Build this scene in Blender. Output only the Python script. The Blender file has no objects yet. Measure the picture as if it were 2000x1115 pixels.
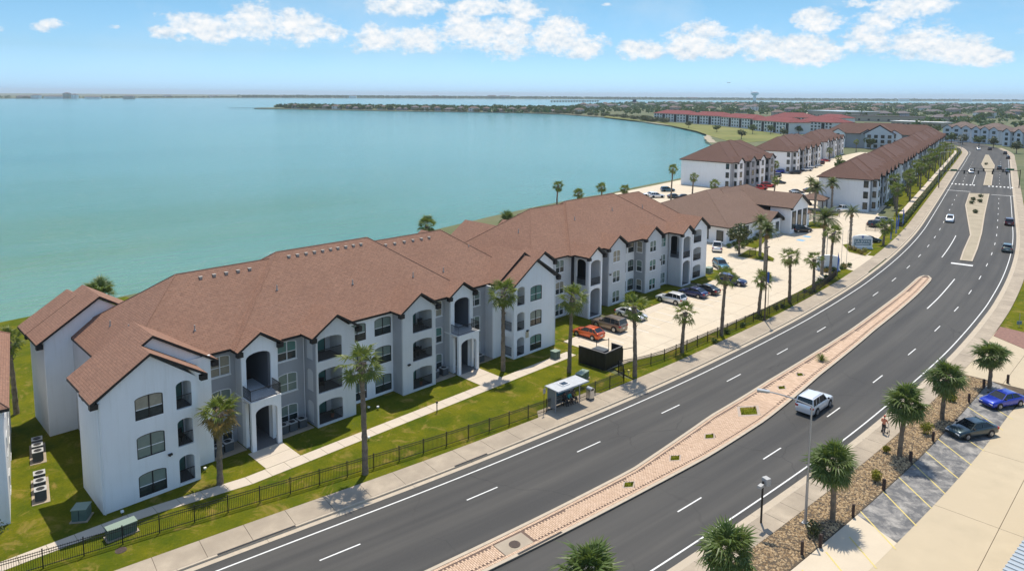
import bpy, math, random
import numpy as np
from mathutils import Vector, Matrix
from mathutils.geometry import tessellate_polygon
R = math.radians
random.seed(7)
rng = np.random.default_rng(7)
sc = bpy.context.scene
COL = sc.collection

# ------------------------------------------------------------------ camera
# X runs along the apartment fronts, Y from the road towards the bay, Z up, metres
cam_d = bpy.data.cameras.new("camera")
cam = bpy.data.objects.new("camera", cam_d); COL.objects.link(cam)
sc.camera = cam
cam_d.sensor_width = 36.0
cam_d.lens = 1380.0 / 2000.0 * 36.0
cam_d.shift_y = -(557.5 - 341.0) / 2000.0
cam_d.clip_start = 0.5
cam_d.clip_end = 40000.0
HEAD = R(45.2)
pitch = math.atan(156.0 / 1380.0); roll = 0.0065
fw = Vector((math.sin(HEAD) * math.cos(pitch), math.cos(HEAD) * math.cos(pitch), -math.sin(pitch)))
rt = Vector((math.cos(HEAD), -math.sin(HEAD), 0.0))
up = rt.cross(fw)
rt2 = rt * math.cos(roll) + up * math.sin(roll)
up2 = up * math.cos(roll) - rt * math.sin(roll)
m = Matrix((rt2, up2, -fw)).transposed().to_4x4()
m.translation = Vector((-14.074, -57.558, 32.0))
cam.matrix_world = m

# ------------------------------------------------------------------ sky, clouds, sun, exposure
SUN_EL = R(68.0)
SUN_AZ = math.atan2(0.80, 0.61)          # from +Y towards +X
w = bpy.data.worlds.new("World"); sc.world = w; w.use_nodes = True
wt = w.node_tree; wt.nodes.clear()
class NT:
    def __init__(s, t): s.t = t
    def n(s, typ, **kw):
        n = s.t.nodes.new(typ)
        for k, v in kw.items(): setattr(n, k, v)
        return n
    def l(s, a, b): s.t.links.new(a, b)
    def math(s, op, a, b=None, c=None, clamp=False):
        n = s.n('ShaderNodeMath', operation=op, use_clamp=clamp)
        for i, x in enumerate((a, b, c)):
            if x is None: continue
            if isinstance(x, (int, float)): n.inputs[i].default_value = x
            else: s.l(x, n.inputs[i])
        return n.outputs[0]
    def mix(s, f, a, b, mode='MIX'):
        n = s.n('ShaderNodeMix', data_type='RGBA', blend_type=mode)
        for i, x in ((0, f), (6, a), (7, b)):
            if isinstance(x, (int, float)): n.inputs[i].default_value = x
            elif isinstance(x, (tuple, list)): n.inputs[i].default_value = tuple(x) + ((1,) if len(x) == 3 else ())
            else: s.l(x, n.inputs[i])
        return n.outputs[2]
    def ramp(s, f, stops):
        n = s.n('ShaderNodeValToRGB')
        el = n.color_ramp.elements
        while len(el) < len(stops): el.new(0.5)
        for e, (p, c) in zip(el, stops):
            e.position = p; e.color = (c, c, c, 1) if isinstance(c, (int, float)) else tuple(c) + (1,)
        s.l(f, n.inputs[0]); return n.outputs[0]
    def noise(s, co, scale, detail=4, rough=.55, dim='3D', dist=0.0):
        n = s.n('ShaderNodeTexNoise', noise_dimensions=dim)
        n.inputs['Scale'].default_value = scale; n.inputs['Detail'].default_value = detail
        n.inputs['Roughness'].default_value = rough; n.inputs['Distortion'].default_value = dist
        if co is not None: s.l(co, n.inputs['Vector'])
        return n.outputs[0]
N = NT(wt)
sky = N.n('ShaderNodeTexSky', sky_type='NISHITA')
sky.sun_disc = False; sky.sun_elevation = SUN_EL; sky.sun_rotation = SUN_AZ
sky.altitude = 0; sky.air_density = 1.0; sky.dust_density = 0.6; sky.ozone_density = 1.0
tc = N.n('ShaderNodeTexCoord')
sep = N.n('ShaderNodeSeparateXYZ'); N.l(tc.outputs['Generated'], sep.inputs[0])
dx, dy, dz = sep.outputs
az0 = N.math('ARCTAN2', dx, dy)
az = N.math('SUBTRACT', az0, HEAD)                       # cloud field is laid out by compass bearing ...
PER = 1.45
az = N.math('SUBTRACT', N.math('FLOORED_MODULO', N.math('ADD', az, PER / 2), PER), PER / 2)   # ... and goes on all round the horizon
hyp = N.math('SQRT', N.math('ADD', N.math('MULTIPLY', dx, dx), N.math('MULTIPLY', dy, dy)))
el = N.math('ARCTAN2', dz, hyp)
cmb = N.n('ShaderNodeCombineXYZ'); N.l(az, cmb.inputs[0]); N.l(N.math('MULTIPLY', el, 1.35), cmb.inputs[1])
co = cmb.outputs[0]
n1 = N.noise(co, 22, 8, .60)
n2 = N.noise(co, 58, 6, .60)
n3 = N.noise(co, 150, 4, .6)
wob = N.math('ADD', N.math('ADD', N.math('MULTIPLY', N.math('SUBTRACT', n1, .5), 3.0), N.math('MULTIPLY', N.math('SUBTRACT', n2, .5), 2.2)), N.math('MULTIPLY', N.math('SUBTRACT', n3, .5), .9))
# cumulus heads: bearing, elevation, half width, half height (radians)
CL = [(-0.4101, 0.0822, 0.0579, 0.0199, 1.0), (-0.3444, 0.0925, 0.0385, 0.0273, 1.0), (-0.452, 0.0755, 0.0205, 0.0104, 1.0), (-0.2921, 0.0872, 0.0498, 0.025, 1.0), (-0.2484, 0.0799, 0.0238, 0.014, 1.0), (-0.1827, 0.074, 0.0455, 0.0214, 1.0), (-0.1439, 0.1199, 0.0532, 0.0172, 1.0), (-0.1297, 0.076, 0.0356, 0.0187, 1.0), (-0.0687, 0.0894, 0.0397, 0.0289, 1.0), (-0.0471, 0.1182, 0.0434, 0.013, 1.0), (-0.0109, 0.0803, 0.0543, 0.0333, 1.0), (0.0145, 0.1161, 0.0326, 0.0188, 1.0), (0.0615, 0.0801, 0.0541, 0.0289, 1.0), (0.1011, 0.0677, 0.0359, 0.0187, 1.0), (0.1792, 0.0627, 0.0386, 0.0157, 1.0), (0.2347, 0.0662, 0.0411, 0.0211, 1.0), (0.2586, 0.088, 0.0305, 0.0154, 1.0), (0.2821, 0.0612, 0.0267, 0.0153, 1.0), (0.3347, 0.0642, 0.0388, 0.0233, 1.0), (0.3855, 0.061, 0.0498, 0.0242, 1.0), (0.404, 0.0937, 0.0368, 0.0173, 1.0), (0.4636, 0.0815, 0.0406, 0.0259, 1.0), (0.5034, 0.1081, 0.0445, 0.0165, 1.0), (0.5199, 0.0697, 0.0437, 0.0277, 1.0), (0.5521, 0.0579, 0.0394, 0.021, 1.0), (0.588, 0.0458, 0.0226, 0.0121, 1.0), (0.4461, 0.1146, 0.0354, 0.0078, 0.42), (0.6199, 0.0742, 0.012, 0.0071, 0.42), (-0.5718, 0.0766, 0.0256, 0.0091, 0.42), (-0.5089, 0.0783, 0.0138, 0.0051, 0.42), (-0.6223, 0.0694, 0.0105, 0.0053, 0.42), (0.1297, 0.123, 0.0128, 0.0036, 0.42)]
fld = None
for a, e, hw, hh, pk in CL:
    q = N.math('DIVIDE', N.math('SUBTRACT', az, a), hw)
    p = N.math('DIVIDE', N.math('SUBTRACT', el, e), hh)
    d = N.math('SUBTRACT', pk, N.math('ADD', N.math('MULTIPLY', q, q), N.math('MULTIPLY', p, p)))
    fld = d if fld is None else N.math('SMOOTH_MAX', fld, d, .25)
dens = N.math('ADD', fld, wob)
mask = N.ramp(N.math('ADD', N.math('MULTIPLY', dens, .5), .3), [(.25, 0), (.38, .25), (.52, .72), (.74, 1)])
# thin veil between and behind the heads
veil = N.ramp(N.noise(co, 5, 5, .6), [(.46, 0), (.75, .35)])
band = N.ramp(el, [(0, .0), (.05, .4), (.12, 1), (.3, .5), (.6, .15)])
veil = N.math('MULTIPLY', veil, band)
cu = N.n('ShaderNodeCombineXYZ'); N.l(az, cu.inputs[0]); N.l(N.math('ADD', N.math('MULTIPLY', el, 1.35), .007), cu.inputs[1])
relief = N.math('SUBTRACT', N.noise(co, 40, 6, .62), N.noise(cu.outputs[0], 40, 6, .62))      # billows: lit tops, shaded undersides
lumn = N.math('ADD', N.math('ADD', .50, N.math('MULTIPLY', relief, 1.15)), N.math('MULTIPLY', N.math('SUBTRACT', dens, .5), .10))
ccol = N.ramp(lumn, [(.30, (.58, .72, .86)), (.50, (.84, .90, .955)), (.68, (1.0, 1.0, 1.0))])
CB = 4.75
vm = N.n('ShaderNodeVectorMath', operation='SCALE'); N.l(ccol, vm.inputs[0]); vm.inputs['Scale'].default_value = CB
tint = N.ramp(N.math('DIVIDE', el, 1.5708, clamp=True), [(0, (.42, .72, 1.33)), (.035, (.325, .505, .745)), (.085, (.305, .47, .575)), (.22, (.88, .93, .93)), (.5, (.78, .80, .78)), (1, (.64, .65, .63))])
skyc = N.mix(1.0, sky.outputs[0], tint, 'MULTIPLY')      # clear sea air: bluer towards the horizon than the dusty model sky
c1 = N.mix(veil, skyc, (3.8, 4.2, 4.5))
c2 = N.mix(mask, c1, vm.outputs[0])
bg = N.n('ShaderNodeBackground'); N.l(c2, bg.inputs[0]); bg.inputs[1].default_value = 0.15
wo = N.n('ShaderNodeOutputWorld'); N.l(bg.outputs[0], wo.inputs[0])

sun_d = bpy.data.lights.new("sun", 'SUN'); sun_d.energy = 3.3; sun_d.angle = R(.53); sun_d.color = (1.0, .92, .79)
sun = bpy.data.objects.new("sun", sun_d); COL.objects.link(sun)
sd = Vector((math.sin(SUN_AZ) * math.cos(SUN_EL), math.cos(SUN_AZ) * math.cos(SUN_EL), math.sin(SUN_EL)))
sun.rotation_euler = (-sd).to_track_quat('-Z', 'Y').to_euler()
vs = sc.view_settings
vs.view_transform = 'Standard'; vs.look = 'None'; vs.gamma = 1.0; vs.use_curve_mapping = False
vs.exposure = 0.5
sc.render.engine = 'CYCLES'
sc.cycles.use_denoising = True
sc.cycles.max_bounces = 8; sc.cycles.transparent_max_bounces = 8
sc.cycles.volume_bounces = 0

# ------------------------------------------------------------------ materials
MATS = {}
def pm(name, col, rough=.8, var=None, scale=3.0, var2=None, scale2=.3, bump=0.0, bscale=20.0, spec=.4, metal=0.0, coat=0.0, space='world', emit=None):
    """plain principled surface, base colour broken up by two noises"""
    if name in MATS: return MATS[name]
    mt = bpy.data.materials.new(name); mt.use_nodes = True
    t = mt.node_tree; K = NT(t); b = t.nodes['Principled BSDF']
    b.inputs['Roughness'].default_value = rough; b.inputs['Metallic'].default_value = metal
    b.inputs['Specular IOR Level'].default_value = spec; b.inputs['Coat Weight'].default_value = coat
    b.inputs['Base Color'].default_value = tuple(col) + (1,)
    if var or var2 or bump:
        if space == 'world': co = K.n('ShaderNodeNewGeometry').outputs['Position']
        elif space == 'uv': co = K.n('ShaderNodeUVMap').outputs[0]
        else: co = K.n('ShaderNodeTexCoord').outputs['Object']
        c = tuple(col)
        if var:
            f = K.ramp(K.noise(co, scale, 5, .6), [(.3, 0), (.7, 1)]); c = K.mix(f, c, tuple(var))
        if var2:
            f2 = K.ramp(K.noise(co, scale2, 4, .6), [(.35, 0), (.65, 1)]); c = K.mix(f2, c, tuple(var2))
        if var or var2: K.l(c, b.inputs['Base Color'])
        if bump:
            bn = K.n('ShaderNodeBump'); bn.inputs['Strength'].default_value = bump; bn.inputs['Distance'].default_value = .05
            K.l(K.noise(co, bscale, 4, .6), bn.inputs['Height']); K.l(bn.outputs[0], b.inputs['Normal'])
    MATS[name] = mt; return mt
def newmat(name):
    mt = bpy.data.materials.new(name); mt.use_nodes = True
    MATS[name] = mt
    return mt, NT(mt.node_tree), mt.node_tree.nodes['Principled BSDF']

def stucco(name, a, b, c):
    mt, K, bs = newmat(name); uv = K.n('ShaderNodeUVMap').outputs[0]; co = K.n('ShaderNodeNewGeometry').outputs['Position']
    f = K.ramp(K.noise(co, .5, 5, .6), [(.3, 0), (.7, 1)]); col = K.mix(f, a, b)
    mp = K.n('ShaderNodeMapping'); mp.inputs['Scale'].default_value = (2.6, .16, 1); K.l(uv, mp.inputs[0])
    g_ = K.ramp(K.noise(mp.outputs[0], 1.0, 5, .65), [(.50, 0), (.78, 1)]); col = K.mix(K.math('MULTIPLY', g_, .45), col, c)      # rain streaks and dust
    K.l(col, bs.inputs['Base Color']); bs.inputs['Roughness'].default_value = .88; bs.inputs['Specular IOR Level'].default_value = .25
    bn = K.n('ShaderNodeBump'); bn.inputs['Strength'].default_value = .25; bn.inputs['Distance'].default_value = .02; K.l(K.noise(co, 45, 4, .6), bn.inputs['Height']); K.l(bn.outputs[0], bs.inputs['Normal'])
stucco('white', (.88, .885, .89), (.84, .845, .85), (.70, .69, .66))
stucco('gablegrey', (.66, .665, .66), (.61, .615, .61), (.52, .515, .50))
stucco('lightgrey', (.62, .63, .64), (.57, .58, .59), (.48, .475, .46))
stucco('grey', (.40, .41, .43), (.36, .37, .39), (.31, .31, .31))
pm('trim', (.018, .016, .016), .55)
pm('black', (.012, .012, .013), .45)
pm('rail', (.015, .016, .018), .4)
pm('wframe', (.82, .82, .82), .5)
pm('floor', (.36, .36, .35), .8)
pm('dark', (.02, .02, .022), .7)
pm('vent', (.42, .38, .34), .5)
pm('ac', (.09, .10, .105), .5)
pm('actop', (.42, .42, .41), .5)
pm('transf', (.11, .17, .14), .5, (.09, .14, .12), 4)
pm('transtop', (.24, .31, .25), .5)
pm('steel', (.55, .56, .57), .32, metal=.9)
pm('galv', (.42, .43, .44), .45, metal=.6)
pm('kerb', (.56, .47, .355), .9, (.42, .36, .28), 2.0, (.47, .40, .31), .4, .2, 15)
pm('walk', (.49, .41, .31), .9, (.36, .30, .23), .9, (.33, .275, .21), .28, .2, 12)
pm('path', (.62, .54, .43), .9, (.53, .46, .37), 1.1, (.57, .49, .40), .3, .15, 12)
pm('lot', (.65, .56, .43), .9, (.53, .455, .35), .45, (.59, .50, .375), .12, .15, 9)
pm('drive', (.54, .45, .315), .9, (.46, .385, .27), .5, (.50, .415, .29), .13, .15, 9)
pm('paint', (.80, .80, .78), .7, (.62, .62, .60), 3.5)
pm('yellow', (.72, .55, .12), .7, (.55, .47, .22), 3)
pm('bluepaint', (.10, .35, .62), .7, (.25, .45, .6), 3)
pm('bark', (.20, .155, .115), .95, (.10, .08, .06), 7, (.27, .21, .15), 2, .6, 14, space='obj')
pm('barkpale', (.28, .245, .20), .95, (.15, .125, .10), 7, (.33, .28, .22), 2, .6, 14, space='obj')
pm('dead', (.34, .22, .09), .9, (.20, .13, .06), 6, space='obj')
pm('sand', (.42, .36, .26), .95, (.33, .28, .20), .3)
pm('glassdark', (.018, .026, .028), .07, (.045, .06, .055), 1.6, spec=.6)
pm('blind', (.22, .27, .235), .22, (.17, .225, .20), 2.2, spec=.6)
pm('blindwarm', (.36, .33, .25), .22, (.28, .25, .19), 2.2, spec=.6)
pm('blindteal', (.09, .24, .22), .15, (.12, .20, .16), 2.2, spec=.6)
pm('skin', (.42, .26, .18), .6); pm('orangecloth', (.72, .26, .14), .9); pm('redcap', (.55, .04, .03), .8)
pm('darkcloth', (.02, .02, .025), .9); pm('tealcloth', (.02, .30, .28), .9); pm('browncloth', (.16, .09, .05), .9)
pm('tyre', (.02, .02, .02), .8); pm('rim', (.45, .46, .47), .3, metal=.8)
pm('carglass', (.012, .016, .020), .05, spec=.7)
pm('lampwhite', (.85, .86, .86), .15); pm('lampred', (.45, .012, .012), .2)
pm('plate', (.75, .75, .72), .5)
pm('metalroof', (.52, .56, .57), .35, metal=.5)
pm('wood', (.07, .045, .035), .8, (.05, .03, .025), 6)
pm('soil', (.12, .09, .06), .95, (.08, .06, .04), 2)

def fol(name, a, b, c, tr=.25):
    mt, K, bs = newmat(name)
    co = K.n('ShaderNodeTexCoord').outputs['Object']
    oi = K.n('ShaderNodeObjectInfo')
    f = K.ramp(K.noise(co, 1.7, 3, .6), [(.3, 0), (.7, 1)])
    col = K.mix(f, a, b)
    col = K.mix(K.math('MULTIPLY', oi.outputs['Random'], .35), col, c)
    K.l(col, bs.inputs['Base Color']); bs.inputs['Roughness'].default_value = .42
    bs.inputs['Specular IOR Level'].default_value = .35
    tb = K.n('ShaderNodeBsdfTranslucent'); K.l(K.mix(.5, col, (.20, .26, .03)), tb.inputs[0])
    ms = K.n('ShaderNodeMixShader'); ms.inputs[0].default_value = tr
    K.l(bs.outputs[0], ms.inputs[1]); K.l(tb.outputs[0], ms.inputs[2])
    K.l(ms.outputs[0], mt.node_tree.nodes['Material Output'].inputs[0])
    return mt
fol('fan', (.095, .150, .022), (.195, .235, .038), (.24, .25, .05), .36)
fol('fandark', (.075, .130, .030), (.145, .200, .050), (.18, .22, .07), .32)
fol('fanold', (.22, .15, .035), (.30, .19, .05), (.18, .17, .04), .25)
fol('date', (.07, .115, .03), (.125, .165, .045), (.16, .18, .05), .3)
fol('leaf', (.045, .090, .022), (.085, .125, .030), (.11, .13, .035), .24)
fol('leaffar', (.042, .100, .030), (.075, .130, .040), (.08, .10, .03), .2)
fol('mangrove', (.05, .075, .025), (.09, .105, .04), (.11, .105, .05), .15)
fol('shrubyellow', (.28, .25, .02), (.16, .18, .02), (.34, .26, .02), .25)

def shingle(name, a, b, c):
    mt, K, bs = newmat(name)
    uv = K.n('ShaderNodeUVMap').outputs[0]
    br = K.n('ShaderNodeTexBrick'); K.l(uv, br.inputs['Vector'])
    br.inputs['Color1'].default_value = a + (1,); br.inputs['Color2'].default_value = b + (1,)
    br.inputs['Mortar'].default_value = tuple(x * .50 for x in a) + (1,)
    for k, v in (('Scale', 1.0), ('Mortar Size', .022), ('Mortar Smooth', .3), ('Bias', 0.0), ('Brick Width', .42), ('Row Height', .20)): br.inputs[k].default_value = v
    f = K.ramp(K.noise(uv, 3.2, 6, .75), [(.32, 0), (.68, 1)])
    col = K.mix(K.math('MULTIPLY', f, .55), br.outputs['Color'], c)
    f2 = K.ramp(K.noise(uv, .22, 6, .68), [(.35, 0), (.68, 1)])
    col = K.mix(K.math('MULTIPLY', f2, .38), col, tuple(x * .72 for x in a))
    K.l(col, bs.inputs['Base Color']); bs.inputs['Roughness'].default_value = .9; bs.inputs['Specular IOR Level'].default_value = .2
    bn = K.n('ShaderNodeBump'); bn.inputs['Strength'].default_value = .5; bn.inputs['Distance'].default_value = .03
    K.l(K.math('SUBTRACT', K.noise(uv, 9, 3, .7), br.outputs['Fac']), bn.inputs['Height']); K.l(bn.outputs[0], bs.inputs['Normal'])
    return mt
shingle('shingle', (.300, .162, .112), (.215, .118, .086), (.40, .245, .172))
shingle('shinglefar', (.165, .092, .072), (.13, .075, .06), (.205, .122, .096))
shingle('shingleclub', (.21, .135, .102), (.16, .103, .08), (.28, .19, .145))
shingle('redroof', (.23, .066, .064), (.19, .056, .056), (.28, .095, .09))
shingle('greyroof', (.20, .175, .18), (.16, .145, .15), (.25, .22, .22))
shingle('brownroof', (.21, .155, .135), (.17, .125, .11), (.25, .20, .175))

# grass
mt, K, bs = newmat('grass')
co = K.n('ShaderNodeNewGeometry').outputs['Position']
f1 = K.ramp(K.noise(co, .28, 5, .65), [(.32, 0), (.62, 1)])
f2 = K.ramp(K.noise(co, 5.0, 6, .75), [(.28, 0), (.72, 1)])
f3 = K.ramp(K.noise(co, .42, 6, .72, dist=.8), [(.54, 0), (.66, 1)])
c = K.mix(f1, (.070, .105, .008), (.185, .175, .011))
c = K.mix(K.math('MULTIPLY', f2, .66), c, (.038, .062, .006))
c = K.mix(K.math('MULTIPLY', f3, .7), c, (.29, .205, .06))
K.l(c, bs.inputs['Base Color']); bs.inputs['Roughness'].default_value = .95; bs.inputs['Specular IOR Level'].default_value = .03
bn = K.n('ShaderNodeBump'); bn.inputs['Strength'].default_value = .8; bn.inputs['Distance'].default_value = .06
K.l(K.noise(co, 14, 4, .7), bn.inputs['Height']); K.l(bn.outputs[0], bs.inputs['Normal'])
# far terrain
mt, K, bs = newmat('terrain')
co = K.n('ShaderNodeNewGeometry').outputs['Position']
f1 = K.ramp(K.noise(co, .02, 6, .6), [(.35, 0), (.6, 1)])
f2 = K.ramp(K.noise(co, .09, 5, .6), [(.4, 0), (.6, 1)])
c = K.mix(f1, (.065, .095, .028), (.115, .125, .045)); c = K.mix(K.math('MULTIPLY', f2, .3), c, (.20, .18, .12))
K.l(c, bs.inputs['Base Color']); bs.inputs['Roughness'].default_value = .95
# asphalt with tracks and cracks
mt, K, bs = newmat('asphalt')
uv = K.n('ShaderNodeUVMap').outputs[0]
co = K.n('ShaderNodeNewGeometry').outputs['Position']
f = K.ramp(K.noise(co, 26, 4, .8), [(.25, 0), (.75, 1)])
c = K.mix(f, (.040, .0395, .039), (.078, .076, .073))
mp = K.n('ShaderNodeMapping'); mp.inputs['Scale'].default_value = (.02, .62, 1); K.l(uv, mp.inputs[0])
f2 = K.ramp(K.noise(mp.outputs[0], 1.0, 4, .55), [(.35, 0), (.65, 1)])
c = K.mix(K.math('MULTIPLY', f2, .60), c, (.112, .106, .096))
f4 = K.ramp(K.noise(co, .07, 4, .6), [(.35, 0), (.65, 1)])
c = K.mix(K.math('MULTIPLY', f4, .22), c, (.04, .04, .04))
vo = K.n('ShaderNodeTexVoronoi', feature='DISTANCE_TO_EDGE'); vo.inputs['Scale'].default_value = .085
wv = K.n('ShaderNodeVectorMath', operation='ADD')
nz = K.n('ShaderNodeTexNoise'); nz.inputs['Scale'].default_value = .35; nz.inputs['Detail'].default_value = 5; K.l(co, nz.inputs['Vector'])
sv = K.n('ShaderNodeVectorMath', operation='SCALE'); K.l(nz.outputs['Color'], sv.inputs[0]); sv.inputs['Scale'].default_value = 2.2
K.l(co, wv.inputs[0]); K.l(sv.outputs[0], wv.inputs[1]); K.l(wv.outputs[0], vo.inputs['Vector'])
cr = K.ramp(vo.outputs['Distance'], [(.0, 1), (.007, 0)])
cr = K.math('MULTIPLY', cr, K.ramp(K.noise(co, .06, 2, .5), [(.48, 0), (.58, .42)]))
c = K.mix(cr, c, (.018, .018, .018))
K.l(c, bs.inputs['Base Color']); bs.inputs['Roughness'].default_value = .82; bs.inputs['Specular IOR Level'].default_value = .3
bn = K.n('ShaderNodeBump'); bn.inputs['Strength'].default_value = .35; bn.inputs['Distance'].default_value = .01
K.l(K.noise(co, 60, 2, .6), bn.inputs['Height']); K.l(bn.outputs[0], bs.inputs['Normal'])
# worn sealcoat on the parking stalls
mt, K, bs = newmat('sealcoat')
co = K.n('ShaderNodeNewGeometry').outputs['Position']
f = K.ramp(K.noise(co, .9, 7, .72, dist=.5), [(.44, 0), (.66, 1)])
c = K.mix(f, (.125, .126, .13), (.42, .395, .36)); c = K.mix(K.math('MULTIPLY', K.ramp(K.noise(co, 20, 3, .7), [(.3, 0), (.7, 1)]), .3), c, (.04, .04, .042))
K.l(c, bs.inputs['Base Color']); bs.inputs['Roughness'].default_value = .8
# pavers
mt, K, bs = newmat('paver')
oi = K.n('ShaderNodeTexCoord').outputs['Object']
wn = K.n('ShaderNodeTexWhiteNoise', noise_dimensions='3D')
sn = K.n('ShaderNodeVectorMath', operation='SNAP'); K.l(K.n('ShaderNodeUVMap').outputs[0], sn.inputs[0]); sn.inputs[1].default_value = (1, 1, 1); K.l(sn.outputs[0], wn.inputs[0])
c = K.mix(wn.outputs[0], (.54, .375, .255), (.66, .48, .345))
c = K.mix(K.math('MULTIPLY', K.ramp(K.noise(oi, .3, 4, .6), [(.35, 0), (.65, 1)]), .35), c, (.58, .41, .285))
K.l(c, bs.inputs['Base Color']); bs.inputs['Roughness'].default_value = .9
pm('paverbed', (.16, .11, .085), .95)
pm('greypaver', (.46, .37, .30), .9, (.38, .31, .26), 2)
# mulch stones
mt, K, bs = newmat('stones')
wn = K.n('ShaderNodeTexWhiteNoise', noise_dimensions='3D')
sn = K.n('ShaderNodeVectorMath', operation='SNAP'); K.l(K.n('ShaderNodeUVMap').outputs[0], sn.inputs[0]); sn.inputs[1].default_value = (1, 1, 1); K.l(sn.outputs[0], wn.inputs[0])
c = K.mix(wn.outputs[0], (.26, .165, .082), (.64, .48, .285))
K.l(c, bs.inputs['Base Color']); bs.inputs['Roughness'].default_value = .9
# bay water
mt, K, bs = newmat('water')
co = K.n('ShaderNodeNewGeometry').outputs['Position']
mp = K.n('ShaderNodeMapping'); mp.inputs['Rotation'].default_value = (0, 0, R(-25)); mp.inputs['Scale'].default_value = (.35, 1.5, 1); K.l(co, mp.inputs[0])
bs.inputs['Base Color'].default_value = (.060, .235, .225, 1)
cd = K.n('ShaderNodeMapping'); cd.inputs['Scale'].default_value = (.0016, .006, 1); cd.inputs['Rotation'].default_value = (0, 0, R(40)); K.l(co, cd.inputs[0])
ff = K.ramp(K.noise(cd.outputs[0], 1.6, 6, .62, dist=.7), [(.38, 0), (.62, 1)])
sp = K.n('ShaderNodeSeparateXYZ'); K.l(co, sp.inputs[0])
vd = K.n('ShaderNodeVectorMath', operation='DISTANCE'); K.l(co, vd.inputs[0]); vd.inputs[1].default_value = (-60, 50, 0)
wobble = K.math('MULTIPLY', K.math('SUBTRACT', K.noise(co, .012, 4, .6), .5), 160.0)
c = K.ramp(K.math('DIVIDE', K.math('ADD', vd.outputs['Value'], wobble), 1000.0, clamp=True), [(.05, (.130, .240, .110)), (.14, (.060, .212, .150)), (.30, (.046, .220, .222)), (1, (.066, .245, .270))])   # silt plume off the near shore
sh2 = K.ramp(K.math('DIVIDE', K.math('ADD', K.math('SUBTRACT', sp.outputs[0], 60.0), wobble), 420.0, clamp=True), [(0, 0), (.6, 1)])      # sandy shallows inside the curve of the bay
sh3 = K.ramp(K.math('DIVIDE', K.math('SUBTRACT', sp.outputs[1], 60.0), 700.0, clamp=True), [(0, 1), (1, .25)])
c = K.mix(K.math('MULTIPLY', K.math('MULTIPLY', sh2, sh3), .75), c, (.170, .385, .390))
c = K.mix(K.math('MULTIPLY', ff, .45), c, (.095, .295, .295))
K.l(c, bs.inputs['Base Color'])
bs.inputs['Roughness'].default_value = .12; bs.inputs['IOR'].default_value = 1.33; bs.inputs['Specular IOR Level'].default_value = .36
w1 = K.noise(mp.outputs[0], .38, 3, .55); w2 = K.noise(mp.outputs[0], 2.2, 3, .6)
bn = K.n('ShaderNodeBump'); bn.inputs['Strength'].default_value = 1.0; bn.inputs['Distance'].default_value = 1.0
K.l(K.math('ADD', w1, K.math('MULTIPLY', w2, .35)), bn.inputs['Height']); K.l(bn.outputs[0], bs.inputs['Normal'])

def paint(name, col, metal=.35):
    return pm('paint_' + name, col, .28, spec=.5, metal=metal, coat=.8)
for n_, c_ in dict(white=(.80, .81, .82), orange=(.62, .10, .012), tan=(.22, .17, .125), navy=(.012, .025, .11), black=(.010, .011, .013), blue=(.012, .05, .20), teal=(.02, .12, .19),
                   bright=(.008, .035, .42), darkteal=(.016, .042, .058), grey=(.19, .21, .22), green=(.13, .17, .16), red=(.42, .015, .02), maroon=(.10, .012, .018), silver=(.5, .51, .52)).items(): paint(n_, c_)

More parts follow.
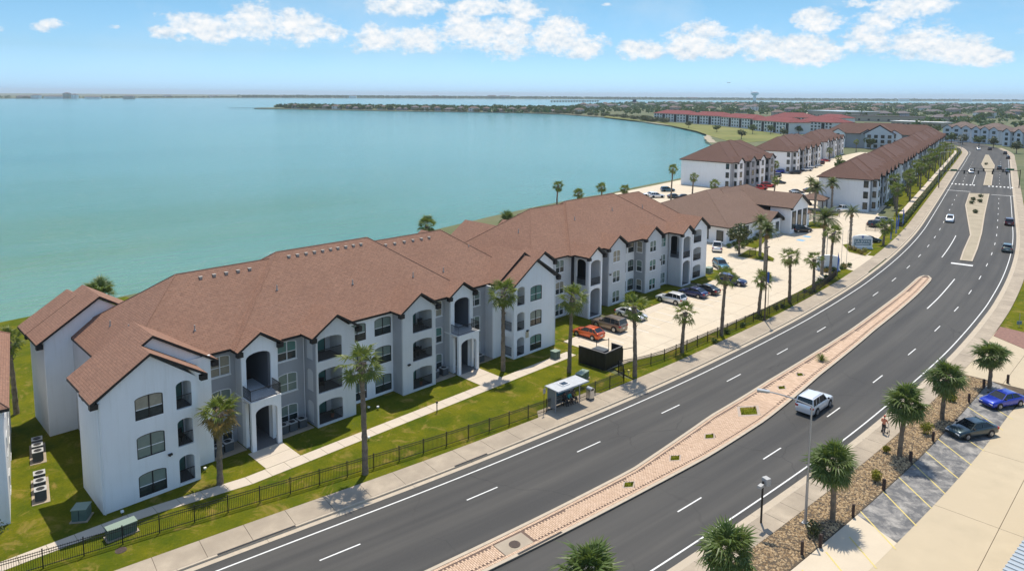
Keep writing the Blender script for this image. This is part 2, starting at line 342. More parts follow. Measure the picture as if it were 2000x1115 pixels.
# ------------------------------------------------------------------ mesh helpers
class MB:
    def __init__(s): s.V = []; s.F = []; s.M = []; s.U = None
    def face(s, pts, m=0):
        i = len(s.V); s.V += [tuple(p) for p in pts]; s.F.append(tuple(range(i, i + len(pts)))); s.M.append(m); return s
    def box(s, x0, x1, y0, y1, z0, z1, m=0, mt=None, skip=''):
        P = [(x0, y0, z0), (x1, y0, z0), (x1, y1, z0), (x0, y1, z0), (x0, y0, z1), (x1, y0, z1), (x1, y1, z1), (x0, y1, z1)]
        i = len(s.V); s.V += P
        for k, f in (('b', (3, 2, 1, 0)), ('t', (4, 5, 6, 7)), ('f', (0, 1, 5, 4)), ('r', (1, 2, 6, 5)), ('k', (2, 3, 7, 6)), ('l', (3, 0, 4, 7))):
            if k in skip: continue
            s.F.append(tuple(i + j for j in f)); s.M.append(mt if (k == 't' and mt is not None) else m)
        return s
    def prism(s, poly, z0, z1, m=0, mside=None, bottom=False):
        n = len(poly); a = sum(poly[i][0] * poly[(i + 1) % n][1] - poly[(i + 1) % n][0] * poly[i][1] for i in range(n))
        if a < 0: poly = poly[::-1]
        tri = tessellate_polygon([[Vector((p[0], p[1], 0)) for p in poly]])
        i = len(s.V); s.V += [(p[0], p[1], z1) for p in poly] + [(p[0], p[1], z0) for p in poly]
        for t in tri:
            t = list(t); A, B, C = (poly[k] for k in t)
            if (B[0] - A[0]) * (C[1] - A[1]) - (C[0] - A[0]) * (B[1] - A[1]) < 0: t.reverse()
            s.F.append(tuple(i + k for k in t)); s.M.append(m)
        for k in range(n):
            j = (k + 1) % n; s.F.append((i + n + k, i + n + j, i + j, i + k)); s.M.append(m if mside is None else mside)
        return s
    def tube(s, p0, p1, r0, r1=None, n=8, m=0, cap=True):
        r1 = r0 if r1 is None else r1
        p0 = Vector(p0); p1 = Vector(p1); d = (p1 - p0).normalized()
        a = d.orthogonal().normalized(); b = d.cross(a)
        i = len(s.V)
        for p, r in ((p0, r0), (p1, r1)):
            for k in range(n):
                t = 2 * math.pi * k / n; s.V.append(tuple(p + a * (r * math.cos(t)) + b * (r * math.sin(t))))
        for k in range(n):
            j = (k + 1) % n; s.F.append((i + k, i + j, i + n + j, i + n + k)); s.M.append(m)
        if cap:
            s.F.append(tuple(i + n + k for k in range(n))); s.M.append(m)
            s.F.append(tuple(i + n - 1 - k for k in range(n))); s.M.append(m)
        return s
    def path(s, pts, rad, n=6, m=0):
        for k in range(len(pts) - 1):
            r0 = rad[k] if isinstance(rad, (list, tuple)) else rad; r1 = rad[k + 1] if isinstance(rad, (list, tuple)) else rad
            s.tube(pts[k], pts[k + 1], r0, r1, n, m, True)
        return s
    def mesh(s, name, mats, smooth=False):
        me = bpy.data.meshes.new(name)
        me.from_pydata(s.V, [], s.F)
        for k in mats: me.materials.append(MATS[k] if isinstance(k, str) else k)
        nf = len(s.F)
        me.polygons.foreach_set('material_index', np.array(s.M, dtype=np.int32))
        if smooth: me.polygons.foreach_set('use_smooth', np.ones(nf, dtype=bool))
        uvl = me.uv_layers.new(name='UVMap')
        co = np.array(s.V, dtype=np.float64)
        if s.U is not None: uvs = np.array(s.U, dtype=np.float64)
        else:
            lens = np.array([len(f) for f in s.F]); flat = np.concatenate([np.array(f) for f in s.F])
            nr = np.zeros(nf * 3); me.polygons.foreach_get('normal', nr); nr = nr.reshape(-1, 3)
            al = np.stack([-nr[:, 1], nr[:, 0], np.zeros(nf)], 1); ln = np.linalg.norm(al, axis=1)
            flatm = ln < 1e-3; al[flatm] = (1, 0, 0); ln[flatm] = 1; al /= ln[:, None]
            upv = np.cross(nr, al); rep = np.repeat(np.arange(nf), lens); P = co[flat]
            uvs = np.stack([(P * al[rep]).sum(1), (P * upv[rep]).sum(1)], 1)
        uvl.data.foreach_set('uv', uvs.astype(np.float32).ravel())
        me.update(); return me
    def build(s, name, mats, parent=None, smooth=False, loc=None, rz=0):
        return inst(name, s.mesh(name, mats, smooth), parent, loc or (0, 0, 0), rz)
def inst(name, me, parent=None, loc=(0, 0, 0), rz=0.0, rot=None, scale=None):
    o = bpy.data.objects.new(name, me); COL.objects.link(o)
    o.location = loc; o.rotation_euler = rot if rot is not None else (0, 0, rz)
    if scale is not None: o.scale = scale if not isinstance(scale, (int, float)) else (scale,) * 3
    if parent: o.parent = parent
    return o
def tag(o, label, cat, group=None, kind=None):
    o['label'] = label
    if cat: o['category'] = cat
    if group: o['group'] = group
    if kind: o['kind'] = kind
    return o
def thing(name, label, cat, loc=(0, 0, 0), rz=0.0, group=None):
    o = inst(name, None, None, loc, rz); o.empty_display_size = .1
    return tag(o, label, cat, group)
def struct(o, label=None):
    o['kind'] = 'structure'
    if label: o['label'] = label
    return o
def ordn(k):
    W = 'first second third fourth fifth sixth seventh eighth ninth tenth eleventh twelfth thirteenth fourteenth fifteenth sixteenth seventeenth eighteenth nineteenth twentieth'.split()
    if k <= 20: return W[k - 1]
    T = {2: 'twenty', 3: 'thirty', 4: 'forty', 5: 'fifty', 6: 'sixty'}
    TT = {3: 'thirtieth', 4: 'fortieth', 5: 'fiftieth', 6: 'sixtieth'}
    return TT[k // 10] if k % 10 == 0 else T[k // 10] + '-' + W[k % 10 - 1]
def catmull(P, step=1.0):
    P = [Vector((p[0], p[1])) for p in P]; out = []
    Q = [P[0] * 2 - P[1]] + P + [P[-1] * 2 - P[-2]]
    for i in range(1, len(Q) - 2):
        a, b, c, d = Q[i - 1:i + 3]; n = max(2, int((c - b).length / step))
        for k in range(n):
            t = k / n
            out.append(.5 * ((2 * b) + (c - a) * t + (2 * a - 5 * b + 4 * c - d) * t * t + (3 * b - a - 3 * c + d) * t ** 3))
    out.append(P[-1]); return out

# ------------------------------------------------------------------ water and land
WZ = -1.6
MB().face([(-13000, -13000, WZ), (13000, -13000, WZ), (13000, 13000, WZ), (-13000, 13000, WZ)]).build('bay_water', ['water'])
struct(bpy.data.objects['bay_water'], 'wide turquoise bay with small ripples')
GZ = -.15
SHORE = [(-400, 40), (-160, 52), (-60, 57), (0, 61), (30, 64), (70, 68), (130, 80), (200, 86), (250, 95), (300, 112), (350, 138), (430, 190), (480, 222), (540, 255), (590, 300), (628, 334), (700, 420), (778, 505), (815, 560), (846, 620), (880, 690), (906, 752), (890, 860), (850, 950), (799, 1024), (740, 1180), (690, 1300)]
TIP = [(664, 1360), (690, 1420), (800, 1460)]
def smooth_shore(P, step, amp, seed):
    r = np.random.default_rng(seed); Q = catmull(P, step); out = []
    for k, p in enumerate(Q):
        a = amp * (.4 + min(1, (p - Vector((-14.074, -57.558))).length / 700))
        out.append((p.x + r.normal(0, a), p.y + r.normal(0, a)))
    return out
MAIN = smooth_shore(SHORE + TIP, 14, .9, 3) + [(1052, 1353), (1426, 1161), (1935, 1173), (2536, 1206), (3313, 850), (4441, 139), (5285, -1137), (2168, -2823), (-791, 157)]
g = MB().prism(MAIN, WZ - 1.0, GZ, 0, 1).build('ground', ['terrain', 'sand']); struct(g, 'flat green land along the bay')
FAR = [(-3173, 6671), (-846, 4754), (600, 3794), (1415, 4180), (2130, 4524), (3042, 4245), (3853, 3783), (4734, 2966), (5792, 2044), (8121, 975), (12004, -807), (14842, 2012), (2159, 14784), (-3517, 9147)]
g = MB().prism(FAR, WZ - 1.0, -.4, 0, 1).build('far_shore', ['terrain', 'sand']); struct(g, 'low wooded land on the horizon across the bay')
# riprap beach strip along the near bay edge
SB = smooth_shore(SHORE[11:-2], 10, .5, 5)
def offs(P, d):
    out = []
    for i, p in enumerate(P):
        a = Vector(P[max(0, i - 1)]); b = Vector(P[min(len(P) - 1, i + 1)]); t = (b - a).normalized()
        out.append((p[0] - t.y * d, p[1] + t.x * d))
    return out
def ribbon(P, Q, z, name, mats, parent=None, m=0):
    mb = MB(); mb.U = []; s = 0
    for i in range(min(len(P), len(Q)) - 1):
        a, b, c, d = P[i], P[i + 1], Q[i + 1], Q[i]
        ds = math.dist(a, b); w_ = math.dist(a, d)
        mb.face([(a[0], a[1], z), (b[0], b[1], z), (c[0], c[1], z), (d[0], d[1], z)], m)
        mb.U += [(s, 0), (s + ds, 0), (s + ds, w_), (s, w_)]; s += ds
    return mb.build(name, mats, parent)
struct(ribbon(offs(SB, -4.5), offs(SB, 1.0), GZ + .06, 'shore_path', ['sand']), 'pale sandy strip along the curve of the bay')

# ------------------------------------------------------------------ the road: everything is an offset from the western edge line
REFP = [(-60, -3.2), (-30, -7.7), (3.3, -12.1), (20, -14.4), (32, -15.7), (47, -16.95), (61, -17.65), (82, -17.95), (95, -17.7), (107, -17.2), (116.5, -16.6), (134.3, -15.0), (155.2, -12.5), (176.7, -9.3), (202.8, -4.75), (274, 8), (330.5, 18.2), (420, 34.2), (480, 46), (540, 66), (600, 98), (650, 135), (690, 175)]
REF = catmull(REFP, 2.0)
RS = [0.0]
for a, b in zip(REF, REF[1:]): RS.append(RS[-1] + (b - a).length)
RS = np.array(RS); RX = np.array([p.x for p in REF]); RY = np.array([p.y for p in REF])
def s_at(u): return float(np.interp(u, RX, RS))
def rp(s, d):
    x = float(np.interp(s, RS, RX)); y = float(np.interp(s, RS, RY))
    x2 = float(np.interp(s + .6, RS, RX)) - float(np.interp(s - .6, RS, RX)); y2 = float(np.interp(s + .6, RS, RY)) - float(np.interp(s - .6, RS, RY))
    l = math.hypot(x2, y2); return (x - y2 / l * d, y + x2 / l * d)
def rdir(s):
    a = rp(s - 1, 0); b = rp(s + 1, 0); return math.atan2(b[1] - a[1], b[0] - a[0])
def line(d, s0, s1, step=2.0):
    n = max(1, int(round((s1 - s0) / step)))
    return [rp(s0 + (s1 - s0) * k / n, d(s0 + (s1 - s0) * k / n) if callable(d) else d) for k in range(n + 1)]
S0, S1 = s_at(-58), s_at(680)
RZ = GZ + .012
road = ribbon(line(-19.0, S0, S1), line(1.0, S0, S1), RZ, 'road', ['asphalt']); struct(road, 'grey asphalt boulevard curving away to the horizon')
def slabrun(name, label, d0, d1, s0, s1, length, z1, matn, gap=.025, piece='slab', parent=None, far=None, jit=.0):
    """a run of cast slabs: each its own piece, joints left open over a dark bed"""
    root = ribbon(line(min(d0, d1), s0, s1), line(max(d0, d1), s0, s1), z1 - .03, name, ['soil']); struct(root, label)
    s = s0; lim = s1 if far is None else far
    while s < lim - .1:
        e = min(s + length, lim)
        P = line(min(d0, d1), s + gap / 2, e - gap / 2, 3) + line(max(d0, d1), s + gap / 2, e - gap / 2, 3)[::-1]
        MB().prism(P, GZ - .05, z1 + random.uniform(0, jit), 0).build(piece, [matn], root); s = e
    if far is not None and far < s1:
        ribbon(line(min(d0, d1), far, s1), line(max(d0, d1), far, s1), z1 - .004, 'far_' + piece, [matn], root)
    return root
ENT0, ENT1 = s_at(123.0), s_at(136.5)        # driveway mouth
slabrun('gutter', 'concrete gutter along the apartments', .95, 1.42, S0, s_at(520), 6.0, RZ + .006, 'kerb', .02, 'gutter_section', far=s_at(150))
for nm, a, b in (('kerb', S0, ENT0 - .5), ('kerb', ENT1 + .5, s_at(520))):
    slabrun(nm, 'concrete kerb beside the apartment pavement', 1.424, 1.62, a, b, 6.0, .006, 'kerb', .02, 'kerb_stone', far=min(b, s_at(150)) if a < ENT0 else None)
slabrun('pavement', 'concrete pavement in front of the apartments', 1.63, 3.95, S0, s_at(520), 3.1, .012, 'walk', .03, 'paving_slab', far=s_at(215), jit=.004)
slabrun('gutter', 'concrete gutter on the far side of the road', -18.95, -18.45, S0, s_at(520), 6.0, RZ + .007, 'kerb', .02, 'gutter_section', far=s_at(140))
slabrun('kerb', 'concrete kerb beside the pavement under the sabal palms', -19.15, -18.955, S0, s_at(520), 6.0, .006, 'kerb', .02, 'kerb_stone', far=s_at(140))
slabrun('pavement', 'concrete pavement past the stone bed', -20.9, -19.16, S0, s_at(520), 2.2, .012, 'walk', .03, 'paving_slab', far=s_at(140), jit=.004)
for k, (u0, u1, d_) in enumerate(((23.5, 27.0, 1.52), (4.0, 9.5, 1.52), (20.5, 24.5, -11.02), (45, 47, -18.98))):
    o = ribbon(line(d_ - .10, s_at(u0), s_at(u1), .5), line(d_ + .10, s_at(u0), s_at(u1), .5), .022, 'storm_drain', ['dark']); tag(o, ('dark storm drain slot in the kerb before the middle of the first building', 'dark storm drain slot in the kerb near the bottom left', 'dark storm drain slot in the median kerb beside the manhole', 'dark storm drain slot in the outer kerb')[k], 'drain', 'storm drain slots')
# painted lines
def stripe(d, s0, s1, wd=.13, name='edge_line'):
    return ribbon(line(d - wd / 2, s0, s1), line(d + wd / 2, s0, s1), RZ + .006, name, ['paint'], road)
stripe(0, S0, s_at(480)); stripe(-17.8, S0, s_at(262)); stripe(-17.9, s_at(283), s_at(480))
p0 = s_at(21.56)
for k in range(-7, 32):
    s = p0 + 12.19 * k
    if S0 < s < s_at(262) or s_at(285) < s < s_at(470): stripe(-3.13, s, s + 3.05, .12, 'lane_dash')
    s = s_at(33.17) - 3.05 + 12.19 * k + 3.05
    if S0 < s < s_at(258) or s_at(288) < s < s_at(470): stripe(-14.65, s, s + 3.05, .12, 'lane_dash')
stripe(-11.3, s_at(105), s_at(128), .16, 'turn_line'); stripe(-6.9, s_at(146), s_at(174), .16, 'turn_line')
stripe(-6.3, s_at(288), s_at(330), .16, 'turn_line')
def rect(s0, s1, d0, d1, name, z=RZ + .007): return ribbon(line(d0, s0, s1, 1), line(d1, s0, s1, 1), z, name, ['paint'], road)
rect(s_at(141.0), s_at(142.2), -12.6, -9.0, 'stop_bar')
rect(s_at(266.5), s_at(267.2), -6.5, .4, 'stop_bar'); rect(s_at(262), s_at(262.6), -19, -12.5, 'stop_bar')
for k in range(17):
    d = .2 - k * 1.15
    if not (-10.4 < d < -7.0): rect(s_at(287), s_at(290.5), d - .5, d, 'crosswalk_bar')
# manhole covers
for nm, s, d, r, zz in (('manhole_cover', s_at(21.0), -10.0, .42, .03), ('manhole_cover', s_at(-1.2), 6.1, .38, .02)):
    x, y = rp(s, d); mb = MB(); mb.prism([(math.cos(t * .3491) * r, math.sin(t * .3491) * r) for t in range(18)], -.1, 0, 0)
    for t in range(-3, 4): mb.box(-r * .7, r * .7, t * .1 - .02, t * .1 + .02, 0, .012, 0)
    o = mb.build(nm, [pm('castiron', (.10, .065, .05), .7, (.06, .045, .04), 8)], None, loc=(x, y, zz)); tag(o, 'rusty round manhole cover set in the brick median' if d < 0 else 'round manhole cover in the lawn by the fence', 'manhole')
# medians
def med_w(s):
    u = float(np.interp(s, RS, RX)); return float(np.interp(u, [0, 20, 35, 49, 61, 100, 124, 127], [-8.7, -8.5, -8.35, -6.75, -6.3, -6.0, -6.1, -6.5]))
def med_e(s):
    u = float(np.interp(s, RS, RX)); return float(np.interp(u, [0, 20, 42, 52, 67, 88, 124, 127], [-10.9, -11.15, -11.4, -11.05, -9.75, -8.65, -8.35, -7.9]))
def median(name, label, west, east, pave, kw=.28):
    """ring of kerb stones round a paved middle"""
    root = MB().prism(west + east[::-1], GZ - .05, -.035, 0).build(name, ['paverbed' if pave else 'sand']); struct(root, label)
    P = west + east[::-1]; n = len(P); I = offs(P, -kw) if False else None
    loop = [Vector(p) for p in P]; inner = []
    for i in range(n):
        a, b, c = loop[i - 1], loop[i], loop[(i + 1) % n]
        t1 = (b - a).normalized(); t2 = (c - b).normalized(); nn = Vector((t1.y + t2.y, -(t1.x + t2.x)));
        nn = nn.normalized() * (kw / max(.5, math.sqrt(max(.1, (1 + t1.dot(t2)) / 2)))) if nn.length > 1e-6 else Vector((0, 0)); inner.append(b + nn)
    k = 0
    while k < n:
        step = 3; idx = [(k + j) % n for j in range(min(step, n - k) + 1)]
        MB().prism([tuple(loop[i]) for i in idx] + [tuple(inner[i]) for i in idx][::-1], GZ - .05, .02, 0).build('kerb_stone', ['kerb'], root); k += step
    return root, [tuple(p) for p in inner]
sA, sB = s_at(-20), s_at(125.2)
W_ = line(med_w, sA, sB, 2.0); E_ = line(med_e, sA, sB, 2.0)
medn, _ = median('brick_median', 'long brick paved traffic median with planting diamonds', W_ + [rp(s_at(126.6), -6.6), rp(s_at(127), -7.4)], E_, True)
# pavers laid in herringbone-like courses, real bricks with open joints (nearer half), plain bed beyond
DIA = [(s_at(u), v_) for u, v_ in ((33.0, 0), (39.4, 0), (45.1, 0), (52.7, 0), (60.6, 0), (65.6, 0))]
DIA = [(s, (med_w(s) + med_e(s)) / 2) for s, _ in DIA]
DIAR = [.42, .45, .45, 1.0, .42, .4]
def pavers(s0, s1, bw, bl, name, mark):
    V = []; F = []; U = []; cnt = 0
    s = s0; row = 0
    while s < s1:
        dw = med_w(s) - .30; de = med_e(s) + .30
        border = [(dw - .24, dw), (de, de + .24)]
        d = de + .27; o_ = (row % 2) * bl / 2
        cells = [(d + o_ + k * bl, d + o_ + (k + 1) * bl) for k in range(int((dw - .27 - d - o_) / bl))] + border
        for a, b in cells:
            c0 = (a + b) / 2
            if any(abs(s - ds) / r_ + abs(c0 - dd) / r_ < 1.32 for (ds, dd), r_ in zip(DIA, DIAR)): continue
            if abs(s - s_at(21.0)) < 1.3 and abs(c0 + 9.9) < .75: continue
            g_ = .012; i = len(V); zt = .004 + random.uniform(-.006, .006)
            q = [rp(s + g_, a + g_), rp(s + bw - g_, a + g_), rp(s + bw - g_, b - g_), rp(s + g_, b - g_)]
            V += [(p[0], p[1], zt) for p in q] + [(p[0], p[1], -.04) for p in q]
            for f in ((0, 1, 2, 3), (0, 4, 5, 1), (1, 5, 6, 2), (2, 6, 7, 3), (3, 7, 4, 0)):
                F.append(tuple(i + j for j in f)); U += [(cnt * 1.0 + .5, .5)] * 4
            cnt += 1
        s += bw; row += 1
    mb = MB(); mb.V = V; mb.F = F; mb.M = [0] * len(F); mb.U = U
    o = mb.build(name, ['paver'], medn); o['kind'] = 'stuff'; return o
pavers(s_at(8), s_at(56), .15, .30, 'paving_bricks', 0)
pavers(s_at(56), s_at(125), .28, .5, 'paving_bricks', 1)
x, y = rp(s_at(21.0), -9.9); a = rdir(s_at(21.0))
MB().box(-1.25, 1.25, -.72, .72, -.1, .002, 0).build('inlet_slab', ['walk'], medn, loc=(x, y, 0), rz=a)
for k, ((s, d), r_) in enumerate(zip(DIA, DIAR)):
    x, y = rp(s, d); a = rdir(s); o = thing('planting_diamond', '%s grass diamond along the brick median, counted from the manhole cover' % ordn(k + 1), 'planting bed', (x, y, 0), a, 'grass diamonds in the median')
    for i_ in range(4):
        t0, t1 = i_ * math.pi / 2, (i_ + 1) * math.pi / 2; R1, R0 = r_ * 1.32, r_ * 1.0
        MB().prism([(math.cos(t0) * R1 * 1.5, math.sin(t0) * R1), (math.cos(t1) * R1 * 1.5, math.sin(t1) * R1), (math.cos(t1) * R0 * 1.5, math.sin(t1) * R0), (math.cos(t0) * R0 * 1.5, math.sin(t0) * R0)], -.1, .012, 0).build('border', ['greypaver'], o)
    q = MB(); q.prism([(math.cos(t) * r_ * 1.42, math.sin(t) * r_ * .95) for t in (0, math.pi / 2, math.pi, 1.5 * math.pi)], -.1, .02, 0)
    for j in range(int(160 * r_)):
        t = random.uniform(-1, 1); w_ = (1 - abs(t)); px = t * r_ * 1.35; py = random.uniform(-w_, w_) * r_ * .9; h = random.uniform(.04, .14); b_ = random.uniform(0, 6.3)
        q.face([(px - .03 * math.cos(b_), py - .03 * math.sin(b_), .02), (px + .03 * math.cos(b_), py + .03 * math.sin(b_), .02), (px + random.uniform(-.06, .06), py + random.uniform(-.06, .06), .02 + h)], 0)
    q.build('turf', ['grass'], o)
E1 = [(1874.4,508)]
median('concrete_median', 'tapered tan median with low shrubs before the cross street', [(156.61, -22.05), (177.60, -18.85), (209.76, -11.20), (230.45, -6.31), (262.66, -0.47)], [(145.98, -23.84), (146.62, -25.88), (161.80, -23.68), (182.14, -20.34), (213.52, -14.70), (265.29, -5.74)], False)
median('concrete_median', 'tan median nose beyond the crosswalk', [(291.61, 1.28), (343.45, 10.59), (388.83, 21.54), (458.35, 33.45)], [(292.50, -1.13), (338.06, 7.01), (386.26, 15.49), (456.34, 31.58)], False)

# ------------------------------------------------------------------ lawns, paths, lots
def lawn(poly, label, z=0.0, name='lawn', mt='grass'):
    o = MB().prism(poly, GZ - .05, z, 0, 1).build(name, [mt, 'soil']); return struct(o, label)
LZ = .004
lawn(line(3.98, S0, s_at(50.0)) + [(50.2, -9.5), (50.2, -6.5), (53.9, -6.5), (53.9, -1.2), (54.6, 8), (30, 30), (20, 62), (-40, 56), (-58, 55), (-58, 3)], 'green lawn in front of the near apartment building')
slab_poly = []
lawn(line(3.98, s_at(50.3), ENT0 - 1.0) + [(122, -9.0), (118.5, -9.3), (114, -10.6), (100, -11.2), (75, -11.6), (60, -11.2), (54.5, -9.8), (51.5, -9.4)], 'narrow grass verge along the parking lot fence')
lawn(line(3.98, ENT1 + 1.2, s_at(505)) + line(14.0, s_at(214), s_at(505))[::-1] + line(lambda s: float(np.interp(s, [ENT1, s_at(180), s_at(200)], [6.3, 7.5, 9])), ENT1 + 1.2, s_at(214))[::-1], 'strip of lawn along the hedge and the palm row')
LOT = [(50.6, -9.3), (54.5, -9.6), (60, -11.0), (75, -11.4), (100, -11.0), (114, -10.4), (118.5, -9.1), (121, -12.5), rp(ENT0, 1.64), rp(ENT1, 1.64), (139, -9), (160, -6), (180, -1), (192, 6), (330, 32), (420, 58), (420, 88), (330, 82), (240, 88), (206, 84), (150, 78), (110, 60), (98, 30), (99, 9), (90.0, 1.2), (70, .6), (54.0, -.9), (54.0, -6.4), (50.3, -6.4)]
lot = struct(MB().prism(LOT, GZ - .05, -.045, 0).build('parking_lot', ['soil']), 'pale concrete car park and drive between the apartment buildings')
def inside(p, poly):
    c = False; j = len(poly) - 1
    for i in range(len(poly)):
        if (poly[i][1] > p[1]) != (poly[j][1] > p[1]) and p[0] < (poly[j][0] - poly[i][0]) * (p[1] - poly[i][1]) / (poly[j][1] - poly[i][1]) + poly[i][0]: c = not c
        j = i
    return c
def clip(poly, axis, val, keep_less):
    out = []
    for i in range(len(poly)):
        a, b = poly[i - 1], poly[i]; ia = (a[axis] <= val) == keep_less or a[axis] == val; ib = (b[axis] <= val) == keep_less or b[axis] == val
        if ia != ib:
            t = (val - a[axis]) / (b[axis] - a[axis]); out.append((a[0] + (b[0] - a[0]) * t, a[1] + (b[1] - a[1]) * t))
        if ib: out.append(b)
    return out
def grid_slabs(poly, us, vs, z, matn, parent, name='slab', gap=.03):
    for a, b in zip(us, us[1:]):
        for c, d in zip(vs, vs[1:]):
            q = clip(clip(clip(clip(poly, 0, a + gap / 2, False), 0, b - gap / 2, True), 1, c + gap / 2, False), 1, d - gap / 2, True)
            if len(q) >= 3 and abs(sum(q[i - 1][0] * q[i][1] - q[i][0] * q[i - 1][1] for i in range(len(q)))) > .4:
                MB().prism(q, GZ - .04, z + random.uniform(0, .004), 0).build(name, [matn], parent)
grid_slabs(LOT, [50 + 5.2 * k for k in range(20)] + [160, 175, 195, 220, 260, 300, 340, 425], [-17.5, -13.2, -9.0, -4.4, .2, 4.8, 9.4, 20, 35, 50, 65, 90], -.02, 'lot', lot)
for (a, b) in ((56.0, 63.5), (67.5, 89.0)):
    pass
lawn([(52.6, 8.2), (54.2, 4.0), (54.2, .6), (62.0, .9), (63.8, 1.0), (63.8, 8)], 'shaded grass before the first stair of the second building', .006)
lawn([(67.2, 9), (67.2, 1.0), (74, 1.3), (88.2, 1.7), (88.2, 9)], 'grass bed under the windows of the second building', .006)
lawn([(92.5, 8.5), (92.5, 2.2), (97.5, 2.6), (103.5, 4.8), (103.5, 11), (99.2, 12)], 'corner lawn with a transformer by the second building', .006)
pth = struct(MB().prism([(54.2, -1.2), (92.4, .2), (105, 3.0), (105, 4.4), (92.4, 1.8), (67.1, .96), (54.2, .55)], GZ, -.002, 0).build('path', ['path']), 'concrete path between the parked cars and the second building')
# inner walk of the first building: slabs
wk = struct(MB().prism([(-32, -2.2), (0, -2.3), (51.6, -3.75), (51.6, -2.05), (0, -1.1), (-32, -.9)], GZ, -.002, 0).build('garden_path', ['soil']), 'pale concrete garden path past the first building')
def wkl(u): return float(np.interp(u, [-32, 2, 10, 51.6], [-1.9, -2.4, -3.75, -3.75])), float(np.interp(u, [-32, 2, 10, 51.6], [-.7, -1.2, -2.35, -2.2]))
u = -32.0
while u < 51.4:
    e = min(u + 1.75, 51.6); a0, a1 = wkl(u + .015); b0, b1 = wkl(e - .015)
    MB().prism([(u + .015, a0), (e - .015, b0), (e - .015, b1), (u + .015, a1)], GZ, .02 + random.uniform(0, .004), 0).build('paving_slab', ['path'], wk); u = e
for a, b, c in ((11.9, 15.1, 1.2), (36.9, 40.1, 1.5)):
    for k in range(2):
        y0 = -2.3 + k * (c + 2.3) / 2; MB().box(a, b, y0 + .015, y0 + (c + 2.3) / 2 - .015, GZ, .024, 0).build('paving_slab', ['path'], wk)
# strips of slab under the air conditioners
for a, b, y0, y1 in ((9.35, 12.2, 2.0, 4.15), (15.5, 18.7, 1.6, 3.7), (33.7, 36.8, 1.75, 3.9), (40.5, 43.4, 2.4, 3.9)):
    MB().box(a, b, y0, y1, GZ, .03, 0).build('equipment_pad', ['walk'], wk)
# shelter pad
pad = [rp(s_at(35.3), 3.9), rp(s_at(44.6), 3.9), rp(s_at(43.4), 5.1), rp(s_at(36.2), 5.1)]
MB().prism(pad, GZ, .016, 0).build('pavement_pad', ['walk']); struct(bpy.data.objects['pavement_pad'], 'concrete pad under the bus shelter')

# islands and far lawns
for P_, lb in (([(116.67, 8.35), (124.16, 9.68), (124.48, 7.36), (120.34, 2.39), (117.65, 1.36), (117.21, 3.56)], 'kerbed grass island with two palms by the clubhouse gate'),
               ([(104.45, -1.67), (108.22, -1.22), (107.09, -3.20), (104.60, -4.26), (101.89, -4.04)], 'small grass island around a date palm'),
               ([(163.32, 14.30), (168.78, 14.18), (166.91, 9.96), (160.92, 8.04), (157.74, 10.12)], 'grass island beside the entrance gate'),
               ([(144.07, -2.17), (146.35, -2.86), (140.97, -5.59), (140.88, -8.87), (136.06, -9.47), (137.59, -5.75)], 'planted island under the entrance sign'),
               ([(133.02, 20.55), (133.81, 13.51), (146.76, 16.00), (152.41, 16.04), (151.38, 14.30), (141.23, 12.80), (126.38, 8.95), (127.40, 15.08)], 'planting bed in front of the clubhouse'),
               ([(189.04, 26.16), (186.68, 19.65), (187.33, 14.30), (181.67, 12.77), (180.31, 18.53), (183.74, 24.81)], 'grass by the mail pavilion')):
    o = lawn(P_, lb, .05, 'lawn'); cx = sum(p[0] for p in P_) / len(P_); cy = sum(p[1] for p in P_) / len(P_)
    big = [(cx + (p[0] - cx) * 1.06, cy + (p[1] - cy) * 1.06) for p in P_]
    MB().prism(big, GZ, .03, 0).build('kerb_ring', ['kerb'], o)
struct(ribbon(line(6.6, s_at(200), s_at(480)), line(8.0, s_at(200), s_at(480)), .012, 'hedge_path', ['path']), 'pale path behind the clipped hedge')
# right hand side: stone bed, stalls, drive
sM0, sM1 = s_at(8), s_at(79.5)
bed = ribbon(line(-23.85, sM0, sM1), line(-20.9, sM0, sM1), .0, 'stone_bed', ['soil']); struct(bed, 'bed of tan stones and bark under the sabal palms')
SV = []; SF = []; SU = []
NST = 15000
base = [(1, 0, 0), (.3, .95, 0), (-.8, .6, 0), (-.8, -.6, 0), (.3, -.95, 0), (0, 0, .8)]
for k in range(NST):
    s = random.uniform(sM0 + 1, sM1 - .3); f_ = float(np.interp(s, [s_at(70), sM1], [1, .55])); d = random.uniform(-23.75, -23.75 + 2.8 * 1.0); x, y = rp(s, d); r_ = random.uniform(.05, .13); t = random.uniform(0, 6.28); i = len(SV); fl = random.uniform(.3, .9)
    for bx_, by_, bz_ in base: SV.append((x + (bx_ * math.cos(t) - by_ * math.sin(t) * fl) * r_, y + (bx_ * math.sin(t) + by_ * math.cos(t) * fl) * r_, bz_ * r_ * .8 + .005))
    for j in range(5): SF.append((i + j, i + (j + 1) % 5, i + 5)); SU += [(k + .5, .5)] * 3
mb = MB(); mb.V = SV; mb.F = SF; mb.M = [0] * len(SF); mb.U = SU
o = mb.build('stones', ['stones'], bed); o['kind'] = 'stuff'
DRV = [rp(s_at(-5), -27.3), rp(s_at(79.5), -27.9), rp(s_at(79.52), -20.95), rp(s_at(100), -20.95), rp(s_at(99), -27), (118, -62), (10, -70), (-10, -52)]
dr = struct(MB().prism(DRV, GZ, -.05, 0).build('driveway', ['soil']), 'tan concrete driveway along the shop')
grid_slabs(DRV, [-12, 20, 34, 47, 60, 75, 90, 120], [-72, -62, -54, -48.6, -43, -37, -30], -.02, 'drive', dr, 'slab', .04)
st = struct(ribbon(line(-27.25, s_at(-5), sM1), line(-23.87, s_at(-5), sM1), -.06, 'parking_stalls', ['soil']), 'angled stalls beside the stone bed')
sx = s_at(41.8)
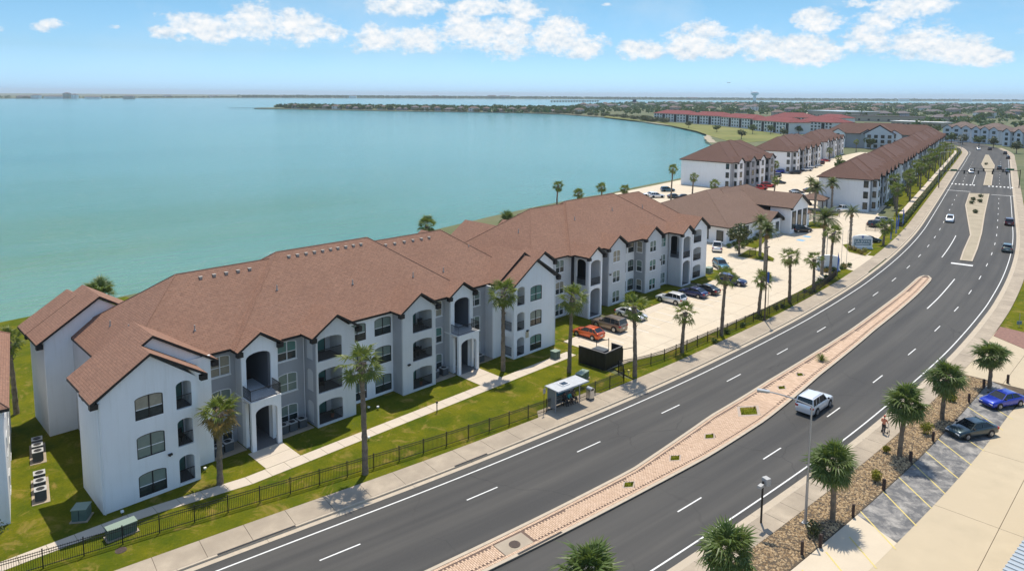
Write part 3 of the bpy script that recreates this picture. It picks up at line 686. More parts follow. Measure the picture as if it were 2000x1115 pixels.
ribbon(line(-27.27, s_at(-5), sx), line(-23.88, s_at(-5), sx + 1.2), -.012, 'concrete_surface', ['lot'], st)
ribbon(line(-27.27, sx, sM1), line(-23.88, sx + 1.2, sM1), -.012, 'sealed_surface', ['sealcoat'], st)
for a, b in (((31.79, -40.13), (30.43, -41.47)), ((34.90, -40.51), (33.32, -42.37)), ((37.88, -41.05), (35.57, -43.65)), ((41.88, -40.44), (38.74, -43.92)), ((46.16, -40.73), (42.89, -44.12)), ((49.53, -40.87), (46.27, -44.28)), ((52.88, -41.08), (49.40, -44.44)), ((56.12, -41.16), (52.81, -44.62)), ((59.52, -41.39), (56.16, -44.87)), ((62.77, -41.73), (59.90, -45.06)), ((69.60, -41.68), (66.00, -45.41)), ((72.96, -41.86), (69.43, -45.65))):
    a = Vector(a); b = Vector(b); t = (b - a).normalized(); n_ = Vector((-t.y, t.x)) * .055
    MB().face([tuple(a - n_) + (-.004,), tuple(b - n_) + (-.004,), tuple(b + n_) + (-.004,), tuple(a + n_) + (-.004,)]).build('stall_line', ['yellow'], st)
lawn(line(-25.5, s_at(100), s_at(250)) + line(-20.95, s_at(100.3), s_at(250))[::-1], 'grass verge on the outer side of the curve')
gr = struct(MB().prism([rp(s_at(97), -21.0), rp(s_at(102), -21.0), rp(s_at(100.5), -28), rp(s_at(92), -27)], GZ, .03, 0).build('planting_strip', [pm('pinkmulch', (.30, .17, .13), .95, (.2, .11, .09), 3)]), 'reddish mulch beside the low sign wall')
# parking bays painted in the apartment lot
for k in range(14):
    u0 = 56.5 + k * 2.9
    if u0 > 90: break
    MB().box(u0 - .05, u0 + .05, -5.3, -.6, -.03, -.011, 0).build('bay_line', ['paint'], lot)
for x, y in ((147.39, 6.99), (142.29, 6.27)):
    MB().box(x - .8, x + .8, y - .8, y + .8, -.03, -.010, 0).build('bay_symbol', ['bluepaint'], lot)

# ------------------------------------------------------------------ building kit
def arch(w, h, a, x=0.0, z=0.0, n=8):
    P = [(x - w / 2, z), (x + w / 2, z), (x + w / 2, z + h - a)]
    if a > 0: P += [(x + w / 2 * math.cos(math.pi * k / n), z + h - a + a * math.sin(math.pi * k / n)) for k in range(1, n)]
    P.append((x - w / 2, z + h - a)); return P
def plate(mb, outline, holes, t, y=0.0, m=0, mh=None):
    """upright plate in the XZ plane, front at y, t thick, with openings"""
    loops = [outline] + holes
    flat = [p for L in loops for p in L]
    tri = tessellate_polygon([[Vector((p[0], p[1], 0)) for p in L] for L in loops])
    i = len(mb.V); n = len(flat)
    mb.V += [(p[0], y, p[1]) for p in flat] + [(p[0], y + t, p[1]) for p in flat]
    for f in tri:
        A, B, C = (flat[k] for k in f); f = list(f)
        if (B[0] - A[0]) * (C[1] - A[1]) - (C[0] - A[0]) * (B[1] - A[1]) < 0: f.reverse()
        mb.F.append(tuple(i + k for k in f)); mb.M.append(m)
        mb.F.append(tuple(i + n + k for k in f[::-1])); mb.M.append(m)
    o = 0
    for q, L in enumerate(loops):
        ar = sum(L[k - 1][0] * L[k][1] - L[k][0] * L[k - 1][1] for k in range(len(L)))
        for k in range(len(L)):
            a, b = i + o + k, i + o + (k + 1) % len(L)
            f = (a, a + n, b + n, b)
            if (ar > 0) == (q > 0): f = f[::-1]
            mb.F.append(f); mb.M.append(m if (q == 0 or mh is None) else mh)
        o += len(L)
    return mb
CACHE = {}
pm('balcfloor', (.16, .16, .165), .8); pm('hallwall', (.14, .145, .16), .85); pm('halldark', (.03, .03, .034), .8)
def arcz(w, h, a, x): 
    c = max(-1, min(1, x / (w / 2))); return h - a + a * math.sqrt(max(0, 1 - c * c)) if a > 0 else h
def win_meshes(w, h, a, st, single=False):
    key = ('win', w, h, a, st, single)
    if key in CACHE: return CACHE[key]
    e = .07; mb = MB()
    halves = [(-w / 2 + e, -.035), (.035, w / 2 - e)] if not single else [(-w / 2 + e, w / 2 - e)]
    zs = h * .43; holes = []; panes = []
    for a0, a1 in halves:
        top = [(x, arcz(w, h, a, x) - e) for x in np.linspace(a1, a0, 5)]
        holes.append([(a0, e), (a1, e)] + top)
        panes.append((0, [(a0, e), (a1, e), (a1, zs), (a0, zs)]))
        panes.append((1, [(a0, zs), (a1, zs)] + top))
    y0 = -.03 if st == 'w' else .015
    plate(mb, arch(w, h, a), holes, .13 if st == 'w' else .10, y0, 0)
    for a0, a1 in halves: mb.box(a0, a1, .055, .085, zs - .03, zs + .03, 1)
    if st == 'w': mb.box(-w / 2 - .06, w / 2 + .06, -.05, .0, -.09, -.005, 1)
    fr = mb.mesh('window', ['trim' if st == 'b' else 'wframe', 'wframe'])
    pms = {}
    for mat in ('blind', 'glassdark', 'blindwarm', 'blindteal'):
        L = []
        for lv, P in panes: L.append((lv, plate(MB(), P, [], .02, .072).mesh('pane', [mat])))
        pms[mat] = L
    CACHE[key] = (fr, pms); return CACHE[key]
def frame_at(parent, p0, p1):
    a = math.atan2(p1[1] - p0[1], p1[0] - p0[0]); return a
def put(parent, p0, ang, s, y, z):
    return (p0[0] + math.cos(ang) * s - math.sin(ang) * y, p0[1] + math.sin(ang) * s + math.cos(ang) * y, z)
def rail_mesh(w, h=1.08, step=.10, name='railing'):
    key = ('rail', round(w, 2), h)
    if key in CACHE: return CACHE[key]
    mb = MB(); mb.box(-w / 2, w / 2, -.025, .025, h - .05, h); mb.box(-w / 2, w / 2, -.015, .015, .07, .11)
    n = int(w / step)
    for k in range(n + 1):
        x = -w / 2 + w * k / n; mb.box(x - .014, x + .014, -.012, .012, .09, h - .03)
    CACHE[key] = mb.mesh(name, ['rail']); return CACHE[key]
FZ = (.12, 3.27, 6.42)
def recess_mesh(w, h, d, mat):
    key = ('rec', round(w, 2), round(h, 2), d, mat)
    if key in CACHE: return CACHE[key]
    mb = MB(); x0, x1 = -w / 2 - .05, w / 2 + .05
    mb.box(x0, x1, 0, d, -.12, 0, 1); mb.box(x0, x1, 0, d, h, h + .1, 0); mb.box(x0 - .04, x0, 0, d, -.12, h + .1, 0); mb.box(x1, x1 + .04, 0, d, -.12, h + .1, 0)
    mb.box(x0 - .04, x1 + .04, d, d + .1, -.12, h + .1, 0)
    CACHE[key] = mb.mesh('balcony_recess', [mat, 'balcfloor']); return CACHE[key]
def door_meshes():
    if 'door' in CACHE: return CACHE['door']
    mb = MB(); plate(mb, [(-.85, 0), (.85, 0), (.85, 2.1), (-.85, 2.1)], [[(-.78, .07), (-.03, .07), (-.03, 2.03), (-.78, 2.03)], [(.03, .07), (.78, .07), (.78, 2.03), (.03, 2.03)]], .08, 0, 0)
    CACHE['door'] = (mb.mesh('patio_door', ['trim']), MB().box(-.78, -.03, .03, .05, .07, 2.03).mesh('pane', ['glassdark']), MB().box(.03, .78, .03, .05, .07, 2.03).mesh('pane', ['blindteal']))
    return CACHE['door']
PB = random.Random(4)
def panel(root, p0, p1, ztop, mat, wins=(), bals=(), peak=None, t=.2, z0=-.1, depth=1.8):
    """one face of wall with its windows and arched balconies. wins: (s, width, sill, height, arch, style) ; bals: (s, width, floor, height)"""
    L = math.dist(p0, p1); ang = math.atan2(p1[1] - p0[1], p1[0] - p0[0])
    out = [(0, z0), (L, z0), (L, ztop)] + ([(peak[0], peak[1])] if peak else []) + [(0, ztop)]
    holes = [arch(w - .02, h - .01, a, s, z + .005) for s, w, z, h, a, st in wins] + [arch(w, h, .32 if h < 3 else .5, s, z) for s, w, z, h in bals]
    wl = plate(MB(), out, holes, t).build('wall', [mat], root, loc=(p0[0], p0[1], 0), rz=ang)
    for s, w, z, h, a, st in wins:
        fr, pms = win_meshes(w, h, a, st, w < 1.2)
        wo_ = inst('window', fr, root, put(root, p0, ang, s, 0, z), ang)
        bl = PB.choice(('blind', 'blind', 'blind', 'blindwarm', 'blindteal')); lo = PB.choice(('glassdark', 'glassdark', bl))
        for k, (lv, pmh) in enumerate(pms[bl]):
            inst('pane', pmh if lv else pms[lo][k][1], wo_)
    for s, w, z, h in bals:
        if h > 3: continue
        if depth < .2:
            inst('railing', rail_mesh(w - .02), root, put(root, p0, ang, s, t * .5, z + .02), ang); continue
        inst('balcony_recess', recess_mesh(w, h + .12, depth, mat), root, put(root, p0, ang, s, t + .002, z), ang)
        inst('railing', rail_mesh(w - .02), root, put(root, p0, ang, s, t * .5, z + .02), ang)
        dm = door_meshes(); dd = inst('patio_door', dm[0], root, put(root, p0, ang, s - .1 if w > 2 else s, t + depth - .09, z + .003), ang, scale=(1 if w > 2 else .62, 1, 1))
        inst('pane', dm[1], dd); inst('pane', dm[2], dd)
    return wl
def roof_faces(mb, planes, fascia=.26):
    """planes: loops of 3D points (top side); adds soffit thickness under each"""
    for P in planes:
        mb.face(P, 0)
def hip(root, x0, x1, y0, y1, z, p, mats=('shingle', 'trim'), name='roof', ends=(1, 1), fz=.24):
    w_ = (y1 - y0) / 2; zr = z + w_ * p; ym = (y0 + y1) / 2
    xa = x0 + (w_ if ends[0] else 0); xb = x1 - (w_ if ends[1] else 0)
    mb = MB()
    A, B, C, D = (x0, y0, z), (x1, y0, z), (x1, y1, z), (x0, y1, z); Pp, Q = (xa, ym, zr), (xb, ym, zr)
    mb.face([A, B, Q, Pp]); mb.face([C, D, Pp, Q])
    mb.face([D, A, Pp], 0 if ends[0] else 2); mb.face([B, C, Q], 0 if ends[1] else 2)
    lo = [(x0, y0), (x1, y0), (x1, y1), (x0, y1)]
    for k in range(4):
        a, b = lo[k], lo[(k + 1) % 4]; mb.face([(a[0], a[1], z - fz), (b[0], b[1], z - fz), (b[0], b[1], z), (a[0], a[1], z)], 1)
    mb.face([(x0, y0, z - fz), (x0, y1, z - fz), (x1, y1, z - fz), (x1, y0, z - fz)], 1)
    o = mb.build(name, list(mats) + ['white'], root)
    # ridge caps
    cap = MB()
    for a, b in ((Pp, Q), (A, Pp), (D, Pp), (B, Q), (C, Q)):
        if math.dist(a, b) > .5 and (a != A and a != D or ends[0]) and (a != B and a != C or ends[1]): cap.tube((a[0], a[1], a[2] - .01), (b[0], b[1], b[2] - .01), .07, .07, 5)
    cap.build('ridge_cap', [mats[0]], o)
    return o, zr
def gable(root, xc, hw, y0, y1, z, p, mats=('shingle', 'trim'), name='roof', t=.24, axis='y'):
    """ridge along y (or x), two slopes with dark barge boards"""
    zr = z + hw * p; mb = MB()
    def T(x, y, zz): return (xc + x, y, zz) if axis == 'y' else (y, xc - x, zz)
    for sg in (-1, 1):
        e = hw * sg
        tp = [T(0, y0, zr), T(e, y0, z), T(e, y1, z), T(0, y1, zr)]
        bt = [(q[0], q[1], q[2] - t) for q in tp]
        if sg > 0: mb.face(tp, 0); mb.face(bt[::-1], 1)
        else: mb.face(tp[::-1], 0); mb.face(bt, 1)
        for k in range(3):
            q = [bt[k], bt[k + 1], tp[k + 1], tp[k]]; mb.face(q if sg > 0 else q[::-1], 1)
    # boxed eave returns at the front
    for sg in (-1, 1):
        e = hw * sg; a, b = sorted((e, e - sg * .55))
        if axis == 'y': mb.box(xc + a + .004, xc + b - .004, y0 + .02, y0 + .5, z - .52, z - .1, 1)
    return mb.build(name, list(mats), root), zr

def stair_tower(root, x0, x1, yp, yu, dirn=1):
    """open stair entry: arched portico with landing balcony, taller arch above, stairs inside"""
    w_ = x1 - x0; zt = 4.5
    panel(root, (x0, yp), (x1, yp), zt, 'white', bals=[(w_ / 2, w_ - .8, .0, 3.95)], t=.32)
    MB().box(x0 + .002, x0 + .28, yp + .32, yu, -.1, zt - .002, 0).build('pier', ['white'], root) if yu - yp < .8 else None
    MB().box(x0, x0 + .3, yu - .5, yu, -.1, zt - .3, 0).build('pier', ['white'], root)
    MB().box(x1 - .3, x1, yu - .5, yu, -.1, zt - .3, 0).build('pier', ['white'], root)
    MB().box(x0 - .04, x1 + .04, yp - .04, yu + 3.6, zt, zt + .14, 0).build('landing', ['white'], root)
    inst('railing', rail_mesh(w_ - .02), root, ((x0 + x1) / 2, yp + .05, zt + .14))
    d = yu - yp
    if d > .5:
        inst('railing', rail_mesh(d - .12), root, (x0 + .03, (yp + yu) / 2, zt + .14), math.pi / 2)
        inst('railing', rail_mesh(d - .12), root, (x1 - .03, (yp + yu) / 2, zt + .14), math.pi / 2)
    # inside: dark side walls, back wall, stair flight
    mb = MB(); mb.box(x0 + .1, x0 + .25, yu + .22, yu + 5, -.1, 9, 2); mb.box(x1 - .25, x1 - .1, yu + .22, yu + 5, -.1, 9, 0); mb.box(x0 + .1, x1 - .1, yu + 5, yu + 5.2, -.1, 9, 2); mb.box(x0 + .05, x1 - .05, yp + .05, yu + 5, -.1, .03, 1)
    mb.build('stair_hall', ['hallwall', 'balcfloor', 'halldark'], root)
    stp = MB()
    for k in range(13):
        stp.box(x0 + .35, x0 + 1.45, yu + .6 + k * .28, yu + .95 + k * .28, .17 * k + .12, .17 * k + .2)
    stp.build('stair', ['floor'], root)
    sr = MB(); sr.path([(x0 + 1.5, yu + .5, 1.0), (x0 + 1.5, yu + 4.3, 3.3)], .025); 
    for k in range(12): sr.tube((x0 + 1.5, yu + .6 + k * .32, .1 + k * .195), (x0 + 1.5, yu + .6 + k * .32, 1.05 + k * .195), .012, None, 4)
    sr.build('stair_rail', ['rail'], root)

def roof_vents(roof_o, pts, kind):
    if kind not in CACHE:
        if kind == 'roof_vent':
            mb = MB(); mb.box(-.13, .13, -.13, .13, -.1, .10); mb.box(-.17, .17, -.17, .17, .10, .14)
        else:
            mb = MB().tube((0, 0, -.1), (0, 0, .5), .06, .06, 8); mb.tube((0, 0, -.05), (0, 0, .1), .13, .09, 8)
        CACHE[kind] = mb.mesh(kind, ['vent'])
    for p in pts: inst(kind, CACHE[kind], roof_o, p)

def WB(s, fl=(0, 1, 2), w=2.1): return [(s, w, FZ[f] + .18, 1.9, .24, 'b') for f in fl]
def WW(s, fl=(0, 1, 2), w=2.0): return [(s, w, FZ[f] + .18, 1.9, .24, 'w') for f in fl]
def BA(s, w, fl=(0, 1, 2)): return [(s, w, FZ[f] + .08, 2.3) for f in fl]
EZ = 9.05
# ------------------------------------------------------------------ near apartment building
b1 = thing('apartment_building', 'nearest white and grey three-storey apartment building with brown shingle roof', 'building')
TOP = 8.9
# western wing
panel(b1, (0, 0), (7.3, 0), TOP, 'white', wins=WB(3.6), bals=BA(6.25, 1.22), peak=(3.75, 11.58))
panel(b1, (0, 5.4), (0, .202), TOP, 'white', t=.2)
panel(b1, (7.3, .202), (7.3, 2.1), TOP, 'white', t=.2)
panel(b1, (2.5, 5.4), (0.2, 5.4), TOP, 'white', t=.2)
panel(b1, (7.302, 2.1), (9.3, 2.1), 9.6, 'white', t=.2)
panel(b1, (-.002, 2.3), (9.2, 2.3), 9.2, 'white', peak=(4.75, 12.18), t=.2, z0=8.7)
panel(b1, (9.3, 2.302), (9.3, 4.2), TOP, 'grey', t=.2)
panel(b1, (9.302, 4.2), (12.3, 4.2), TOP, 'grey', wins=WW(1.62, w=1.9), t=.2)
panel(b1, (12.3, 4.2), (12.3, 3.0), TOP, 'lightgrey', t=.2)
# first stair
panel(b1, (12.3, 2.8), (15.75, 2.8), TOP, 'white', bals=[(1.6, 2.35, 4.66, 3.85), (1.43, 2.2, .0, 4.1)], peak=(1.72, 10.12), t=.2)
stair_tower(b1, 12.3, 15.15, 1.12, 2.8)
panel(b1, (15.75, 3.0), (15.75, 3.6), TOP, 'grey', t=.2)
panel(b1, (15.752, 3.6), (18.9, 3.6), TOP, 'grey', wins=WW(1.35), t=.2)
panel(b1, (18.9, 3.6), (18.9, 1.45), TOP, 'grey', bals=[(1.05, 1.15, FZ[f] + .08, 2.2) for f in range(3)], t=.18, depth=.1)
panel(b1, (18.9, 1.25), (23.15, 1.25), TOP, 'gablegrey', bals=BA(1.46, 2.62), peak=(2.12, 10.6), depth=2.1)
panel(b1, (23.15, 1.452), (23.15, 3.3), TOP, 'white')
panel(b1, (23.152, 3.3), (29.16, 3.3), TOP, 'white', wins=WB(1.6) + WB(4.75))
panel(b1, (29.16, 3.3), (29.16, 1.702), TOP, 'grey')
panel(b1, (29.16, 1.5), (33.6, 1.5), TOP, 'gablegrey', bals=BA(2.65, 2.62), peak=(2.22, 10.6), depth=2.1)
panel(b1, (33.6, 1.702), (33.6, 4.0), TOP, 'lightgrey')
panel(b1, (33.602, 4.0), (36.95, 4.0), TOP, 'grey', wins=WW(2.05, w=1.9))
panel(b1, (36.95, 4.0), (36.95, 3.102), TOP, 'lightgrey')
panel(b1, (36.95, 2.9), (40.4, 2.9), TOP, 'white', bals=[(1.75, 2.35, 4.66, 3.85), (1.57, 2.4, .0, 4.1)], peak=(1.72, 10.15))
stair_tower(b1, 36.95, 40.1, 1.5, 2.9)
panel(b1, (40.4, 3.102), (40.4, 4.0), TOP, 'grey')
panel(b1, (40.402, 4.0), (43.4, 4.0), TOP, 'grey', wins=WW(1.2, w=1.9))
panel(b1, (43.4, 4.0), (43.4, 2.75), TOP, 'lightgrey')
panel(b1, (43.4, 2.55), (45.0, 2.55), TOP, 'white')
panel(b1, (45.0, 2.75), (45.0, .802), TOP, 'white', bals=[(.98, 1.55, FZ[f] + .08, 2.35) for f in range(3)], depth=.1)
panel(b1, (45.0, .6), (52.55, .6), TOP, 'white', wins=WB(3.9), bals=BA(1.2, 1.3), peak=(3.75, 11.65), depth=1.7)
panel(b1, (52.55, .802), (52.55, 6.2), TOP, 'white', t=.2)
panel(b1, (44.5, 2.9), (52.9, 2.9), 9.4, 'white', peak=(4.4, 12.1), z0=8.8)
panel(b1, (52.5, 6.2), (49.6, 6.2), TOP, 'white')
# ends and rear
panel(b1, (2.5, 17.2), (2.5, 5.4), TOP, 'lightgrey', wins=[(8.9, 1.1, FZ[f] + .18, 1.9, 0, 'w') for f in range(3)])
panel(b1, (.2, 17.2), (9.7, 17.2), 9.2, 'white', peak=(4.7, 12.2))
panel(b1, (.2, 23), (.2, 17.402), 9.0, 'lightgrey')
panel(b1, (49.6, 6.4), (49.6, 19), TOP, 'white')
panel(b1, (49.6, 19.2), (8, 19.2), TOP, 'white'); panel(b1, (8, 23), (.2, 23), 9.0, 'white', peak=(4, 11.8))
MB().box(7.4, 7.6, 17.4, 22.8, 0, 9).build('wall', ['white'], b1)
MB().box(2.9, 49.4, 10.5, 18.9, 0, 8.7).build('core_light_block', ['dark'], b1)  # unseen dark box added behind the recess walls to block light
# roofs
r1, z1 = hip(b1, 2.4, 50.2, 3.85, 19.15, EZ, .75)
r2, z2 = hip(b1, 11.8, 40.0, 3.02, 19.95, EZ - .02, .75)
gable(b1, 3.75, 4.32, -.38, 2.6, EZ, .66); gable(b1, 4.75, 5.2, 1.95, 6.6, EZ, .66)
gable(b1, 4.9, 5.35, 16.85, 22.6, EZ, .66); gable(b1, 3.9, 4.4, 21, 24.4, EZ, .66)
gable(b1, 14.02, 2.2, 2.4, 6.2, EZ - .05, .66); gable(b1, 21.02, 2.75, .85, 7, EZ + .05, .66)
gable(b1, 31.4, 2.75, 1.1, 7, EZ + .05, .66); gable(b1, 38.67, 2.2, 2.5, 6.4, EZ - .02, .66)
gable(b1, 48.75, 4.4, .2, 3.2, EZ + .03, .66); gable(b1, 48.8, 4.9, 2.55, 8.2, EZ + .03, .68)
gable(b1, 48.4, 5.0, 16.6, 23, EZ, .68)
fz = lambda u, v, ve=3.85, e=EZ: e + (v - ve) * .75
roof_vents(r1, [(u, 10.75, fz(u, 10.75)) for u in (12.1, 13.4, 14.6, 15.8, 17.0)] + [(u, 10.75, fz(u, 10.75)) for u in (33.6, 34.9, 36.3, 37.6, 38.9, 40.1)], 'roof_vent')
roof_vents(r2, [(u, 10.75, fz(u, 10.75, 3.02, EZ - .02)) for u in (21.3, 22.3, 23.3, 24.3, 25.3, 26.3, 27.2, 28.2, 29.2, 30.2)], 'roof_vent')
roof_vents(r1, [(4.6, 12.8, EZ + 2.2 * .75), (5.1, 9.2, EZ + 2.7 * .75), (9.6, 6.1, fz(0, 6.1)), (38.8, 6.4, fz(0, 6.4)), (44.9, 8.7, fz(0, 8.0) + .3)], 'vent_pipe')
roof_vents(r2, [(26.4, 6.6, fz(0, 6.6, 3.02)), (34.0, 6.0, fz(0, 6.0, 3.02)), (18.3, 7.6, fz(0, 7.6, 3.02))], 'vent_pipe')
def walllight(root, x, y, z):
    MB().box(x - .16, x + .16, y - .22, y - .002, z, z + .12).box(x - .05, x + .05, y - .1, y - .004, z - .12, z).build('wall_lamp', ['black'], root)
for x, y in ((7.42, 2.02), (9.42, 4.1), (18.8, 3.5), (23.3, 3.2), (33.75, 3.9), (40.55, 3.9), (44.9, 2.45), (.12, -.07), (52.4, .53)):
    MB().tube((x, y, 0), (x, y, 8.8), .045, .045, 6).box(x - .06, x + .06, y - .06, y + .06, 8.6, 8.8).build('downpipe', ['wframe'], b1)
def patio(kind, x, y, z, rz, label):
    o = thing(kind, label, 'grill' if kind == 'barbecue' else 'chair' if kind == 'patio_chair' else 'plant', (x, y, z), rz)
    if kind == 'patio_chair':
        MB().box(-.28, .28, -.28, .28, .38, .44).build('seat', ['dark'], o); MB().box(-.28, .28, .24, .29, .44, .95).build('backrest', ['dark'], o)
        for a in (-.25, .25):
            for b in (-.25, .25): MB().box(a - .02, a + .02, b - .02, b + .02, 0, .38).build('leg', ['dark'], o)
    elif kind == 'barbecue':
        MB().box(-.4, .4, -.28, .28, .6, .85).tube((-.4, 0, .85), (.4, 0, .85), .27, .27, 10).build('hood', ['black'], o); MB().box(-.35, -.28, -.2, .2, 0, .6).box(.28, .35, -.2, .2, 0, .6).build('stand', ['dark'], o)
    else:
        MB().tube((0, 0, 0), (0, 0, .4), .14, .19, 8).build('pot', ['signpot'], o); leafy = MB(); r = random.Random(int(x * 10))
        for k in range(40): a = r.uniform(0, 6.3); e = r.uniform(.3, 1.4); L = r.uniform(.3, .55); q = Vector((math.cos(a) * math.cos(e), math.sin(a) * math.cos(e), math.sin(e))) * L; t = Vector((-math.sin(a), math.cos(a), 0)) * .04; leafy.face([(0, 0, .4), tuple(q * .6 + t + Vector((0, 0, .4))), tuple(q + Vector((0, 0, .4))), tuple(q * .6 - t + Vector((0, 0, .4)))])
        leafy.build('foliage', ['leaf'], o)
    return o
pm('signpot', (.35, .14, .07), .8)
patio('barbecue', 31.7, 2.6, FZ[1] + .09, .2, 'black barbecue on the middle balcony of the second front gable'); patio('patio_chair', 32.6, 2.5, FZ[1] + .09, .6, 'dark chair beside the barbecue on the middle balcony')
patio('patio_chair', 20.0, 2.4, FZ[1] + .09, -.5, 'dark chair on the middle balcony of the first front gable'); patio('pot_plant', 20.9, 2.0, FZ[0] + .09, 0, 'potted plant on the ground patio of the first front gable')
patio('patio_chair', 32.4, 2.6, FZ[2] + .09, -.3, 'dark chair on the top balcony of the second front gable'); patio('patio_chair', 6.3, 1.1, FZ[1] + .09, .4, 'dark chair on the narrow middle balcony of the nearest wing')
patio('pot_plant', 32.0, 2.1, FZ[0] + .09, 0, 'potted plant on the ground patio of the second front gable'); patio('patio_chair', 95.2, 6.2, FZ[1] + .09, .3, 'dark chair on the corner balcony of the second building')
for x, y, z in ((4.95, 0, 3.0), (29.9, 1.5, 3.2), (47.3, .6, 3.05)): walllight(b1, x, y, z)
MB().box(47.05, 47.55, .54, .598, 2.2, 2.95).build('wall_sign', [pm('signtan', (.5, .43, .3), .7)], b1)

# ------------------------------------------------------------------ second apartment building
b2 = thing('apartment_building', 'second grey and white apartment building behind the row of parked cars', 'building')
panel(b2, (54.4, 6.4), (58.6, 6.4), TOP, 'white', peak=(2.1, 10.4))
panel(b2, (54.4, 20), (54.4, 6.602), TOP, 'white'); panel(b2, (58.6, 6.602), (58.6, 7.5), TOP, 'grey')
panel(b2, (58.602, 7.5), (63.9, 7.5), TOP, 'lightgrey', wins=WW(2.7, w=1.9))
def open_tower(x0, x1, y0, y1):
    w_ = x1 - x0
    panel(b2, (x0, y0), (x1, y0), TOP, 'white', bals=[(w_ / 2, w_ - .7, 4.66, 3.7), (w_ / 2, w_ - .7, 0.0, 4.2)], peak=(w_ / 2, 10.1), t=.25)
    panel(b2, (x0, y1), (x0, y0 + .252), TOP, 'lightgrey', bals=[((y1 - y0 - .25) / 2, 1.75, 4.66, 3.8)], t=.25)
    panel(b2, (x1, y0 + .252), (x1, y1), TOP, 'lightgrey', t=.25)
    MB().box(x0 + .26, x1 - .26, y0 + .27, y1 + 3, 4.45, 4.64).build('landing', ['floor'], b2)
    inst('railing', rail_mesh(w_ - .72), b2, ((x0 + x1) / 2, y0 + .12, 4.66)); inst('railing', rail_mesh(1.73), b2, (x0 + .12, (y0 + y1) / 2 + .12, 4.66), math.pi / 2)
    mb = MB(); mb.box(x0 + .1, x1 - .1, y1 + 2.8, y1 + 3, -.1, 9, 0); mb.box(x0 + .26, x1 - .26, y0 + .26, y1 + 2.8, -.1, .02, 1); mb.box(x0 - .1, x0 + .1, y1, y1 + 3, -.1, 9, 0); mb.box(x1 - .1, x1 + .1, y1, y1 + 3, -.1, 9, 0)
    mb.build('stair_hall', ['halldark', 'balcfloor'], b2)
    stp = MB()
    for k in range(13): stp.box(x0 + .4, x0 + 1.4, y0 + 1.2 + k * .28, y0 + 1.55 + k * .28, .17 * k + .12, .17 * k + .2)
    stp.build('stair', ['floor'], b2)
open_tower(63.95, 66.95, 4.2, 7.0)
panel(b2, (66.95, 7.0), (70.7, 7.0), TOP, 'grey', t=.2)
panel(b2, (70.7, 7.0), (70.7, 6.002), TOP, 'grey')
panel(b2, (70.7, 5.8), (75.0, 5.8), TOP, 'lightgrey', wins=WW(1.9, w=1.9), peak=(2.15, 10.48))
panel(b2, (75.0, 6.002), (75.0, 8.3), TOP, 'white')
panel(b2, (75.002, 8.3), (80.8, 8.3), TOP, 'white', wins=WB(2.6) + WB(4.9, w=1.6))
panel(b2, (80.8, 8.3), (80.8, 6.202), TOP, 'grey', wins=[(1.05, 1.15, FZ[f] + .18, 1.9, .2, 'w') for f in range(3)])
panel(b2, (80.8, 6.0), (85.3, 6.0), TOP, 'lightgrey', wins=WW(2.0, w=1.9), peak=(2.25, 10.48))
panel(b2, (85.3, 6.202), (85.3, 6.9), TOP, 'grey')
panel(b2, (85.302, 6.9), (88.8, 6.9), TOP, 'lightgrey', wins=WW(1.8, w=1.9))
open_tower(88.8, 91.8, 4.2, 6.9)
panel(b2, (91.8, 6.9), (93.3, 6.9), TOP, 'white')
panel(b2, (93.3, 6.9), (93.3, 5.2), TOP, 'white')
panel(b2, (93.3, 5.0), (98.3, 5.0), TOP, 'white', bals=BA(1.8, 2.6), peak=(2.5, 10.65), depth=2)
panel(b2, (98.3, 5.2), (98.3, 9.0), TOP, 'white', bals=[(1.8, 2.4, FZ[f] + .08, 2.3) for f in range(3)], depth=.1)
panel(b2, (98.302, 9.0), (98.302, 22), TOP, 'white')
panel(b2, (98, 22), (54.4, 22), TOP, 'white')
MB().box(56, 97, 12.5, 21.5, 0, 8.7).build('core_light_block', ['dark'], b2)  # added filler box, out of view, keeps light from passing through the shell
r1, _ = hip(b2, 55.0, 98.9, 7.1, 22.6, EZ, .75); r2, _ = hip(b2, 62.6, 92.0, 6.5, 23.2, EZ - .02, .74)
gable(b2, 56.5, 2.6, 6.0, 10, EZ, .66); gable(b2, 65.45, 2.1, 3.75, 9, EZ, .66); gable(b2, 72.85, 2.7, 5.4, 10.5, EZ, .66); gable(b2, 83.05, 2.75, 5.6, 10.5, EZ, .66)
gable(b2, 90.3, 2.1, 3.75, 9, EZ, .66); gable(b2, 95.8, 3.0, 4.6, 11, EZ, .66)
gable(b2, 60.0, 4.5, 19, 26.5, EZ + .02, .66); gable(b2, 67.0, 3.6, 19, 25.0, EZ + .02, .66)
fz2 = lambda v: EZ + (v - 7.1) * .75
roof_vents(r1, [(58.9, 13.5, EZ + 3.9 * .75), (96.2, 12.5, EZ + 2.7 * .75)], 'vent_pipe')
roof_vents(r2, [(69.4, 11.6, EZ + 5.1 * .74), (79.5, 12.0, EZ + 5.5 * .74), (87.5, 11.5, EZ + 5 * .74)], 'vent_pipe')
for x, y, z in ((71.0, 5.8, 4.9), (85.0, 6.0, 4.9)): walllight(b2, x, y, z)

# ------------------------------------------------------------------ building cut by the frame on the left
b0 = thing('apartment_building', 'apartment building cut off by the left picture edge', 'building', (-4.87, 3.14, 0), R(-10.1))
panel(b0, (-.45, .5), (-.45, 19), TOP, 'white', wins=[(4.2, 1.5, FZ[f] + .5, 1.5, 0, 'w') for f in range(3)] + [(10.5, 1.5, FZ[f] + .5, 1.5, 0, 'w') for f in range(3)])
panel(b0, (-22, .5), (-.652, .5), TOP, 'white'); panel(b0, (-.652, 19), (-22, 19), TOP, 'white')
hip(b0, -23, 0, 0, 19.6, EZ, .72)

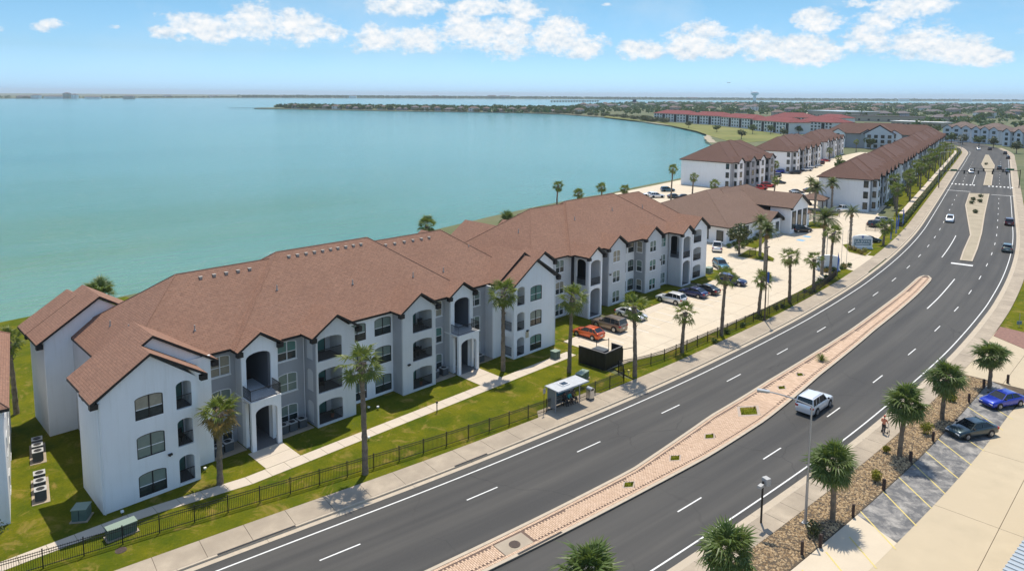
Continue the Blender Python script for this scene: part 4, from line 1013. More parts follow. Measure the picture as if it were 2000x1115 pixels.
# ------------------------------------------------------------------ plants
def frond_fan(seed, nb=14, pet=1.0, bl=.9, spread=105, old=False):
    r = random.Random(seed); mb = MB()
    sag = .10; hub = Vector((pet, 0, -sag * pet))
    mb.tube((0, 0, 0), tuple(hub * .5 + Vector((0, 0, .03))), .022, .018, 4, 1); mb.tube(tuple(hub * .5 + Vector((0, 0, .03))), tuple(hub), .018, .012, 4, 1)
    for k in range(nb):
        th = R(-spread + 2 * spread * (k + .5) / nb + r.uniform(-3, 3)); L = bl * (.72 + .28 * math.cos(th * .75)) * r.uniform(.88, 1.08)
        d = Vector((math.cos(th), math.sin(th), .10 * abs(math.sin(th)) + r.uniform(-.05, .05)))
        s_ = Vector((-math.sin(th), math.cos(th), 0)); w_ = .062 * bl
        m1 = hub + d * (L * .55); drop = r.uniform(.10, .55) * L
        tip = hub + d * L + Vector((0, 0, -drop)); up_ = Vector((0, 0, .035))
        a_, b_ = m1 + s_ * w_, m1 - s_ * w_
        mb.face([tuple(hub), tuple(a_), tuple(m1 + up_)], 0); mb.face([tuple(hub), tuple(m1 + up_), tuple(b_)], 0)
        mb.face([tuple(a_), tuple(tip), tuple(m1 + up_)], 0); mb.face([tuple(b_), tuple(m1 + up_), tuple(tip)], 0)
    return mb
def frond_pin(seed, L=2.0):
    r = random.Random(seed); mb = MB(); pts = []
    n = 15
    for k in range(n + 1):
        t = k / n; pts.append(Vector((L * (t - .12 * t ** 3), 0, L * (.28 * t - .62 * t ** 2.1))))
    mb.path([tuple(p) for p in pts[::3]], [.03, .026, .02, .015, .01, .006][:len(pts[::3])], 4, 1)
    for k in range(1, n + 1):
        for sg in (-1, 1):
            for h_ in (0, .5):
                t = (k - h_) / n; i = min(n - 1, int(t * n)); p = pts[i].lerp(pts[i + 1], t * n - i); dirv = (pts[i + 1] - pts[i]).normalized()
                ll = .46 * math.sin(math.pi * min(.96, .18 + .8 * t)) * r.uniform(.85, 1.1) * L / 2
                d = (dirv * .75 + Vector((0, sg * 1.0, r.uniform(-.35, .05)))).normalized(); q = p + d * ll; wv = dirv * .03
                mb.face([tuple(p - wv), tuple(p + wv), tuple(q)], 0)
    return mb
FR = {}
for k in range(4):
    FR['fan', k] = frond_fan(k).mesh('frond', ['fan', 'barkpale']); FR['sabal', k] = frond_fan(20 + k, 16, .85, 1.0, 120).mesh('frond', ['fandark', 'fandark'])
    FR['old', k] = frond_fan(40 + k, 12, .8, .85, 80).mesh('frond', ['fanold', 'dead']); FR['date', k] = frond_pin(60 + k).mesh('frond', ['date', 'barkpale'])
    FR['dead', k] = frond_fan(80 + k, 8, .6, .8, 45).mesh('frond', ['dead', 'dead'])
def crown_layout(kind, n, r):
    out = []
    for k in range(n):
        t = (k + .5) / n
        if kind == 'fan': el = 80 - 140 * t ** .9
        elif kind == 'sabal': el = 84 - 138 * t ** .85
        elif kind == 'date': el = 80 - 105 * t ** .9
        out.append((k * 137.5 + r.uniform(-22, 22), el + r.uniform(-14, 14), r.uniform(.72, 1.18), r.uniform(-40, 40)))
    return out
def fmat(az_, el_, roll_, s_):
    return Matrix.Rotation(R(az_), 4, 'Z') @ Matrix.Rotation(R(-el_), 4, 'Y') @ Matrix.Rotation(R(roll_), 4, 'X') @ Matrix.Scale(s_, 4)
def joined_crown(kind, n, seed, name='crown', olds=0):
    key = ('crown', kind, n, seed, olds)
    if key in CACHE: return CACHE[key]
    r = random.Random(seed); me = bpy.data.meshes.new(name); Vs = []; Fs = []; Ms = []
    lay = [(a, e, s, ro, kind) for a, e, s, ro in crown_layout(kind, n, r)] + [(r.uniform(0, 360), r.uniform(-75, -55), r.uniform(.8, 1), 0, 'dead') for _ in range(olds)]
    mats = {'fan': ('fan', 'barkpale'), 'sabal': ('fandark', 'fandark'), 'date': ('date', 'barkpale'), 'dead': ('dead', 'dead')}
    names = list(mats[kind]) + ['dead']
    for a, e, s, ro, kd in lay:
        src = FR[kd, r.randrange(4)]; M_ = fmat(a, e, ro, s); i = len(Vs)
        Vs += [tuple(M_ @ v.co) for v in src.vertices]; Fs += [tuple(i + q for q in p.vertices) for p in src.polygons]
        Ms += [2 if kd == 'dead' else p.material_index for p in src.polygons]
    me.from_pydata(Vs, [], Fs)
    for q in names: me.materials.append(MATS[q])
    me.polygons.foreach_set('material_index', np.array(Ms, dtype=np.int32)); me.update()
    CACHE[key] = me; return me
def trunk_mesh(h, r0, r1, lean, kind, seed):
    r = random.Random(seed); mb = MB(); n = max(6, int(h / .45)); ns = 9; rings = []
    for k in range(n + 1):
        t = k / n; x = lean[0] * t * t; y = lean[1] * t * t
        rr = r0 + (r1 - r0) * t + (.10 * r0 if k == 0 else 0)
        if kind in ('fan', 'sabal') and t > .80: rr *= 1 + .75 * (t - .80) / .2 * (1 if kind == 'fan' else .5)
        rr *= 1 + (.07 if k % 2 else -.05); rings.append((x, y, h * t, rr))
    i0 = 0
    for k, (x, y, z, rr) in enumerate(rings):
        for j in range(ns): a = 2 * math.pi * (j + .5 * (k % 2)) / ns; f_ = rr * r.uniform(.9, 1.12); mb.V.append((x + f_ * math.cos(a), y + f_ * math.sin(a), z))
    for k in range(n):
        for j in range(ns):
            a = k * ns + j; b = k * ns + (j + 1) % ns; mb.F.append((a, b, b + ns, a + ns)); mb.M.append(0)
    # boots: stubs of old leaf bases
    nbt = {'fan': 26, 'sabal': 14, 'date': 40}[kind]
    for k in range(nbt):
        t = r.uniform(.72, 1.0) if kind != 'date' else r.uniform(.55, 1.0); a = r.uniform(0, 6.28); x = lean[0] * t * t; y = lean[1] * t * t; rr = r0 + (r1 - r0) * t
        p = Vector((x + rr * math.cos(a), y + rr * math.sin(a), h * t)); q = p + Vector((math.cos(a) * .16, math.sin(a) * .16, .22))
        mb.tube(tuple(p), tuple(q), .055, .02, 4, 0)
    return mb.mesh('trunk', ['bark' if kind != 'date' else 'barkpale'])
PALMS = 'palms planted about the grounds'
def palm(loc, h, label, kind='fan', cr=1.75, detail=False, seed=0, lean=(0, 0), n=None, olds=5, group=PALMS, oldn=0, z=0.0):
    r = random.Random(seed * 7 + 1); cr *= 1.0
    o = thing({'fan': 'fan_palm', 'sabal': 'sabal_palm', 'date': 'date_palm'}[kind], label, 'palm tree', (loc[0], loc[1], z), r.uniform(0, 6.28), group)
    rad = {'fan': (.26, .17), 'sabal': (.21, .17), 'date': (.30, .24)}[kind]
    ht = h - cr * .72
    if lean == (0, 0): lean = (r.uniform(-.35, .35), r.uniform(-.35, .35))
    inst('trunk', trunk_mesh(ht, rad[0], rad[1], lean, kind, seed), o)
    n = int((n or {'fan': 44, 'sabal': 58, 'date': 54}[kind]) * (.74 if kind != 'date' else 1)); base = (lean[0], lean[1], ht - .05)
    s0 = cr / {'fan': 1.75, 'sabal': 1.7, 'date': 2.0}[kind]
    if detail:
        for k, (a, e, s_, ro) in enumerate(crown_layout(kind, n, r)):
            kd = 'old' if (oldn and k > n - oldn) else kind
            f_ = inst('frond', FR[kd, r.randrange(4)], o); f_.matrix_local = Matrix.Translation(base) @ fmat(a, e, ro, s_ * s0)
        for k in range(olds):
            f_ = inst('dead_frond', FR['dead', r.randrange(4)], o); f_.matrix_local = Matrix.Translation((base[0], base[1], base[2] - .25)) @ fmat(r.uniform(0, 360), r.uniform(-82, -62), 0, s_ * s0 * .9)
    else:
        inst('crown', joined_crown(kind, n, 3 + seed % 3, olds=olds), o, base, r.uniform(0, 6.28), scale=s0)
    return o
# near palms, each frond its own piece
palm((8.1, -1.9), 7.1, 'short fan palm with browning lower fronds beside the nearest wing', cr=1.85, detail=True, seed=1, n=56, oldn=22, olds=0)
palm((17.5, -8.9), 11.1, 'tall fan palm inside the fence before the middle of the first building', cr=1.95, detail=True, seed=2, lean=(-.15, .1))
palm((41.6, -1.0), 10.8, 'tall fan palm on the lawn beside the second stair entry', cr=1.95, detail=True, seed=3, olds=10)
palm((46.8, -6.7), 10.2, 'fan palm on the lawn between the garden path and the bus shelter', cr=1.9, detail=True, seed=4, olds=6)
palm((51.3, -12.7), 9.4, 'fan palm at the fence corner by the dark bin enclosure', cr=1.8, detail=True, seed=5, lean=(.3, 0), n=34)
palm((61.9, -12.4), 6.2, 'short fan palm on the verge, first beyond the bin enclosure', cr=1.55, detail=True, seed=6, n=34)
palm((71.2, -12.8), 9.4, 'tall fan palm on the verge opposite the parked white crossover', cr=1.7, detail=True, seed=7, lean=(-.2, .2), n=32)
palm((84.0, -11.9), 6.5, 'short thick fan palm on the verge beside the tall brown lamp post', cr=1.7, detail=True, seed=8, n=40)
palm((93.1, -12.5), 8.6, 'leaning fan palm on the verge just past the brown lamp post', cr=1.7, seed=9, lean=(.7, .2), n=30)
palm((102.7, -12.4), 6.3, 'small fan palm on the verge before the entrance flag', cr=1.6, seed=10, n=34)
palm((111.0, -11.9), 9.6, 'tall dark-trunked fan palm beside the blue entrance flag', cr=1.7, seed=11, lean=(.2, .3))
palm((114.5, -9.2), 12.4, 'huge date palm towering over the entrance drive', kind='date', cr=3.0, seed=12)
palm((120.42, 5.41), 8.6, 'date palm at the back of the island by the clubhouse gate', kind='date', cr=2.3, seed=13)
palm((106.86, -1.97), 10.0, 'large date palm on the small round island', kind='date', cr=2.7, seed=14, n=64)
palm((165.98, 12.79), 11.2, 'tall date palm on the gate island', kind='date', cr=2.8, seed=15)
palm((189.26, 17.25), 9.6, 'date palm against the white end wall of the roadside apartments', kind='date', cr=2.5, seed=16)
palm((186.07, 32.79), 8.6, 'slim fan palm in the lot behind the clubhouse', cr=1.6, seed=17)
palm((144.67, -3.45), 9.0, 'thin palm beside the entrance sign wall', kind='date', cr=2.2, seed=18, n=28)
palm((150.58, -8.33), 5.6, 'short bushy palm on the verge by the blue feather flags', cr=2.0, seed=19)
palm((197.98, 27.13), 8.4, 'dark palm on the lot edge beside the mail pavilion', kind='date', cr=2.4, seed=20)
palm((-1.01, 25.01), 8.6, 'fan palm between the left building and the first apartment block', cr=1.5, detail=True, seed=21, olds=14, kind='fan')
palm((163.74, 53.49), 12.0, 'tall slim palm near the bay beside the far lot', cr=1.6, seed=22)
palm((183.29, 57.98), 7.5, 'palm standing before the white end wall of the bayside block', cr=1.7, seed=23)
palm((192.83, 55.41), 5.0, 'low palm whose crown shows over the clubhouse ridge', cr=1.9, seed=24)
for k, (x, y, hh, lb) in enumerate(((9.1, 32, 10.3, 'round palm crown rising behind the western roof of the first building'), (59.6, 36, 11.2, 'palm crown showing above the main ridge of the first building'), (82.8, 40, 8.9, 'dark round palm behind the valley between the two roofs'), (137, 74.3, 7.4, 'leftmost of the four bayside palms above the second roof'), (146.7, 74.6, 4.3, 'second of the four bayside palms above the second roof'), (160.3, 76.2, 4.7, 'third of the four bayside palms, beside the gazebo'), (172.9, 76.9, 3.0, 'last of the four bayside palms, behind the gazebo roof'))):
    palm((x, y), hh, lb, cr=2.0 if k in (0, 2) else 1.75, seed=30 + k, kind='sabal' if k in (0, 2) else 'fan', n=60)
for k in range(22):
    s = s_at(197) + k * 11.0; d = 8.2 + (k % 3) * 1.6
    palm(rp(s, d), (8.6, 7.2, 9.0, 7.8)[k % 4], '%s palm of the hedge row, counted from the near end' % ordn(k + 1), cr=2.0, seed=40 + k, group='palms of the hedge row', olds=4)
for k, p in enumerate(((246.64, 60.21), (419.82, 90.08), (454.77, 96.64), (311.08, 60.45), (474.58, 96.98), (295.12, 74.65), (355.80, 80.99))):
    palm(p, (7.5, 7, 6.5, 6, 6.5, 7, 6)[k], '%s of the small palms among the distant apartments, from the nearest' % ordn(k + 1), cr=1.7, seed=70 + k, group='small distant palms', olds=2)
# sabal palms in the stone bed
for k, (x, y, hh, lb) in enumerate(((39.05, -39.4, 6.0, 'sabal palm beside the street lamp with the long arm'), (53.4, -39.9, 6.3, 'sabal palm beside the person in the orange shirt'), (64.3, -40.6, 5.9, 'sabal palm behind the dark teal saloon'), (76.8, -42.2, 5.2, 'sabal palm with ragged trunk by the bright blue saloon'), (24.9, -38.2, 5.4, 'sabal palm beside the floodlight pole'), (15.2, -35.1, 7.0, 'sabal palm whose top pokes in at the bottom edge'))):
    palm((x, y), hh, lb, kind='sabal', cr=1.95, detail=True, seed=90 + k, n=70, olds=3, group='sabal palms in the stone bed')

def leaf_blob(name, mat, lumps, nl, size, seed, parent=None, loc=(0, 0, 0)):
    """leaf cards spread through several lumps; uneven outline with gaps"""
    r = np.random.default_rng(seed); V = []; F = []
    wts = np.array([l[3] ** 2 for l in lumps]); wts = wts / wts.sum()
    ch = r.choice(len(lumps), nl, p=wts)
    for k in range(nl):
        cx, cy, cz, rr, fl = lumps[ch[k]]
        d = r.normal(size=3); d /= np.linalg.norm(d); q = rr * r.uniform(.55, 1.06)
        p = np.array([cx, cy, cz]) + d * q * np.array([1, 1, fl])
        nrm = d + r.normal(size=3) * .7; nrm /= np.linalg.norm(nrm); a = np.cross(nrm, r.normal(size=3)); a /= np.linalg.norm(a); b = np.cross(nrm, a); s_ = size * r.uniform(.6, 1.3); i = len(V)
        V += [tuple(p - a * s_ - b * s_ * .1), tuple(p + b * s_ * .55), tuple(p + a * s_), tuple(p - b * s_ * .55)]; F.append((i, i + 1, i + 2, i + 3))
    mb = MB(); mb.V = V; mb.F = F; mb.M = [0] * len(F); mb.U = [(0, 0)] * (4 * len(F))
    return mb.build(name, [mat], parent, loc=loc)
def tree(loc, h, cr, label, mat='leaf', seed=0, nl=1800, size=.22, group=None, stems=6, fl=.8):
    r = random.Random(seed); o = thing('broadleaf_tree', label, 'tree', (loc[0], loc[1], 0), 0, group)
    mb = MB(); th = h * .42; mb.path([(0, 0, 0), (.05, .02, th * .5), (.02, .06, th)], [.22 * cr / 3, .17 * cr / 3, .14 * cr / 3], 7)
    lumps = []
    for k in range(stems):
        a = k * 6.283 / stems + r.uniform(-.4, .4); q = cr * r.uniform(.35, .62); z = h * r.uniform(.52, .80)
        mb.path([(.02, .06, th * r.uniform(.7, 1)), (q * .5 * math.cos(a), q * .5 * math.sin(a), (th + z) / 2), (q * math.cos(a), q * math.sin(a), z)], [.10 * cr / 3, .07 * cr / 3, .03], 5)
        lumps.append((q * math.cos(a), q * math.sin(a), z, cr * r.uniform(.38, .52), fl))
    lumps.append((0, 0, h * .82, cr * .5, fl)); lumps.append((0, 0, h * .6, cr * .55, fl))
    mb.build('trunk', ['bark'], o); leaf_blob('crown', mat, lumps, nl, size, seed, o); return o
tree((157.64, 15.78), 7.6, 3.9, 'round dark tree by the gate behind the clubhouse', seed=1, nl=2600, size=.26)
tree((-7.5, -.2), 3.4, 1.9, 'thin leafy bush in the bottom left corner', seed=9, nl=900, size=.12, mat='mangrove')
tree((118.62, 9.02), 6.6, 2.9, 'small round tree at the corner of the clubhouse', seed=2, nl=1900, size=.24, mat='mangrove')
def shrub(loc, r_, label, mat='leaf', seed=0, nl=260, size=.12, h=None, name='shrub', group='shrubs', spiky=False):
    o = thing(name, label, 'shrub', (loc[0], loc[1], 0), 0, group); r = random.Random(seed)
    if spiky:
        mb = MB()
        for k in range(90):
            a = r.uniform(0, 6.28); e = r.uniform(.25, 1.35); L = r_ * r.uniform(.8, 1.3); d = Vector((math.cos(a) * math.cos(e), math.sin(a) * math.cos(e), math.sin(e))); s_ = Vector((-math.sin(a), math.cos(a), 0)) * .03
            tip = d * L + Vector((0, 0, -.18 * L)); mid = d * (L * .6)
            mb.face([tuple(-s_), tuple(s_), tuple(mid + s_ * 1.2), tuple(mid - s_ * 1.2)]); mb.face([tuple(mid - s_ * 1.2), tuple(mid + s_ * 1.2), tuple(tip)])
        mb.build('foliage', [mat], o)
        MB().tube((0, 0, -.05), (0, 0, .25), .12, .05, 6).build('stem', ['bark'], o)
    else:
        h = h or r_ * 1.2
        lumps = [(r.uniform(-.4, .4) * r_, r.uniform(-.4, .4) * r_, h * r.uniform(.35, .7), r_ * r.uniform(.45, .7), .9) for _ in range(5)]
        leaf_blob('foliage', mat, lumps, nl, size, seed, o)
        mb = MB()
        for k in range(4): mb.tube((0, 0, -.05), (r.uniform(-.3, .3) * r_, r.uniform(-.3, .3) * r_, h * .6), .025, .012, 4)
        mb.build('stem', ['bark'], o)
    return o
shrub((71.6, -25.9), 1.05, 'spiky grass clump on the brick median', 'fan', 1, spiky=True)
for k, (p, r_, lb) in enumerate((((59.6, -40.3), .75, 'yellow shrub beside the dark teal saloon'), ((47.2, -40.0), .62, 'yellow shrub halfway along the stone bed'), ((70.0, -40.2), .62, 'yellow shrub between the two parked saloons'), ((36.2, -39.1), .72, 'green shrub at the foot of the arm lamp'), ((53.2, -38.9), .4, 'tiny yellow shrub by the second sabal palm'))):
    shrub(p, r_, lb, 'shrubyellow' if k != 3 else 'mangrove', 10 + k, 420, .10, r_ * 1.7, group='shrubs in the stone bed')
for k, (u, v) in enumerate(((67.8, -13.6), (72.5, -12.9), (88.0, -12.6), (89.6, -12.9), (100.5, -12.0), (104.8, -11.7), (106.6, -11.4), (76.5, -13.2), (109.5, -10.9), (112.6, -10.6))):
    shrub((u, v), .5, '%s dark shrub along the lot fence, counted from the bin enclosure' % ordn(k + 1), 'leaf', 20 + k, 200, .11, group='shrubs along the lot fence')
for k in range(9):
    a = k / 8; p = (116.5 + 7.5 * a, -9.2 - 1.2 * a + .5 * math.sin(k * 2)); shrub(p, .7, '%s shrub of the bed around the white sign wall' % ordn(k + 1), 'leaf' if k % 3 else 'fanold', 40 + k, 220, .12, group='shrubs round the sign wall')
for k, p in enumerate(((139.04, -6.46), (138.06, -7.51), (137.09, -8.53), (139.58, -8.30), (140.05, -5.39))):
    shrub(p, .75, '%s flowering shrub under the entrance sign' % ordn(k + 1), 'shrubyellow' if k % 2 else 'fanold', 60 + k, 220, .12, group='shrubs under the sign')
for k, p in enumerate(((121.97, 11.08), (125.11, 11.53), (128.19, 12.15), (131.38, 12.79), (134.15, 13.19), (123.03, 13.50), (139.24, 14.68), (144.21, 15.81), (148.64, 16.88), (151.67, 16.73), (125.59, 13.89))):
    shrub(p, .8, '%s clipped shrub in front of the clubhouse' % ordn(k + 1), 'leaf', 80 + k, 240, .13, group='clubhouse shrubs')
for k, p in enumerate(((243.99, -5.44), (253.93, -5.48), (215.71, -12.13), (240.44, -7.95), (235.07, -7.18), (386.05, 18.97))):
    shrub(p, 1.0, '%s low shrub on the tan medians before the horizon' % ordn(k + 1), 'mangrove', 100 + k, 200, .18, .9, group='median shrubs')
# clipped hedge along the road
hd = thing('hedge', 'long clipped hedge between the road and the apartment palms', 'hedge')
r = np.random.default_rng(8); V = []; F = []
hs0, hs1 = s_at(178), s_at(486)
mb = MB()
for a, b in zip(np.arange(hs0, hs1, 6), np.arange(hs0 + 6, hs1 + 6, 6)): mb.prism(line(4.85, a, b, 6) + line(5.75, a, b, 6)[::-1], -.1, 1.05, 0)
mb.build('core', ['soil'], hd)
for k in range(9000):
    s = hs0 + (hs1 - hs0) * r.random() ** 1.5; d = 4.75 + r.random() * 1.1; face_ = r.random()
    z = 1.1 + r.normal() * .06 if face_ < .45 else r.random() * 1.1
    if face_ >= .45: d = 4.78 if face_ < .8 else 5.8
    x, y = rp(s, d + r.normal() * .05); s_ = r.uniform(.10, .2); a = r.normal(size=3); a /= np.linalg.norm(a); b = np.cross(a, r.normal(size=3)); b /= np.linalg.norm(b); p = np.array([x, y, z]); i = len(V)
    V += [tuple(p - a * s_), tuple(p + b * s_ * .6), tuple(p + a * s_), tuple(p - b * s_ * .6)]; F.append((i, i + 1, i + 2, i + 3))
mb = MB(); mb.V = V; mb.F = F; mb.M = [0] * len(F); mb.U = [(0, 0)] * (4 * len(F)); mb.build('foliage', ['leaf'], hd)

# ------------------------------------------------------------------ fences
def fence(pts, label, h=1.3, step=.125, bay=2.4, single=0, name='metal_fence'):
    o = thing(name, label, 'fence')
    P = catmull(pts, 1.0); L = [0.0]
    for a, b in zip(P, P[1:]): L.append(L[-1] + (b - a).length)
    X = [p.x for p in P]; Y = [p.y for p in P]; at = lambda s: (float(np.interp(s, L, X)), float(np.interp(s, L, Y)))
    n = int(round(L[-1] / bay)); bay = L[-1] / n
    pm_ = MB().box(-.035, .035, -.035, .035, -.15, h + .08).box(-.045, .045, -.045, .045, h + .08, h + .11).mesh('post', ['rail'])
    pk = MB().box(-.011, .011, -.011, .011, .06, h + .04).mesh('picket', ['rail']); rest = MB(); cnt = 0
    for k in range(n + 1): inst('post', pm_, o, at(k * bay) + (0,))
    for k in range(n):
        a = at(k * bay); b = at((k + 1) * bay); ang = math.atan2(b[1] - a[1], b[0] - a[0]); ln = math.dist(a, b); key = ('frl', round(ln, 2), h)
        if key not in CACHE: CACHE[key] = MB().box(.036, ln - .036, -.018, .018, -.02, .02).mesh('rail', ['rail'])
        for z in (h - .04, h - .22, .16): inst('rail', CACHE[key], o, a + (z,), ang)
        m_ = int(bay / step)
        for j in range(1, m_):
            t = j / m_; x = a[0] + (b[0] - a[0]) * t; y = a[1] + (b[1] - a[1]) * t
            if cnt < single: inst('picket', pk, o, (x, y, 0), ang)
            else: rest.box(x - .011, x + .011, y - .011, y + .011, .06, h + .04)
            cnt += 1
    if rest.V: q = rest.build('pickets', ['rail'], o); q['kind'] = 'stuff'
    return o
fence([(-14, -1.8), (-5.4, -3.7), (1.9, -5.2), (7.8, -6.45), (17.1, -8.45), (25, -10.0), (32.8, -11.2), (40, -12.1), (49.0, -12.85)], 'black picket fence along the lawn of the first building', single=300)
fence([(49.0, -12.85), (50.2, -11.9), (51.0, -10.6)], 'short black fence return behind the corner palm', bay=1.4)
fence([(51.0, -10.6), (54, -11.6), (58, -12.3), (66, -12.6), (76.7, -13.0), (91, -13.3), (101, -13.2), (110, -12.3), (116, -11.4)], 'black picket fence along the parking lot verge')
fence([(117.47, 8.21), (117.32, 6.49), (120.25, 6.20)], 'black gate fence beside the clubhouse', 1.7)
fence([(157.82, 18.48), (154.72, 13.87), (162.55, 15.02)], 'dark fence between the clubhouse and the gate', 1.7)
fence([(167.21, 15.65), (175.69, 13.99), (180.39, 11.76)], 'dark fence behind the gate island', 1.6)
fence([(165.43, 0.19), (165.96, -2.07), (169.54, -2.78)], 'dark gate by the parked dark crossover', 1.7)

# ------------------------------------------------------------------ street furniture
def lamp_post(loc, h, label, arm=None, mat='galv', r_=.11):
    o = thing('street_lamp', label, 'street lamp', (loc[0], loc[1], -.05))
    MB().tube((0, 0, 0), (0, 0, h), r_, r_ * .55, 10).build('pole', [mat], o, smooth=False)
    MB().box(-.22, .22, -.22, .22, 0, .12).tube((0, 0, .12), (0, 0, .3), .17, .13, 10).build('base_plate', [mat], o)
    if arm:
        p = []; n = 8
        for k in range(n + 1): t = k / n; p.append((arm[0] * t, arm[1] * t, h + arm[2] * math.sin(t * math.pi / 2)))
        MB().path(p, .055, 6).build('arm', [mat], o)
        a = math.atan2(arm[1], arm[0]); q = MB(); q.box(-.15, .75, -.17, .17, -.05, .09).box(.0, .65, -.13, .13, -.09, -.05)
        q.build('lamp_head', [mat], o, loc=p[-1], rz=a)
    else:
        MB().box(-.45, .45, -.12, .12, h, h + .12).build('lamp_head', [mat], o)
    return o
lamp_post((37.2, -38.1), 9.3, 'grey street lamp with a long arm over the road', (-1.15, 2.9, .55))
lp = lamp_post((81.6, -13.9), 10.7, 'tall brown lamp post on the verge with a pavement shadow', None, pm('brownpole', (.09, .06, .045), .5))
lamp_post((127.95, -4.86), 7.6, 'slim lamp post at the entrance drive', None, 'galv', .08)
fp = thing('floodlight_pole', 'short dark pole carrying a floodlight and a camera', 'pole', (34.9, -34.95 - .75, 0))
MB().tube((0, 0, 0), (0, 0, 3.3), .085, .075, 8).build('pole', ['black'], fp)
MB().box(.12, .55, -.25, .25, 2.95, 3.5).build('floodlight', ['actop'], fp, rz=R(-20)); MB().box(-.6, -.1, -.14, .14, 2.95, 3.15).build('camera_box', ['actop'], fp); MB().tube((-.45, 0, 2.9), (.45, 0, 3.1), .03, .03, 6).build('bracket', ['galv'], fp)
def flag(loc, h, label, rz=0.0, cw=.62):
    o = thing('feather_flag', label, 'flag', (loc[0], loc[1], 0), rz, 'blue feather flags'); MB().tube((0, 0, 0), (0, 0, h), .025, .015, 6).build('pole', ['galv'], o)
    mb = MB(); n = 10; pts = []
    for k in range(n + 1):
        t = k / n; z = h * (.22 + .78 * t); w_ = cw * (1 if t < .7 else max(.06, 1 - ((t - .7) / .3) ** 2)); y = .05 * math.sin(t * 9); pts.append((z, w_, y))
    for (za, wa, ya), (zb, wb, yb) in zip(pts, pts[1:]):
        mb.face([(.02, 0, za), (wa, ya, za), (wb, yb, zb), (.02, 0, zb)]); mb.face([(.02, .008, zb), (wb, yb + .008, zb), (wa, ya + .008, za), (.02, .008, za)])
    mb.build('cloth', [pm('flagblue', (.012, .09, .42), .7)], o); return o
flag((114.3, -11.9), 4.6, 'blue feather flag beside the white sign wall')
for k, p in enumerate(((151.65, -9.34), (159.82, -7.95), (165.44, -6.72), (174.89, -5.09))): flag(p, 5.2, '%s blue feather flag on the verge past the entrance, from the nearest' % ordn(k + 1), 0, .9)
bn_ = thing('banner', 'blue banner hanging beside the brown lamp post', 'banner', (82.9, -13.6, 0), R(45))
MB().tube((-.35, 0, 0), (-.35, 0, 6.9), .035, .03, 6).build('pole', ['brownpole'], bn_); MB().box(-.33, .38, -.01, .01, 5.2, 6.8).build('cloth', ['flagblue'], bn_); MB().box(-.2, .25, -.014, -.0105, 5.35, 5.9).build('print', [pm('flagpale', (.25, .5, .3), .7)], bn_)
# text helper
def lettering(txt, parent, loc, rz, size, mat, name='lettering', ext=.01):
    c = bpy.data.curves.new(name, 'FONT'); c.body = txt; c.size = size; c.extrude = ext; c.align_x = 'CENTER'; c.align_y = 'CENTER'; c.materials.append(MATS[mat])
    t_ = bpy.data.objects.new(name, c); COL.objects.link(t_); bpy.context.view_layer.update(); me = bpy.data.meshes.new_from_object(t_.evaluated_get(bpy.context.evaluated_depsgraph_get())); bpy.data.objects.remove(t_); o = bpy.data.objects.new(name, me); COL.objects.link(o); o.parent = parent; o.location = loc; o.rotation_euler = (math.pi / 2, 0, rz); return o
def sign_wall(loc, rz, label, w_=4.0, h=2.9, txt=True):
    o = thing('entrance_sign', label, 'sign', (loc[0], loc[1], 0), rz)
    P = [(-w_ / 2, 0), (w_ / 2, 0), (w_ / 2, h * .78)] + [(w_ / 2 * math.cos(t), h * .78 + h * .22 * math.sin(t)) for t in np.linspace(0.2, math.pi - .2, 9)] + [(-w_ / 2, h * .78)]
    plate(MB(), P, [], .5).build('wall', ['white'], o); MB().box(-w_ / 2 - .15, w_ / 2 + .15, -.12, .62, -.1, .25).build('plinth', ['lightgrey'], o)
    if txt:
        MB().box(-w_ * .42, w_ * .42, -.03, -.002, .75, 2.1).build('name_panel', [pm('signblue', (.20, .27, .32), .6)], o)
        lettering('LA JOYA', o, (0, -.04, 1.6), 0, .80, 'wframe')
        MB().box(-w_ * .34, w_ * .34, -.04, -.031, .95, 1.12).build('text_line', ['wframe'], o)
        e_ = MB()
        for k in range(6): a = k * math.pi / 3; e_.tube((0, -.03, 2.62), (math.cos(a) * .3, -.03, 2.62 + math.sin(a) * .3), .07, .02, 5)
        e_.tube((0, -.03, 2.2), (0, -.03, 2.62), .05, .05, 5)
        e_.build('emblem', ['flagblue'], o)
    return o
sign_wall((142.8, -6.6), R(-52), 'white arched entrance sign with lettering and blue emblem')
sign_wall((118.6, -8.6), R(128), 'blank rear of the matching white sign wall beside the drive', txt=True)
fl = thing('flag_pole', 'flag pole with a small striped flag at the entrance', 'flag', (122.0, -8.2, 0))
MB().tube((0, 0, 0), (0, 0, 7.5), .05, .03, 8).build('pole', ['galv'], fl)
mb = MB(); mb.face([(.03, 0, 7.3), (.03, 0, 6.0), (.9, .2, 5.7), (.75, -.15, 6.6)]); mb.build('flag_cloth', [pm('flagpurple', (.22, .08, .30), .8, (.6, .5, .6), 2.5, space='obj')], fl)
for k, (x, y) in enumerate(((124.3, -9.0), (125.3, -9.6))):
    o = thing('flag_pole', ('bare flag pole next to the striped flag', 'bare flag pole nearest the drive mouth')[k], 'pole', (x, y, 0)); MB().tube((0, 0, 0), (0, 0, 6.6), .045, .03, 8).tube((0, 0, 6.6), (0, 0, 6.7), .06, .06, 8).build('pole', ['galv'], o)

